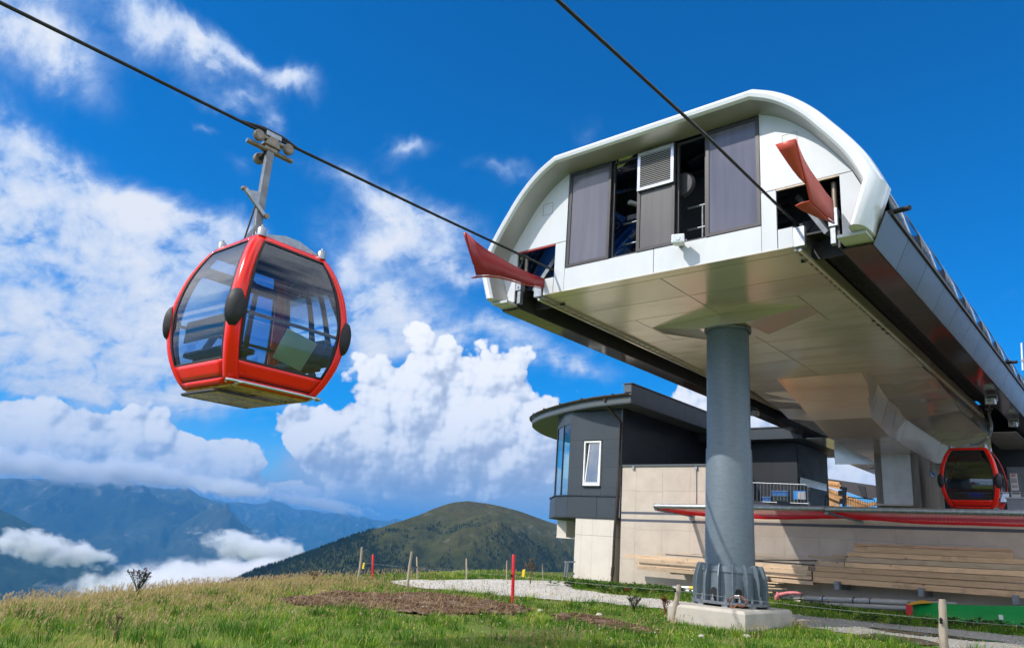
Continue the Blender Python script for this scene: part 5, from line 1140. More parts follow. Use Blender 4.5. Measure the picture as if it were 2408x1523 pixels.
# ------------------------------------------------------------------ safety nets
def net(name, label, xa, xb, za, zb2, y0=25.7):
    t = thing(name, label, 'safety net', (xa, y0, za), group=None)
    m = MB(); m.tube([(xa,y0,za),(xb,y0,zb2)], .085, 16); at0(m.build('pipe', MT['galv'], smooth=50), t)
    m = MB(); m.cyl((xa-.005,y0,za),(xa+.02,y0,za),.10,16); m.bar((xa+.04,y0,za-.10),(xa+.35,WY-.02,za-.16),.12,.13); at0(m.build('bracket', MT['galv_dark']), t)
    m = MB(); m.box(xa+.24,xa+.46,WY-.05,WY-.001,za-.30,za-.06); at0(m.build('bracket_plate', MT['galv']), t)
    m = MB(); n = int((xb-xa)/0.105); R_ = 20
    def P(i, j):
        u = i/n; v = j/R_; x = xa+.15+(xb-xa-.2)*u; z = (za+(zb2-za)*u)-.075; edge = min(1, min(u, 1-u)*(xb-xa)/2.2+0.02)
        ed = min(1.0, edge)**.6
        return Vector((x+.25*v, y0+(WY-.12-y0)*v, z-(0.17*sin(pi*min(v*1.05,1))*ed+.10*v)+.012*mnoise.noise(Vector((x*2,v*4,0)))))
    r = .0085
    for i in range(n):
        for j in range(R_):
            for (a, b) in ((P(i,j), P(i+1,j+1)), (P(i+1,j), P(i,j+1))):
                t_ = (b-a).normalized(); s_ = t_.cross(Vector((0,.3,1))).normalized()*r; u_ = s_.cross(t_).normalized()*r
                m.add([a+s_, a-s_*.5+u_*.87, a-s_*.5-u_*.87, b+s_, b-s_*.5+u_*.87, b-s_*.5-u_*.87], [(0,1,4,3),(1,2,5,4),(2,0,3,5)])
    o = m.build('netting', MT['net_red']); at0(o, t); o['kind'] = 'stuff'
net('safety_net', 'red safety net on a steel pipe left behind the pillar', -14.68, -8.12, 1.71, 1.795)
net('safety_net', 'red safety net on the nearer steel pipe below the small cabin', -8.36, 4.5, 1.765, 1.86, 25.55)
# ------------------------------------------------------------------ dark kiosk on the terrace
kb = thing('terrace_kiosk', 'black clad kiosk with overhanging flat roof on the terrace', 'kiosk', (-15, 36, 1.95))
def kp(mb, name, mat, **k): return at0(mb.build(name, mat, **k), kb)
for a, b in ((-19.0,-17.4),(-17.4,-15.8),(-15.8,-14.2),(-14.2,-12.97)):
    for za, zb2 in ((1.95,3.7),(3.7,4.62),(4.62,5.56)): m = MB(); m.box(a+.003,b-.003,36.0,36.04,za,zb2-.006); kp(m, 'clad_panel', MT['clad_dark'])
for a, b in ((36.05,38.0),(38.0,39.2),(39.2,40.3)):
    for za, zb2 in ((1.95,3.3),(3.3,5.56)): m = MB(); m.box(-13.0,-12.96,a+.003,b-.003,za,zb2-.006); kp(m, 'clad_panel', MT['clad_dark'])
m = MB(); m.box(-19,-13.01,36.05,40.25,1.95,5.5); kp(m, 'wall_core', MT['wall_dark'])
m = MB(); m.box(-19.0,-12.35,35.1,42.0,5.60,6.14); kp(m, 'roof_slab', MT['clad'], bevel=.01)
m = MB(); m.box(-19.0,-12.30,35.05,42.0,6.142,6.19); kp(m, 'roof_cap', MT['eave'])
m = MB(); m.extrude([aX(*zn2, -12.95) for zn2 in [((2940+x/3.3444)/1.701,(1850+y/3.3444)/1.701) for x, y in [(865,190),(1220,285),(1222,380),(865,290)]]], (.02,0,0)); kp(m, 'steel_sheet', MT['mirror_sheet'])
o = text('wall_lettering', 'REST', .38, 'print_grey', (-12.945, 37.05, 4.05), (radians(90),0,radians(90)), None)
at0(o, kb)
# crowd barrier, crates and boards in front of the kiosk
zn = lambda x, y: ((2940+x/3.3444)/1.701, (1850+y/3.3444)/1.701)
br = thing('crowd_barrier', 'galvanised crowd barrier with upright bars in front of the black kiosk', 'barrier', (-13, 34, 2.0))
A, B_ = aY(*zn(150,262),34), aY(*zn(940,290),34); top = [A]+[A.lerp(B_, k/6) for k in range(1, 7)]+[aY(*zn(972,300),34), aY(*zn(985,325),34), aY(*zn(985,572),34)]
m = MB(); m.tube(top, .022, 8); m.tube([aY(*zn(150,512),34), aY(*zn(985,545),34)], .02, 8); at0(m.build('frame', MT['galv'], smooth=50), br)
for k in range(19):
    x = 160+k*45; t1 = aY(*zn(x, 262+max(0,(x-235))*.04),34); b1 = aY(*zn(x, 513+max(0,(x-235))*.042),34); m = MB(); m.cyl(t1, b1, .0115, 6); at0(m.build('bar', MT['galv']), br)
for yv in (340, 540):
    m = MB(); m.tube([aY(*zn(985,yv-15),34), aY(*zn(1000,yv-15),34), aY(*zn(1000,yv+18),34), aY(*zn(988,yv+22),34)], .012, 6); at0(m.build('hook', MT['galv']), br)
def crate(x0, x1, y0, y1, px, label, mat, Yc, d=.5):
    a, b = aY(*zn(x0, y1), Yc), aY(*zn(x1, y0), Yc); t = thing('storage_crate', label, 'crate', (a.x, Yc, a.z)); m = MB()
    w, h = b.x-a.x, b.z-a.z
    m.box(a.x,b.x,Yc,Yc+d,a.z,b.z-.05); at0(m.build('crate_body', MT[mat], bevel=.01), t)
    m = MB(); m.box(a.x-.02,b.x+.02,Yc-.02,Yc+d+.02,b.z-.05,b.z); at0(m.build('crate_rim', MT[mat], bevel=.008), t)
    m = MB()
    for k in range(4): m.box(a.x+w*(k+.2)/4, a.x+w*(k+.3)/4, Yc-.015, Yc, a.z+.02, b.z-.06)
    at0(m.build('crate_rib', MT[mat]), t); return t
crate(365,472,455,520,0,'small dark blue plastic crate low behind the barrier','crate',34.8)
crate(495,690,440,505,0,'dark green crate under the blue crate behind the barrier','crate_green',34.8)
crate(492,692,375,440,0,'blue plastic crate stacked on the dark green crate','crate',34.8)
a, b = aY(*zn(782,485),34.6), aY(*zn(942,375),34.6); t = thing('notice_board', 'blue bordered grey board leaning behind the barrier end', 'board', a); m = MB(); m.box(a.x,b.x,34.6,34.63,a.z,b.z); at0(m.build('board_back', MT['crate2']), t); m = MB(); m.box(a.x+.17,b.x,34.585,34.6,a.z,b.z-.05); at0(m.build('board_face', MT['grey_board']), t)
# black flap boards at the terrace edge
for pts, lab in (([(232,575),(460,562),(455,535),(232,495)], 'black wedge shaped board at the terrace edge beside the pillar'), ([(555,565),(835,570),(700,520),(560,500)], 'black wedge shaped board at the terrace edge below the crates')):
    m = MB(); m.extrude([aY(*zn(*p), 28.6) for p in pts], (0,.04,0)); tag(m.build('edge_board', MT['clad_dark']), lab, 'board')
# concrete column under the station keel
cc = thing('concrete_column', 'stained concrete column with a tread plate face under the station keel', 'column', (-7.9, 33, 2.0))
m = MB(); m.box(-8.76,-7.12,33.0,37.1,1.9,4.95); at0(m.build('shaft', MT['concrete_old'], bevel=.02), cc)
m = MB(); m.box(-8.47,-7.40,32.93,32.99,2.5,4.93); at0(m.build('tread_plate', MT['tread']), cc)
m = MB()
for i in range(14):
    for j in range(32):
        x, z = -8.43+i*.075, 2.54+j*.075
        s = 1 if (i+j) % 2 else -1
        m.bar((x-.02,32.928,z-.02*s),(x+.02,32.928,z+.02*s),.006,.012,up=(0,1,0))
o = m.build('tread_relief', MT['galv_dark']); o['kind'] = 'stuff'; at0(o, cc)
m = MB(); m.box(-8.72,-7.38,32.75,33.0,2.46,2.53); at0(m.build('plinth_ledge', MT['concrete']), cc)
m = MB(); m.extrude([aX(*zq, -7.11) for zq in [((3400+x/2.539)/1.701,(1500+y/2.539)/1.701) for x, y in [(810,960),(860,990),(860,1040),(812,1022)]]], (.01,0,0)); at0(m.build('blue_sign', MT['sign_blue']), cc)
m = MB(); sq = [aX((3400+x/2.539)/1.701,(1500+y/2.539)/1.701, -7.09) for x, y in [(818,980),(822,1005),(835,985),(852,1030),(820,1010)]]; m.bar(sq[0], sq[1], .02, .03); m.bar(sq[4], sq[3], .02, .05); at0(m.build('sign_mark', MT['pvc']), cc)
m = MB(); pp = [aX((3400+x/2.539)/1.701,(1500+y/2.539)/1.701, -7.09) for x, y in [(815,895),(843,905),(845,955),(818,940)]]; m.tube(pp, .012, 6, closed=True); at0(m.build('conduit_frame', MT['galv_dark']), cc)
# dark hall behind the small cabin
hl = thing('terminal_hall', 'unlit dark hall wall with grey service door behind the small cabin', 'hall', (0, 40, 1.95))
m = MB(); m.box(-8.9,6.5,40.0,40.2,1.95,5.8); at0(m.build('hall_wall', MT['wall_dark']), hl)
m = MB(); m.box(-5.10,-4.42,39.93,39.99,1.95,4.80); d_ = m.build('service_door', MT['door'], bevel=.01); at0(d_, hl)
m = MB()
for a_, b_ in (((-5.03,4.72),(-5.03,2.2)),((-4.5,4.72),(-4.5,2.2)),((-5.03,4.72),(-4.5,4.72))): m.bar((a_[0],39.925,a_[1]),(b_[0],39.925,b_[1]),.03,.02,up=(0,1,0))
o = m.build('door_moulding', MT['galv_dark']); at0(o, hl)
m = MB(); m.box(-5.0,-4.72,39.905,39.915,3.78,4.52); at0(m.build('door_notice', MT['notice']), hl)
m = MB(); m.box(-5.02,-4.68,39.905,39.912,3.35,3.72); at0(m.build('door_notice', MT['notice']), hl)
for k, (z, h, x0, x1) in enumerate(((4.44,.04,-4.95,-4.77),(4.38,.03,-4.95,-4.8),(4.12,.025,-4.98,-4.74),(4.0,.012,-4.98,-4.74))): m = MB(); m.box(x0,x1,39.898,39.904,z,z+h); at0(m.build('notice_print', MT['print_red']), hl)
for z in (4.28,4.23,4.18,3.95,3.90): m = MB(); m.box(-4.97,-4.76,39.898,39.904,z,z+.02); at0(m.build('notice_print', MT['print_grey']), hl)
m = MB(); m.box(-4.97,-4.72,39.898,39.904,3.62,3.70); at0(m.build('notice_print', MT['print_grey']), hl)
m = MB(); m.box(-13.3,-3.0,42.5,60,5.62,5.70); at0(m.build('canopy_slab', MT['soffit']), hl)
cs = thing('control_console', 'grey control console box beside the small cabin', 'console', (-3.4,30,1.95)); m = MB(); m.box(-3.93,-2.6,30.0,30.9,1.95,2.58); at0(m.build('console_body', MT['door'], bevel=.015), cs); m = MB(); m.box(-3.96,-2.57,29.97,30.93,2.58,2.62); at0(m.build('console_top', MT['grey_board']), cs)
# timber hut far behind, seen between kiosk and column
ht = thing('timber_hut', 'sunlit timber hut with scalloped shingle verges behind the terrace', 'hut', (-16, 52, 2.0))
Yh = 52
def hutp(pts, d, name, mat): m = MB(); m.extrude([aY(*zn(*p), Yh) for p in pts], (0,d,0)); return at0(m.build(name, MT[mat]), ht)
hutp([(1100,190),(1900,305),(1900,325),(1100,210)], 1.5, 'roof_sheet', 'roof_dark')
hutp([(1100,212),(1900,327),(1900,460),(1780,490),(1400,350),(1100,250)], .05, 'gable_wall', 'roof_dark')
hutp([(1640,300),(1740,318),(1765,465),(1700,450)], -.06, 'gable_panel', 'clad_dark')
hutp([(1100,215),(1405,262),(1405,352),(1100,290)], -.10, 'verge_board', 'shingle')
hutp([(1100,280),(1780,540),(1900,520),(1900,570),(1700,600),(1600,600),(1100,400)], -.2, 'verge_board', 'shingle')
hutp([(1320,430),(1400,455),(1400,600),(1320,600)], .1, 'log_end', 'timber'); hutp([(1100,400),(1320,420),(1320,600),(1100,600)], .2, 'log_wall', 'shingle')
for k in range(10):
    x = 1235+k*18; y1 = 262+(x-1235)*.16
    m = MB(); c = [aY(*zn(x+dx, y1+dy), Yh-.14) for dx, dy in ((0,0),(16,2.5),(16,24),(8,36),(0,22))]; m.extrude(c, (0,.03,0)); at0(m.build('shingle', MT['shingle']), ht)
for k in range(34):
    x = 1240+k*18.5
    if x < 1790: y1 = 342+(x-1240)*.372
    else: y1 = 546-(x-1790)*.25
    m = MB(); c = [aY(*zn(x+dx, y1+dy), Yh-.25) for dx, dy in ((0,0),(17,6),(17,32),(8,46),(0,30))]; m.extrude(c, (0,.03,0)); at0(m.build('shingle', MT['shingle']), ht)
df = thing('dark_barrier', 'dark metal barrier in front of the timber hut', 'barrier', (-12.5,44,2.0))
tp = [aY(*zn(*p),44) for p in [(1495,590),(1497,480),(1515,457),(1850,487),(1868,500),(1870,590)]]; m = MB(); m.tube(tp, .025, 8); at0(m.build('frame', MT['clad_dark'], smooth=50), df)
for k in range(15): x = 1520+k*23; m = MB(); m.cyl(aY(*zn(x,457+(x-1515)*.09),44), aY(*zn(x,590),44), .011, 6); at0(m.build('bar', MT['clad_dark']), df)
gs_ = thing('turnstile_post', 'dark grey ticket reader post on the terrace beside the net pipe', 'post', (-9.2,30,2.0))
for pts, nm in (([(1432,320),(1488,325),(1478,420),(1470,580),(1432,580)],'post_body'), ([(1378,370),(1432,365),(1432,440),(1378,432)],'reader_box'), ([(1395,480),(1432,475),(1432,545),(1395,545)],'lower_box')):
    m = MB(); m.extrude([aY(*zn(*p), 30) for p in pts], (0,.12,0)); at0(m.build(nm, MT['clad'], bevel=.01), gs_)
m = MB(); m.tube([aY(*zn(*p),30) for p in [(1408,268),(1437,265),(1442,280),(1442,320)]], .012, 6); at0(m.build('cable_loop', MT['galv']), gs_)
m = MB(); m.tube([aY(*zn(*p),30.2) for p in [(1207,590),(1207,445),(1225,436),(1243,445),(1243,590)]], .03, 8); tag(m.build('hoop_rail', MT['clad_dark'], smooth=50), 'black hoop rail at the kiosk corner on the terrace', 'rail')
# floodlights under and on the station
def flood(name, label, loc, rz, sc, tilt=0, up=False):
    t = thing(name, label, 'floodlight', loc, rz)
    m = MB(); m.hexa([(-.14,-.16,-.10),(.14,-.16,-.10),(.11,.10,-.08),(-.11,.10,-.08),(-.14,-.16,.10),(.14,-.16,.10),(.11,.10,.08),(-.11,.10,.08)]); b_ = m.build('lamp_body', MT['pvc' if not up else 'galv'], bevel=.012); b_.parent = t
    m = MB(); m.box(-.115,.115,-.166,-.159,-.075,.075); o = m.build('lamp_glass', MT['lamp_glass']); o.parent = t
    m = MB(); m.lathe([(.0,0),(.05,.004),(.055,.012)], seg=14); o = m.build('reflector', MT['steel']); o.parent = t; o.location = (0,-.168,0); o.rotation_euler = (radians(90),0,0)
    m = MB(); m.bar((-.16,0,0),(-.16,0,.22 if up else -.0),.02,.03); m.bar((.16,0,0),(.16,0,.22 if up else 0),.02,.03); m.box(-.17,.17,-.02,.02,.20 if up else -.02,.22 if up else .02); m.box(-.05,.05,.08,.30 if not up else .12,-.04,.04); o = m.build('lamp_bracket', MT['galv']); o.parent = t
    t.scale = (sc,)*3; return t
flood('floodlight', 'small white floodlight on the station front sill', (-7.36, 13.74, 6.60), radians(18), 1.0)
flood('floodlight', 'floodlight below the right station overhang nearer the pillar', (-3.9, 28.9, 5.62), radians(-10), 1.05, up=True)
flood('floodlight', 'floodlight below the right station overhang above the small cabin', (-3.9, 33.6, 5.62), radians(-10), 1.0, up=True)
flood('floodlight', 'floodlight on the far station edge just right of the pillar', (-12.0, 28.7, 5.62), radians(60), 1.1, up=True)
for y, lab in ((14.15, 'black spout pipe at the front corner of the station roof'), (27.0, 'black spout pipe far back on the station roof edge')):
    m = MB(); m.tube([(-3.3,y+.15,6.50),(-3.12,y+.12,6.49),(-2.86,y,6.45)], .05, 12); tag(m.build('drain_spout', MT['black'], smooth=50), lab, 'spout')
ma = thing('antenna', 'slim white antenna rod behind the station roof', 'antenna', aY(2404,850,60))
m = MB(); m.cyl(aY(2405,870,60), aY(2402,806,60), .05, 8); at0(m.build('rod', MT['pvc']), ma); m = MB(); m.cyl(aY(2405,850,60), aY(2404.6,845,60), .12, 8); at0(m.build('clamp', MT['galv']), ma)
# ------------------------------------------------------------------ stacked timber on the wall arms
z5b = lambda x, y: ((2050+x/1.5226)/1.701, (1450+y/1.5226)/1.701)
zr = lambda x, y: ((3200+x/2.6875)/1.701, (2300+y/2.6875)/1.701)
def beam(label, zf, x0, yt0, yb0, x1, yt1, yb1, Y=27.1, d=.22, mat='timber', name='timber_beam', group='timber stacked along the terrace wall'):
    """a sawn beam whose front face runs between two measured ends"""
    a, b, c, e = aY(*zf(x0,yb0),Y), aY(*zf(x1,yb1),Y), aY(*zf(x1,yt1),Y), aY(*zf(x0,yt0),Y)
    h = ((e-a).z+(c-b).z)/2-.012; cen = (a+b+c+e)/4; L = (b.x-a.x); ang = atan2((b.z+c.z-a.z-e.z)/2, L)
    m = MB(); m.box(-L/2, L/2, 0, d, -h/2, h/2); o = m.build(name, MT[mat], bevel=.006)
    o.location = (cen.x, Y+random.uniform(-.03,.05), cen.z); o.rotation_euler = (0, -ang, 0); return tag(o, label, 'beam' if name == 'timber_beam' else 'board', group)
beam('long orange toned beam lowest in the right hand stack, on the steel arms', z6, 570,1060,1096, 2000,1160,1208, 27.0)
beam('second orange beam from the bottom of the right hand stack', z6, 570,1024,1059, 2000,1112,1158, 27.02)
beam('third beam from the bottom of the right hand stack, starting flush with it', z6, 583,990,1023, 2000,1066,1110, 27.0)
beam('fourth beam up in the right stack, starting beside short grey blocks', z6, 778,966,1001, 2000,1028,1064, 27.03)
beam('fifth beam up in the right stack, grey stained', z6, 785,931,965, 2000,989,1026, 27.0, mat='timber_grey')
beam('sixth beam up in the right stack, under the pale top beam', z6, 792,899,930, 2000,950,987, 27.04)
beam('pale knotty beam on top of the right stack with free right end', z6, 832,862,897, 1866,902,950, 27.05)
beam('board edge showing behind the pale knotty top beam', z6, 834,842,861, 1862,881,902, 27.3, mat='timber')
beam('short weathered beam between the left and right stacks, upper', z6, 540,922,940, 785,932,950, 27.2, mat='timber_grey')
beam('short block above the middle of the stacks', z6, 695,918,930, 785,924,940, 27.3, mat='timber_grey')
beam('short weathered beam between the stacks, lower left', z6, 585,955,988, 630,956,990, 27.15, mat='timber_grey')
beam('short weathered beam between the stacks, lower right', z6, 630,957,992, 776,966,998, 27.15, mat='timber_grey')
# left stack passes behind the pillar
def L5(x, y): return z5b(x, y)
beam('lowest grey beam of the left stack, behind the pillar', L5, 760,1236,1256, 1830,1327,1356, 27.0, mat='timber_grey')
beam('brown beam second from the bottom of the left stack', L5, 745,1213,1233, 1820,1295,1322, 27.04, mat='timber_grey')
beam('brown beam third from the bottom of the left stack', L5, 762,1189,1211, 1820,1265,1294, 27.0, mat='timber_grey')
beam('long grey beam fourth up in the left stack, reaching furthest left', L5, 683,1161,1186, 1800,1237,1264, 27.05, mat='timber_grey')
beam('blackened plank lying on the left stack', L5, 930,1162,1170, 1820,1224,1236, 27.1, d=.3, mat='timber_dark', name='timber_plank')
beam('pale sunlit plank lying at the left end of the stack', L5, 865,1160,1166, 990,1164,1171, 27.3, d=.2, mat='timber_pale', name='timber_plank')
beam('pale sunlit plank on top of the left stack near the pillar', L5, 1005,1158,1163, 1160,1163,1169, 27.35, d=.2, mat='timber_pale', name='timber_plank')
for k, (ya, yb2, lab) in enumerate(((904,909,'uppermost thin yellow lath right of the pillar'),(911,916,'second thin yellow lath right of the pillar'),(920,928,'broad yellow lath right of the pillar'),(930,938,'lowest yellow lath right of the pillar'))):
    beam(lab, z6, 120,ya-4,yb2-4, 505-k*22,ya+22,yb2+20, 27.25-.04*k, d=.10, mat='timber_pale', name='timber_lath')
beam('dark stained plank under the yellow laths', z6, 150,946,956, 583,950,962, 27.0, d=.3, mat='timber_dark', name='timber_plank')
# short lumber heap behind the pillar foot, right side
for k, (x0, x1, y, lab) in enumerate(((1545,1620,1332,'uppermost grey offcut in the shade behind the pillar foot'),(1530,1600,1348,'second grey offcut in the shade behind the pillar foot'),(1525,1640,1366,'third grey offcut in the shade behind the pillar foot'),(1520,1580,1388,'lowest pale offcut on the grass behind the pillar foot'))):
    beam(lab, L5, x0, y, y+9, x1, y+5, y+15, 26.5, d=.5, mat='timber_grey' if k < 3 else 'timber_pale', name='wood_offcut', group='offcuts behind the pillar foot')
# round poles on the ground along the wall
def pole(label, pa, pb, Y, r, mat='plaster_pole'):
    t = thing('round_pole', label, 'pole', aY(*pa, Y), group='round poles lying along the wall'); a, b = aY(*pa, Y), aY(*pb, Y)
    m = MB(); m.tube([a, a.lerp(b,.33)+Vector((0,0,-.012)), a.lerp(b,.66), b], [r*1.05, r, r*.98, r*.95], 14); at0(m.build('shaft', MT[mat], smooth=50), t); return t, a, b
p1, a, b = pole('grey round pole bound with black straps lying on top beside the wall', z6(375,1192), z6(1185,1230), 26.75, .085)
for u in (.165, .345, .59, .72):
    m = MB(); c = a.lerp(b, u); m.tube([c+Vector((.02*sin(q),.105*cos(q)-.0,.105*sin(q))) for q in [k*pi/6 for k in range(12)]], .012, 5, closed=True); at0(m.build('strap', MT['black']), p1)
for u in (.33,.36,.57,.61,.73,.77):
    m = MB(); c = a.lerp(b, u)+Vector((0,-.078,.02)); m.cyl(c, c+Vector((0,-.012,.003)), .022, 8); at0(m.build('bolt', MT['steel']), p1)
pole('lower grey round pole half hidden in the grass below the strapped pole', z6(465,1232), z6(1190,1266), 26.62, .075)
pole('third grey pole whose end shows right of the strapped pole', z6(900,1206), z6(1502,1236), 27.1, .05)
m = MB(); m.cyl(aY(*z6(455,1232),26.6), aY(*z6(500,1226),26.6), .09, 9, .07); tag(m.build('round_stone', MT['footing'], smooth=40), 'pale lump at the end of the lower pole', 'stone')
ck = [aY(*z6(*p), 26.6) for p in [(330,1212),(335,1196),(345,1180),(372,1172),(410,1166),(460,1165),(500,1170)]]
m = MB(); m.tube(ck, [.05,.085,.075,.06,.055,.05,.03], 9); k2 = [aY(*z6(*p), 26.55) for p in [(348,1182),(340,1168),(335,1160)]]; m.tube(k2, [.05,.05,.02], 7); m.tube([aY(*z6(*p), 26.55) for p in [(345,1185),(352,1205),(345,1218)]], [.04,.035,.015], 7)
tag(m.build('pink_cloth', MT['pink'], smooth=60), 'faded pink cloth tied round the left end of the poles', 'cloth')
# green plastic slide lying in the grass
sd = thing('plastic_slide', 'green plastic slide trough with red end board and orange lip', 'slide', aY(*z6(1200,1300),26))
rowsS = []
for px, yt, yb2 in ((1212,1247,1312),(1260,1238,1318),(1330,1236,1324),(1420,1243,1330),(1560,1250,1338),(1750,1256,1348),(1950,1258,1360),(2100,1262,1372)):
    t_, b_ = aY(*z6(px,yt),26.15), aY(*z6(px,yb2),25.9); h = t_.z-b_.z
    rowsS.append([t_+Vector((0,.02+dy,dz)) for dy, dz in ((-.16,.0),(-.13,.035),(-.08,.02))]+[Vector((t_.x, t_.y-.08+.62*sin(q)*1.0-.0, t_.z+.02-h*1.05*(1-cos(q))/1.0)) for q in [k*pi/2/7 for k in range(1,8)]]+[Vector((t_.x,t_.y-.25-.25*k,t_.z-h*1.05-.02*k)) for k in (0,1)])
rowsF = []
for px, yt, yb2 in ((1212,1247,1312),(1260,1238,1318),(1330,1236,1324),(1420,1243,1330),(1560,1250,1338),(1750,1256,1348),(1950,1258,1360),(2100,1262,1372)):
    t_, b_ = aY(*z6(px,yt),26.2), aY(*z6(px,yb2),25.7)
    rowsF.append([t_+Vector((0,.10,-.03)), t_+Vector((0,.07,.03)), t_+Vector((0,.0,.025)), t_.lerp(b_,.18)+Vector((0,.05,0)), t_.lerp(b_,.45)+Vector((0,.10,0)), t_.lerp(b_,.75)+Vector((0,.03,0)), b_, b_+Vector((0,-.25,-.06))])
m = MB(); m.grid(rowsF); at0(m.build('trough', MT['slide_green'], smooth=60, solid=.02), sd)
m = MB(); q = [aY(*z6(*p),25.75) for p in [(1170,1240),(1212,1246),(1212,1318),(1174,1312)]]; m.extrude(q, (0,.05,0)); at0(m.build('end_board', MT['slide_red'], bevel=.01), sd)
m = MB(); q = [aY(*z6(*p),26.0) for p in [(1172,1239),(1235,1221),(1262,1219),(1330,1232),(1262,1236),(1212,1245)]]; m.extrude(q, (0,.45,.03)); at0(m.build('orange_lip', MT['slide_yellow'], bevel=.01), sd)
m = MB(); c = aY(*z6(1797,1322), 25.55); m.box(c.x-.05,c.x+.05,c.y-.2,c.y-.19,c.z-.06,c.z+.06); at0(m.build('label_plate', MT['notice']), sd)
# ------------------------------------------------------------------ fence: weathered posts, red poles, one wire
def post(label, top, bot, w, kind='post', lean_y=0.0, r=None):
    b = aG(*bot); t_ = aY(*top, b.y+lean_y); g = 'weathered fence posts round the track'
    nm = 'fence_post' if kind == 'post' else 'marker_pole'
    t = thing(nm, label, 'fence post' if kind == 'post' else 'marker pole', b, group=g if kind == 'post' else 'red marker poles')
    b0 = b-(t_-b)*.06
    m = MB()
    if kind == 'post':
        n = 9; secs = []; P = []
        for k in range(n):
            u = k/(n-1); P.append(b0.lerp(t_, u)+Vector((.012*sin(u*5+b.x), .01*cos(u*4+b.y), 0))); ww = w*(1.0-.18*u)
            secs.append([(ww*(.5+.06*mnoise.noise(Vector((k*.7+b.x, q*1.3, b.y))))*cos(q*pi/4+.4)*1.05, ww*(.5+.06*mnoise.noise(Vector((k*.6, q*2.3, b.y))))*sin(q*pi/4+.4)) for q in range(8)])
        secs[-1] = [(a*.8, c) for a, c in secs[-1]]
        m.sweep(P, secs, up=(0,1,0)); at0(m.build('shaft', MT['post'], smooth=55), t)
    else:
        m.tube([b0, b0.lerp(t_,.5), t_-(t_-b0)*.02, t_], [w/2,w/2,w/2,w*.36], 14); at0(m.build('shaft', MT['pole_red'], smooth=50), t)
    return t, b, t_
def insul(t, p, s=.03):
    m = MB(); m.lathe([(.0,-s),(s*.7,-s*.8),(s,0),(s*.5,s*.3),(s*.8,s*.6),(0,s)], p, 8); at0(m.build('insulator', MT['black'], smooth=50), t)
F = {}
F['a'] = post('tall pale post at the left start of the wire fence, upright', (851,1285), (842,1365), .075)
F['b'] = post('leaning split post standing right in front of the gravel track', (968,1296), (957,1384), .095)
F['c'] = post('thick round post leaning beside the concrete footing', (1596,1374), (1582,1462), .13)
F['d'] = post('pale split post near the green slide by the wet track', (2214,1408), (2223,1545), .16)
F['e'] = post('thin post just behind the leaning split post', (981,1308), (980,1361), .06)
F['f'] = post('grey post in the middle of the far edge of the track', (1097,1312), (1097,1362), .065)
F['g'] = post('grey post at the far edge, next right of the middle one', (1192,1317), (1191,1364), .05)
F['h'] = post('thinnest post far right beside the building corner', (1276,1325), (1276,1366), .035)
R1 = post('tall bright red marker pole between soil patch and gravel track', (1208,1303), (1205,1419), .085, 'pole')
R2 = post('short bright red marker pole next to the tall pale post', (877,1303), (876,1360), .07, 'pole')
wp = [(842,1320),(957.5,1332.3),(1206,1352),(1590,1387.5),(2214,1455),(2440,1473)]
Yw_ = [F['a'][1].y, F['b'][1].y, R1[1].y, F['c'][1].y-.06, F['d'][1].y-.08, F['d'][1].y+1.0]
W = [aY(*p, y) for p, y in zip(wp, Yw_)]
fw = thing('fence_wire', 'thin pale electric fence wire strung along the near posts', 'fence wire', W[0])
m = MB(); path = []
for a, b in zip(W[:-1], W[1:]):
    for k in range(10): u = k/10; path.append(a.lerp(b, u)+Vector((0,0,-.05*(b-a).length/8*4*u*(1-u))))
m.tube(path+[W[-1]], .0030, 5); at0(m.build('wire', MT['wire']), fw)
for p, y in (((855,1323),W[0]),((1231,1338.5),W[2])):
    c = aY(*p, y.y+.02); m = MB(); m.hexa([c+Vector(v) for v in ((-.05,0,-.17),(.03,0,-.18),(.03,.01,-.18),(-.05,.01,-.17),(-.03,0,.0),(.055,0,.02),(.055,.01,.02),(-.03,.01,0))]); at0(m.build('warning_tag', MT['yellow']), fw)
for k, f in ((0,F['a'][0]),(1,F['b'][0]),(2,R1[0]),(3,F['c'][0]),(4,F['d'][0])): insul(f, W[k]+Vector((0,-.05,0)), .035)
insul(F['e'][0], aY(979,1333,F['e'][1].y-.05), .03); insul(F['d'][0], aY(2213,1462,F['d'][1].y-.1), .03)
fw2 = [aY(*p, y-.04) for p, y in (((980,1332),F['e'][1].y),((1097,1340),F['f'][1].y),((1192,1345),F['g'][1].y),((1276,1350),F['h'][1].y),((1330,1354),F['h'][1].y+2))]
m = MB(); m.tube(fw2, .0028, 5); tag(m.build('fence_wire', MT['wire']), 'thin far fence wire strung along the posts beyond the track', 'fence wire')
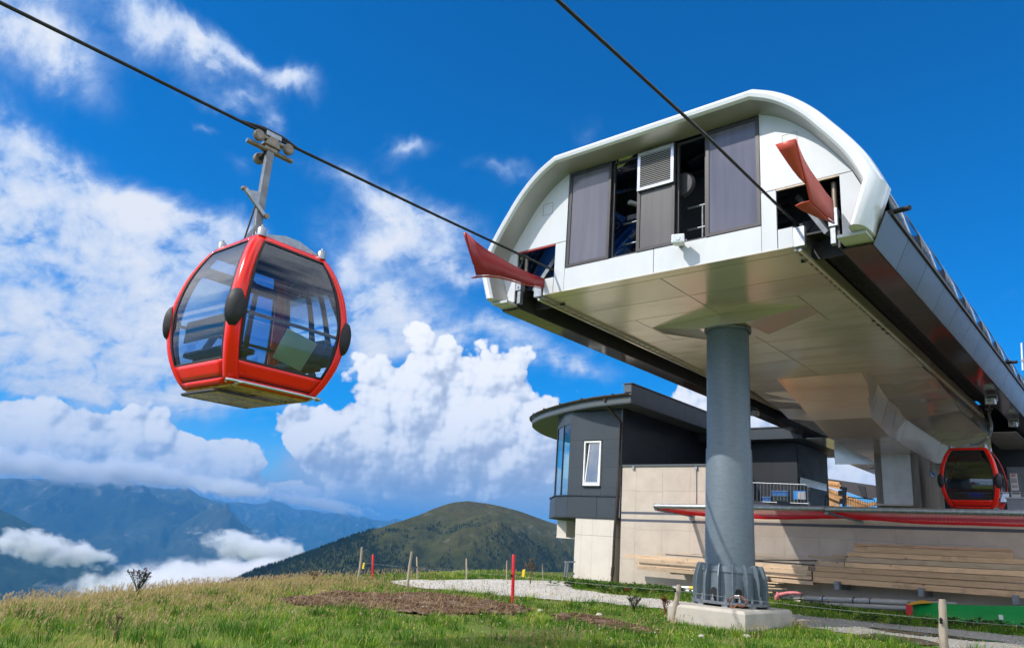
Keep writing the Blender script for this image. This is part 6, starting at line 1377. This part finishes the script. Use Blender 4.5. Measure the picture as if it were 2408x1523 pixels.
# steel trestle at the building corner, small items on the verge
tr = thing('steel_trestle', 'grey steel trestle frame at the left foot of the building', 'trestle', aY(1328,1369,27.4))
Yt = 27.3
for a, b in (((1331,1320),(1326,1370)),((1336,1321),(1332,1370)),((1328,1320),(1352,1320)),((1333,1366),(1350,1346)),((1327,1364),(1345,1364))):
    m = MB(); m.bar(aY(*a,Yt), aY(*b,Yt), .06, .06, up=(0,1,0)); at0(m.build('bar', MT['galv_dark']), tr)
m = MB(); p = aG(1462,1389); m.hexa([p+Vector(v) for v in ((-.22,-.1,.0),(.22,-.12,.0),(.24,.12,.0),(-.18,.12,.0),(-.20,-.08,.10),(.20,-.10,.12),(.22,.10,.12),(-.16,.10,.10))]); tag(m.build('plastic_piece', MT['orange'], bevel=.02), 'bright orange red plastic piece lying among the dock leaves', 'plastic piece')
for (pa, pb, lab, mt_) in ((zg(355,578), zg(700,585), 'upper white and yellow banded slalom pole left of the pillar foot', 'timber_pale'), (zg(480,632), zg(700,640), 'lower pale slalom pole with red tip left of the pillar foot', 'timber_pale')):
    a, b = aY(*pa, 24.6), aY(*pb, 24.6); t = thing('slalom_pole', lab, 'pole', a)
    m = MB(); m.cyl(a, b, .055, 12); at0(m.build('shaft', MT['pvc'], smooth=50), t)
    m = MB(); m.cyl(a.lerp(b,.78), a.lerp(b,1.0), .057, 12) if 'upper' in lab else m.cyl(a-(b-a)*.01, a.lerp(b,.1), .057, 12); at0(m.build('colour_band', MT['yellow' if 'upper' in lab else 'pole_red'], smooth=50), t)
m = MB(); p = aG(1683,1464); m.hexa([p+Vector(v) for v in ((-.25,-.05,.0),(.28,-.1,.0),(.30,.1,.0),(-.2,.12,.0),(-.2,-.03,.07),(.2,-.06,.08),(.22,.06,.06),(-.15,.08,.07))]); tag(m.build('weathered_board', MT['timber_grey'], bevel=.01), 'weathered bit of board on the grass left of the footing', 'board')
m = MB(); 
for k, (px, py, s) in enumerate(((1000,1432,.10),(1195,1446,.06),(1270,1436,.07),(1410,1446,.08),(1755,1498,.09),(1650,1497,.07))):
    p = aG(px, py); bm = bmesh.new(); bmesh.ops.create_icosphere(bm, subdivisions=2, radius=s)
    for v in bm.verts: v.co *= 1+.35*mnoise.noise(v.co*9+Vector((k*3,0,0))); v.co.z *= .55
    me = bpy.data.meshes.new('field_stone'); bm.to_mesh(me); bm.free(); me.materials.append(MT['footing']); o = link('field_stone', me); o.location = p+Vector((0,0,s*.2))
    tag(o, ['pale field stone lying in the middle of the soil patch','small stone at the right end of the soil patch','small stone beyond the soil patch','small stone by the reddish soil strip','pale stone in the grass before the footing','flat stone left below the footing'][k], 'stone')
# ------------------------------------------------------------------ grass, dry stalks, flowers, weeds
def leaf_mat(name, stops, trans=0.35, rough=0.6):
    m, nt, b, out = new_mat(name)
    at = nt.nodes.new('ShaderNodeAttribute'); at.attribute_name = 'hue'
    c = RAMP(nt, at.outputs['Fac'], stops)
    nt.links.new(c, b.inputs['Base Color']); b.inputs['Roughness'].default_value = rough; b.inputs['Specular IOR Level'].default_value = 0.25
    tl = nt.nodes.new('ShaderNodeBsdfTranslucent'); nt.links.new(c, tl.inputs[0]); mx = nt.nodes.new('ShaderNodeMixShader'); mx.inputs[0].default_value = trans
    nt.links.new(b.outputs[0], mx.inputs[1]); nt.links.new(tl.outputs[0], mx.inputs[2]); nt.links.new(mx.outputs[0], out.inputs[0]); return m
def fast_mesh(name, V, Fc, hue, mat):
    """V (n,3), Fc triangles (m,3), hue per vertex"""
    me = bpy.data.meshes.new(name); me.vertices.add(len(V)); me.vertices.foreach_set('co', np.asarray(V, np.float32).ravel())
    me.loops.add(Fc.size); me.loops.foreach_set('vertex_index', Fc.astype(np.int32).ravel()); me.polygons.add(len(Fc)); me.polygons.foreach_set('loop_start', np.arange(0, Fc.size, 3, dtype=np.int32))
    me.polygons.foreach_set('use_smooth', np.ones(len(Fc), bool))
    a = me.attributes.new('hue', 'FLOAT', 'POINT'); a.data.foreach_set('value', np.asarray(hue, np.float32)); me.materials.append(mat); me.update(); me.validate(); return link(name, me)
def blades(P, h, w, bend, hue, az):
    """curved grass blades: 5 vertices, 3 triangles each"""
    n = len(P); dx, dy = np.cos(az), np.sin(az); sx, sy = -dy, dx; V = np.zeros((n,5,3))
    for k, (u, ww) in enumerate(((0,1),(0,-1),(.55,.75),(.55,-.75),(1,0))):
        V[:,k,0] = P[:,0]+sx*w*ww*.5+dx*bend*h*u*u; V[:,k,1] = P[:,1]+sy*w*ww*.5+dy*bend*h*u*u; V[:,k,2] = P[:,2]+h*u*(1-.35*bend*bend*u)
    base = (np.arange(n)*5)[:,None,None]; T = np.array([[0,1,3],[0,3,2],[2,3,4]])[None]+base
    return V.reshape(-1,3), T.reshape(-1,3), np.repeat(hue, 5)
hg = np.vectorize(ground_h)
def fnoise(x, y, sc, seed): return np.array([mnoise.fractal(Vector((a*sc+seed, b*sc-seed, seed*.7)), .8, 2.0, 3) for a, b in zip(x, y)])
GM = leaf_mat('grass_blade', [(0.0,(0.032,0.105,0.008)),(0.3,(0.110,0.265,0.012)),(0.55,(0.26,0.39,0.028)),(0.75,(0.44,0.39,0.10)),(1.0,(0.62,0.47,0.22))])
DM = leaf_mat('dry_stalk', [(0.0,(0.28,0.20,0.085)),(0.5,(0.48,0.35,0.165)),(1.0,(0.62,0.48,0.27))], 0.3)
from math import exp
def dist_poly_mask(x, y): 
    return np.array([in_poly(ROAD2, a, b) or in_poly(SOIL2, a, b) or in_poly(SOIL3, a, b) for a, b in zip(x, y)])
def visible_xy(n, x0, x1, y0, y1):
    x = rng.uniform(x0, x1, n); y = rng.uniform(y0, y1, n)
    # keep what the camera can see (within its field, a margin for side steps)
    r = np.array([RIGHT.x, RIGHT.y]); f = np.array([fwd.x, fwd.y]); u = (x*RIGHT.x+y*RIGHT.y-1.55*RIGHT.z); d = (x*fwd.x+y*fwd.y-1.55*fwd.z); v = (x*DOWN.x+y*DOWN.y-1.55*DOWN.z)
    ok = (d > 6) & (np.abs(u/d) < .80) & (v/d < .52)
    return x[ok], y[ok]
def dist(x, y): return np.hypot(x, y)
def edge_s(x, y): return np.interp(y, EDGE_Y, EDGE_X)-x
def build_grass():
    Vs, Ts, Hs = [], [], []; off = 0
    def push(V, T, H):
        nonlocal off
        Vs.append(V); Ts.append(T+off); Hs.append(H); off += len(V)
    x, y = visible_xy(700000, -28, 7, 1.0, 27.6)
    s = edge_s(x, y); d = dist(x, y)
    keep = (s < 3.0) & (rng.uniform(0,1,len(x)) < np.clip(1.5-d/26, .25, 1))
    x, y, s, d = x[keep], y[keep], s[keep], d[keep]
    bare = dist_poly_mask(x+rng.normal(0,.05,len(x)), y+rng.normal(0,.05,len(x)))
    foot = (x > -9.0) & (x < -7.1) & (y > 16.36) & (y < 19.12)
    keep = ~(bare & (rng.uniform(0,1,len(x)) < .955)) & ~foot; x, y, s, d = x[keep], y[keep], s[keep], d[keep]
    keep = rng.uniform(0,1,len(x)) < .62+.9*fnoise(x, y, .9, 2.0); x, y, s, d = x[keep], y[keep], s[keep], d[keep]
    z = hg(x, y); n = len(x)
    clump = fnoise(x, y, 1.3, 5.0); dry = fnoise(x, y, .33, 11.0)
    ridge = np.clip((s+6.0)/6.0, 0, 1)*np.clip((-11.5-x)/4, 0, 1)*np.clip((16.5-y)/4, 0, 1)
    verge = np.array([1.0 if (24.0 < b < 27.7) else 0.0 for b in y])
    h = .036+.034*np.clip(clump,-.5,1)+rng.gamma(2.0,.011,n)+.10*ridge*rng.uniform(0,1,n)+.05*verge
    h *= np.where(x > -10, 1.15, 1.0)
    hue = .30+.40*dry*np.clip((-6-x)/8+.35,.3,1.2)+.15*clump+rng.normal(0,.17,n)+.55*ridge
    hue = np.where(rng.uniform(0,1,n) < .07+.12*ridge, rng.uniform(.7,1,n), hue)
    w = (.007+.0009*np.clip(d-10,0,20))*rng.uniform(.7,1.4,n)
    push(*blades(np.c_[x,y,z-.01], h, w, rng.uniform(.1,.9,n), np.clip(hue,0,1), rng.uniform(0,2*pi,n)))
    o = fast_mesh('grass', np.concatenate(Vs), np.concatenate(Ts), np.concatenate(Hs), GM); tag(o, 'green and yellowing meadow grass on the hilltop', kind='stuff')
    # tussocks: rank dark green clumps
    Vs.clear(); Ts.clear(); Hs.clear(); off = 0
    cx, cy = visible_xy(3400, -24, 4, 3, 26); keep = (edge_s(cx, cy) < -.4); cx, cy = cx[keep], cy[keep]; bare = dist_poly_mask(cx, cy); cx, cy = cx[~bare][:900], cy[~bare][:900]
    for a, b in zip(cx, cy):
        if -9.1 < a < -7 and 16.2 < b < 19.2: continue
        k = rng.integers(25, 70); R_ = rng.uniform(.08,.26); q = rng.normal(0, R_, (k,2)); xx, yy = a+q[:,0], b+q[:,1]; zz = hg(xx, yy); az = np.arctan2(q[:,1], q[:,0])+rng.normal(0,.5,k); hh = rng.uniform(.12,.30,k)*np.exp(-(q**2).sum(1)/(2*(R_*1.4)**2))
        push(*blades(np.c_[xx,yy,zz-.01], hh, rng.uniform(.008,.015,k), rng.uniform(.3,1.0,k), np.clip(rng.normal(.10+.45*(rng.uniform()<.22),.10,k),0,1), az))
    o = fast_mesh('grass_tussock', np.concatenate(Vs), np.concatenate(Ts), np.concatenate(Hs), GM); tag(o, 'rank dark green tussocks in the meadow', kind='stuff')
    # dry flowering stalks with drooping seed heads
    Vs.clear(); Ts.clear(); Hs.clear(); off = 0
    x1, y1 = visible_xy(70000, -27, -7, 1, 21); s = edge_s(x1, y1); p = np.exp(-((s+1.0)/1.9)**2)*.60+np.clip(fnoise(x1, y1, .5, 31)+.02,0,1)*np.clip((s+8)/8,0,1)*.42
    p *= np.where(y1 > 16, .25, 1)
    k = rng.uniform(0,1,len(x1)) < p*.95; x1, y1 = x1[k], y1[k]; so = np.array([not any(in_poly([(a*1.0, b*1.0) for a, b in SOIL2], xx+q, yy+r_) for q, r_ in ((0,0),(.35,-.5),(-.2,.8),(.5,-.9))) for xx, yy in zip(x1, y1)]); x1, y1 = x1[so], y1[so]
    x2, y2 = visible_xy(16000, -21, 5, 6, 27); c2 = fnoise(x2, y2, .8, 47); k = c2 > .20; x2, y2 = x2[k][:1500], y2[k][:1500]
    gx = np.concatenate([rng.normal(aG(px,py).x, sp, n_) for px, py, sp, n_ in DRY]); gy = np.concatenate([rng.normal(aG(px,py).y, sp, n_) for px, py, sp, n_ in DRY])
    x, y = np.concatenate([x1,x2,gx]), np.concatenate([y1,y2,gy]); bare = dist_poly_mask(x, y); x, y = x[~bare | (rng.uniform(0,1,len(x))<.05)], y[~bare | (rng.uniform(0,1,len(x))<.05)] if False else y[~bare] if len(y[~bare]) == len(x[~bare]) else y
    if len(x) != len(y): m_ = min(len(x), len(y)); x, y = x[:m_], y[:m_]
    ok = ~((x > -9.02) & (x < -7.08) & (y > 16.34) & (y < 19.14)); x, y = x[ok], y[ok]
    z = hg(x, y); n = len(x); h = rng.uniform(.09,.27,n); az = rng.normal(.6,.9,n); bend = rng.uniform(.1,.45,n); hue = rng.uniform(0,1,n); d = dist(x, y)
    push(*blades(np.c_[x,y,z], h, .0032+.00025*d, bend, hue*.6, az))
    tx, ty, tz = x+np.cos(az)*bend*h, y+np.sin(az)*bend*h, z+h*(1-.35*bend*bend)
    for q in range(9):
        u = q/9; bx, by, bz = x+np.cos(az)*bend*h*(.72+.28*u)**2, y+np.sin(az)*bend*h*(.72+.28*u)**2, z+h*(.72+.28*u)*(1-.35*bend*bend*(.72+.28*u))
        a2 = rng.uniform(0,2*pi,n); l = rng.uniform(.02,.06,n)*(1.1-u*.6)
        push(*blades(np.c_[bx,by,bz], l, .004+.00028*d, rng.uniform(.5,1.3,n), np.clip(hue*.5+.4,0,1), a2))
    o = fast_mesh('dry_grass', np.concatenate(Vs), np.concatenate(Ts), np.concatenate(Hs), DM); tag(o, 'tall straw coloured dry grass with seed heads', kind='stuff')
DRY = [(1250,1512,.35,90),(1330,1508,.30,70),(1180,1508,.3,40),(1800,1490,.22,30),(1880,1478,.25,34),(1560,1468,.25,40),(1690,1470,.3,60),(730,1372,.22,50),(745,1362,.15,30),(1345,1392,.2,20),(1480,1385,.6,26),(1100,1392,.9,26),(1280,1376,.7,26),(2140,1478,.6,18)]
build_grass()
def rosette(name, pts, label, mat, size, nper, spread, up=.10):
    V, T, H = [], [], []; off = 0
    for px, py, n in pts:
        c = aG(px, py)
        for k in range(n):
            x, y = c.x+rng.normal(0,spread), c.y+rng.normal(0,spread*.6); z = ground_h(x, y)
            for q in range(nper):
                a = rng.uniform(0,2*pi); L = size*rng.uniform(.5,1.2); ti = rng.uniform(.1,.9); el_ = rng.uniform(.2,1.0); hh = up*rng.uniform(.4,1.6)
                d = np.array([cos(a)*cos(el_*.9-.2), sin(a)*cos(el_*.9-.2), sin(el_*.9-.2)]); s = np.array([-sin(a),cos(a),ti-.5]); s /= np.linalg.norm(s); o_ = np.array([x,y,z+hh])
                w = L*rng.uniform(.5,.8)
                pts_ = [o_, o_+d*L*.35+s*w*.5, o_+d*L*.8+s*w*.36, o_+d*L, o_+d*L*.8-s*w*.36, o_+d*L*.35-s*w*.5]
                pts_[2][2] -= .1*L; pts_[4][2] -= .1*L; pts_[3][2] -= .2*L
                V += pts_; T += [[off,off+1,off+2],[off,off+2,off+3],[off,off+3,off+4],[off,off+4,off+5]]; H += [rng.uniform(0,1)]*6; off += 6
    o = fast_mesh(name, np.array(V), np.array(T), np.array(H), mat); tag(o, label, kind='stuff'); return o
LM = leaf_mat('dock_leaf', [(0.0,(0.030,0.085,0.012)),(0.5,(0.070,0.155,0.022)),(1.0,(0.14,0.215,0.04))], .4, .5)
LM2 = leaf_mat('dark_dock_leaf', [(0.0,(0.018,0.05,0.015)),(1.0,(0.05,0.105,0.028))], .4, .5)
rosette('dock_leaves', [(1340,1378,14),(1375,1381,24),(1410,1384,22),(1445,1388,18),(1480,1389,20),(1520,1390,22),(1560,1393,24),(1600,1397,22),(1640,1400,20),(1500,1398,14),(1420,1392,12)], 'lush bright green dock leaves along the wall foot', LM, .16, 7, .42, .14)
rosette('dock_leaves', [(1850,1416,12),(1880,1420,16),(1920,1424,14),(1950,1436,10),(1820,1410,10),(1985,1440,6)], 'bright green leafy weeds right of the pillar foot', LM, .13, 6, .35, .10)
rosette('dock_leaves', [(2260,1474,12),(2300,1478,12),(2210,1474,8),(2360,1480,10),(2060,1464,6),(2120,1470,6)], 'dark leafy weeds in front of the green slide', LM2, .16, 6, .38, .12)
# flowers: white clover and yellow hawkbit heads
def flowers():
    for nm, lab, n, col, r, box in (('clover_flowers','white clover heads scattered in the meadow',90,(0.62,0.60,0.52),.013,(-19,-3,8,19)),('yellow_flowers','small yellow flower heads scattered in the meadow',55,(0.75,0.50,0.01),.014,(-20,2,8,24))):
        x, y = visible_xy(n*6, *box); k = (edge_s(x, y) < -.3) & ~dist_poly_mask(x, y); x, y = x[k][:n], y[k][:n]; V, T = [], []; off = 0
        for a, b in zip(x, y):
            z = ground_h(a, b)+rng.uniform(.07,.13); rr = r*rng.uniform(.7,1.3)
            vv = [(a+rr*cos(q*1.0472), b+rr*sin(q*1.0472), z) for q in range(6)]+[(a,b,z+rr*.9),(a,b,z-rr*.7),(a,b,z-.16),(a+.004,b,z-.16)]
            V += vv; T += [[off+q,off+(q+1)%6,off+6] for q in range(6)]+[[off+(q+1)%6,off+q,off+7] for q in range(6)]; off += 10
        m_ = paint(nm, col, .8, var=.05, spec=.2); o = fast_mesh(nm, np.array(V), np.array(T), np.zeros(len(V)), m_); tag(o, lab, kind='stuff')
flowers()
# thistle on the ridge, its purple heads; brown seeded weeds elsewhere
def weed(name, label, cat, base, h, spread, nb, stem_mat, leaf_m, head=None, head_r=.02, leaves=6):
    t = thing(name, label, cat, base)
    m = MB(); tips = []
    r_ = random.Random(int(base.x*100))
    for k in range(nb):
        a = r_.uniform(0,2*pi); ll = h*r_.uniform(.65,1.0); sp = spread*r_.uniform(.3,1); P = [base, base+Vector((cos(a)*sp*.25, sin(a)*sp*.25, ll*.4)), base+Vector((cos(a)*sp*.7, sin(a)*sp*.7, ll*.75)), base+Vector((cos(a)*sp, sin(a)*sp, ll))]
        m.tube(P, [.010,.008,.006,.004], 5); tips.append((P, a))
        for q in range(2):
            u = r_.uniform(.4,.8); p = P[1].lerp(P[3], u); e = p+Vector((r_.uniform(-.1,.1), r_.uniform(-.1,.1), r_.uniform(.06,.14))); m.tube([p, e], [.005,.003], 4); tips.append(([p,p,p,e], a))
    at0(m.build('stem', stem_mat, smooth=60), t)
    if leaf_m is not None:
        V, T, H = [], [], []; off = 0
        for P, a in tips:
            for q in range(leaves):
                u = r_.uniform(.1,.95); p = P[0].lerp(P[3], u) if P[0] == P[1] else (P[1].lerp(P[3], u)); b = r_.uniform(0,2*pi); L = r_.uniform(.05,.13)*h/.6
                d = Vector((cos(b), sin(b), r_.uniform(-.2,.6))); s = Vector((-sin(b), cos(b), 0))*L*.16
                for v in (p, p+d*L*.5+s, p+d*L, p+d*L*.5-s): V.append(tuple(v))
                T += [[off,off+1,off+2],[off,off+2,off+3]]; H += [r_.random()]*4; off += 4
        o = fast_mesh('leaves', np.array(V), np.array(T), np.array(H), leaf_m); at0(o, t)
    if head:
        for P, a in tips[::2]:
            mm = MB(); c = P[3]; mm.lathe([(0,-head_r),(head_r*.9,-head_r*.4),(head_r*.8,head_r*.4),(head_r*1.1,head_r*1.3),(0,head_r*1.1)], c, 7); at0(mm.build('flower_head', head, smooth=50), t)
    return t
SM = paint('dull_green_stem', (0.05,0.06,0.03), .8); SB = paint('brown_stem', (0.15,0.095,0.055), .85); SR = paint('rusty_dock_seed', (0.20,0.065,0.03), .9); PH = paint('purple_thistle', (0.16,0.035,0.12), .8)
TL = leaf_mat('thistle_leaf', [(0.0,(0.022,0.045,0.018)),(1.0,(0.06,0.09,0.035))], .2); BL = leaf_mat('seed_husk', [(0.0,(0.11,0.06,0.03)),(1.0,(0.24,0.14,0.075))], .2); RL = leaf_mat('rusty_husk', [(0.0,(0.13,0.035,0.015)),(1.0,(0.26,0.09,0.04))], .2)
weed('thistle', 'dark thistle bush with purple heads standing on the meadow ridge', 'thistle', aG(322,1399), .50, .30, 12, SM, TL, PH, .015, 14)
weed('dry_weed', 'brown seeded weed on the ridge left of the tall pale post', 'weed', aG(738,1368), .36, .3, 9, SB, BL, None, leaves=9)
weed('dry_weed', 'tall brown seed weed at the left foot of the building', 'weed', aG(1247,1374), .95, .22, 5, SB, BL, SB, .03, 5)
weed('dry_weed', 'rusty brown dock seed stalks left of the concrete footing', 'weed', aG(1564,1448), .5, .22, 8, SR, RL, None, leaves=12)
weed('dry_weed', 'dark brown dock stalk low in the left foreground grass', 'weed', aG(270,1500), .30, .10, 4, SB, BL, None, leaves=9)
weed('dry_weed', 'bushy dark green weed beside the right end of the soil strip', 'weed', aG(1490,1437), .42, .28, 12, SM, TL, None, leaves=14)
# gravel and clods: loose stones on track and soil
def litter():
    def scatter(nm, lab, poly, n, r0, r1, mat, up=.0, w=None):
        x0, x1 = min(p[0] for p in poly), max(p[0] for p in poly); y0, y1 = min(p[1] for p in poly), max(p[1] for p in poly)
        V, T = [], []; off = 0; c = 0
        base = [(1,0,0),(.31,.95,0),(-.81,.59,0),(-.81,-.59,0),(.31,-.95,0),(0,0,.8),(0,0,-.6)]
        while c < n:
            x, y = rng.uniform(x0,x1), rng.uniform(y0,y1)
            if not in_poly(poly, x, y): continue
            if w and rng.uniform() > w(x, y): continue
            c += 1; r = r0*(r1/r0)**(rng.uniform()**2.2); a = rng.uniform(0,6.28); z = ground_h(x, y)+up; sx, sy, sz = rng.uniform(.7,1.3,3)
            for bx, by, bz in base: k = rng.uniform(.75,1.2); V.append((x+r*k*(bx*cos(a)*sx-by*sin(a)*sy), y+r*k*(bx*sin(a)*sx+by*cos(a)*sy), z+r*.75*bz*sz))
            T += [[off+q,off+(q+1)%5,off+5] for q in range(5)]+[[off+(q+1)%5,off+q,off+6] for q in range(5)]; off += 7
        o = fast_mesh(nm, np.array(V), np.array(T), np.zeros(len(V)), mat); tag(o, lab, kind='stuff')
    GV = paint('gravel_stone', (0.47,0.44,0.40), .9, var=.35, scale=5, spec=.2); CL = paint('soil_clod', (0.12,0.072,0.045), 1.0, var=.6, scale=9, spec=.1)
    scatter('gravel', 'loose pale gravel on the track', ROAD2, 7000, .008, .028, GV, .02)
    scatter('soil_clods', 'crumbly clods and wood chips on the bare soil', SOIL2, 5200, .018, .085, CL, .04)
    scatter('soil_clods', 'reddish clods on the bare soil strip', SOIL3, 900, .015, .06, CL, .03)
litter()
# ------------------------------------------------------------------ low valley clouds: drifting banks of real vapour
def low_cloud(label, px, py, dist, w_px, h_px, depth, dens, seed, tilt=0.0, cut=0.42, sc=3.2):
    c = aH(px, py, dist); k = c.length/FPX; w, h = w_px*k/2, h_px*k/2
    d = Vector((c.x, c.y, 0)).normalized(); rz = atan2(-d.x, d.y)
    bm = bmesh.new(); bmesh.ops.create_cube(bm, size=2.0)
    me = bpy.data.meshes.new('low_cloud'); bm.to_mesh(me); bm.free()
    m = bpy.data.materials.new('cloud_vapour'); m.use_nodes = True; nt = m.node_tree; nt.nodes.clear(); out = nt.nodes.new('ShaderNodeOutputMaterial')
    v = nt.nodes.new('ShaderNodeVolumePrincipled'); v.inputs['Color'].default_value = (0.99,0.99,1,1); v.inputs['Anisotropy'].default_value = 0.25
    tc = nt.nodes.new('ShaderNodeTexCoord'); o_ = tc.outputs['Object']
    mp = nt.nodes.new('ShaderNodeMapping'); nt.links.new(o_, mp.inputs[0]); mp.inputs['Scale'].default_value = (w/h*.55, depth/h*.4, .8); mp.inputs['Location'].default_value = (seed, seed*2.1, seed*.7)
    n = NZ(nt, sc*.5, 7, .6, vec=mp.outputs[0], dist=.25)
    ln = nt.nodes.new('ShaderNodeVectorMath'); ln.operation = 'LENGTH'; nt.links.new(o_, ln.inputs[0])
    fall = MA(nt, 'SUBTRACT', 1.0, MA(nt, 'POWER', ln.outputs['Value'], 1.6), True)
    f = MA(nt, 'SUBTRACT', MA(nt, 'ADD', MA(nt, 'MULTIPLY', fall, .75), MA(nt, 'MULTIPLY', MA(nt, 'SUBTRACT', n, .5), 2.2)), cut)
    dn = MA(nt, 'MULTIPLY', MA(nt, 'MULTIPLY', f, 4.0, True), dens); dn = MA(nt, 'MULTIPLY', dn, MA(nt, 'GREATER_THAN', fall, 0.001))
    nt.links.new(dn, v.inputs['Density']); nt.links.new(v.outputs[0], out.inputs['Volume'])
    me.materials.append(m); o = link('low_cloud', me); o.location = c; o.scale = (w, depth/2, h); o.rotation_euler = (0, radians(tilt), rz)
    return tag(o, label, kind='stuff')
low_cloud('low white cloud drifting before the dark wooded slope', 125, 1292, 5600, 290, 78, 500, .035, 1.3, tilt=7)
low_cloud('ragged low cloud bank above the valley fog', 610, 1292, 5200, 330, 100, 600, .03, 5.1, tilt=7, cut=.40)
low_cloud('broad valley fog bank lying against the foot of the hill', 520, 1376, 2500, 700, 130, 700, .03, 8.8, tilt=-5, cut=.30)
low_cloud('white cloud bank hiding the crest of the left mountains', 90, 1096, 16500, 520, 72, 2500, .0045, 2.2, tilt=3, cut=.34)
low_cloud('lumpy white cloud lying on the mountain crest right of the bank', 345, 1112, 16000, 360, 66, 2200, .0045, 6.4, tilt=4, cut=.34)
low_cloud('small cloud sitting on the dark mountain shoulder', 540, 1146, 13300, 230, 56, 1800, .005, 3.7, tilt=4, cut=.36)
low_cloud('flat cloud strip over the farthest pale range', 745, 1182, 25500, 330, 36, 2600, .0035, 9.3, tilt=5, cut=.36)
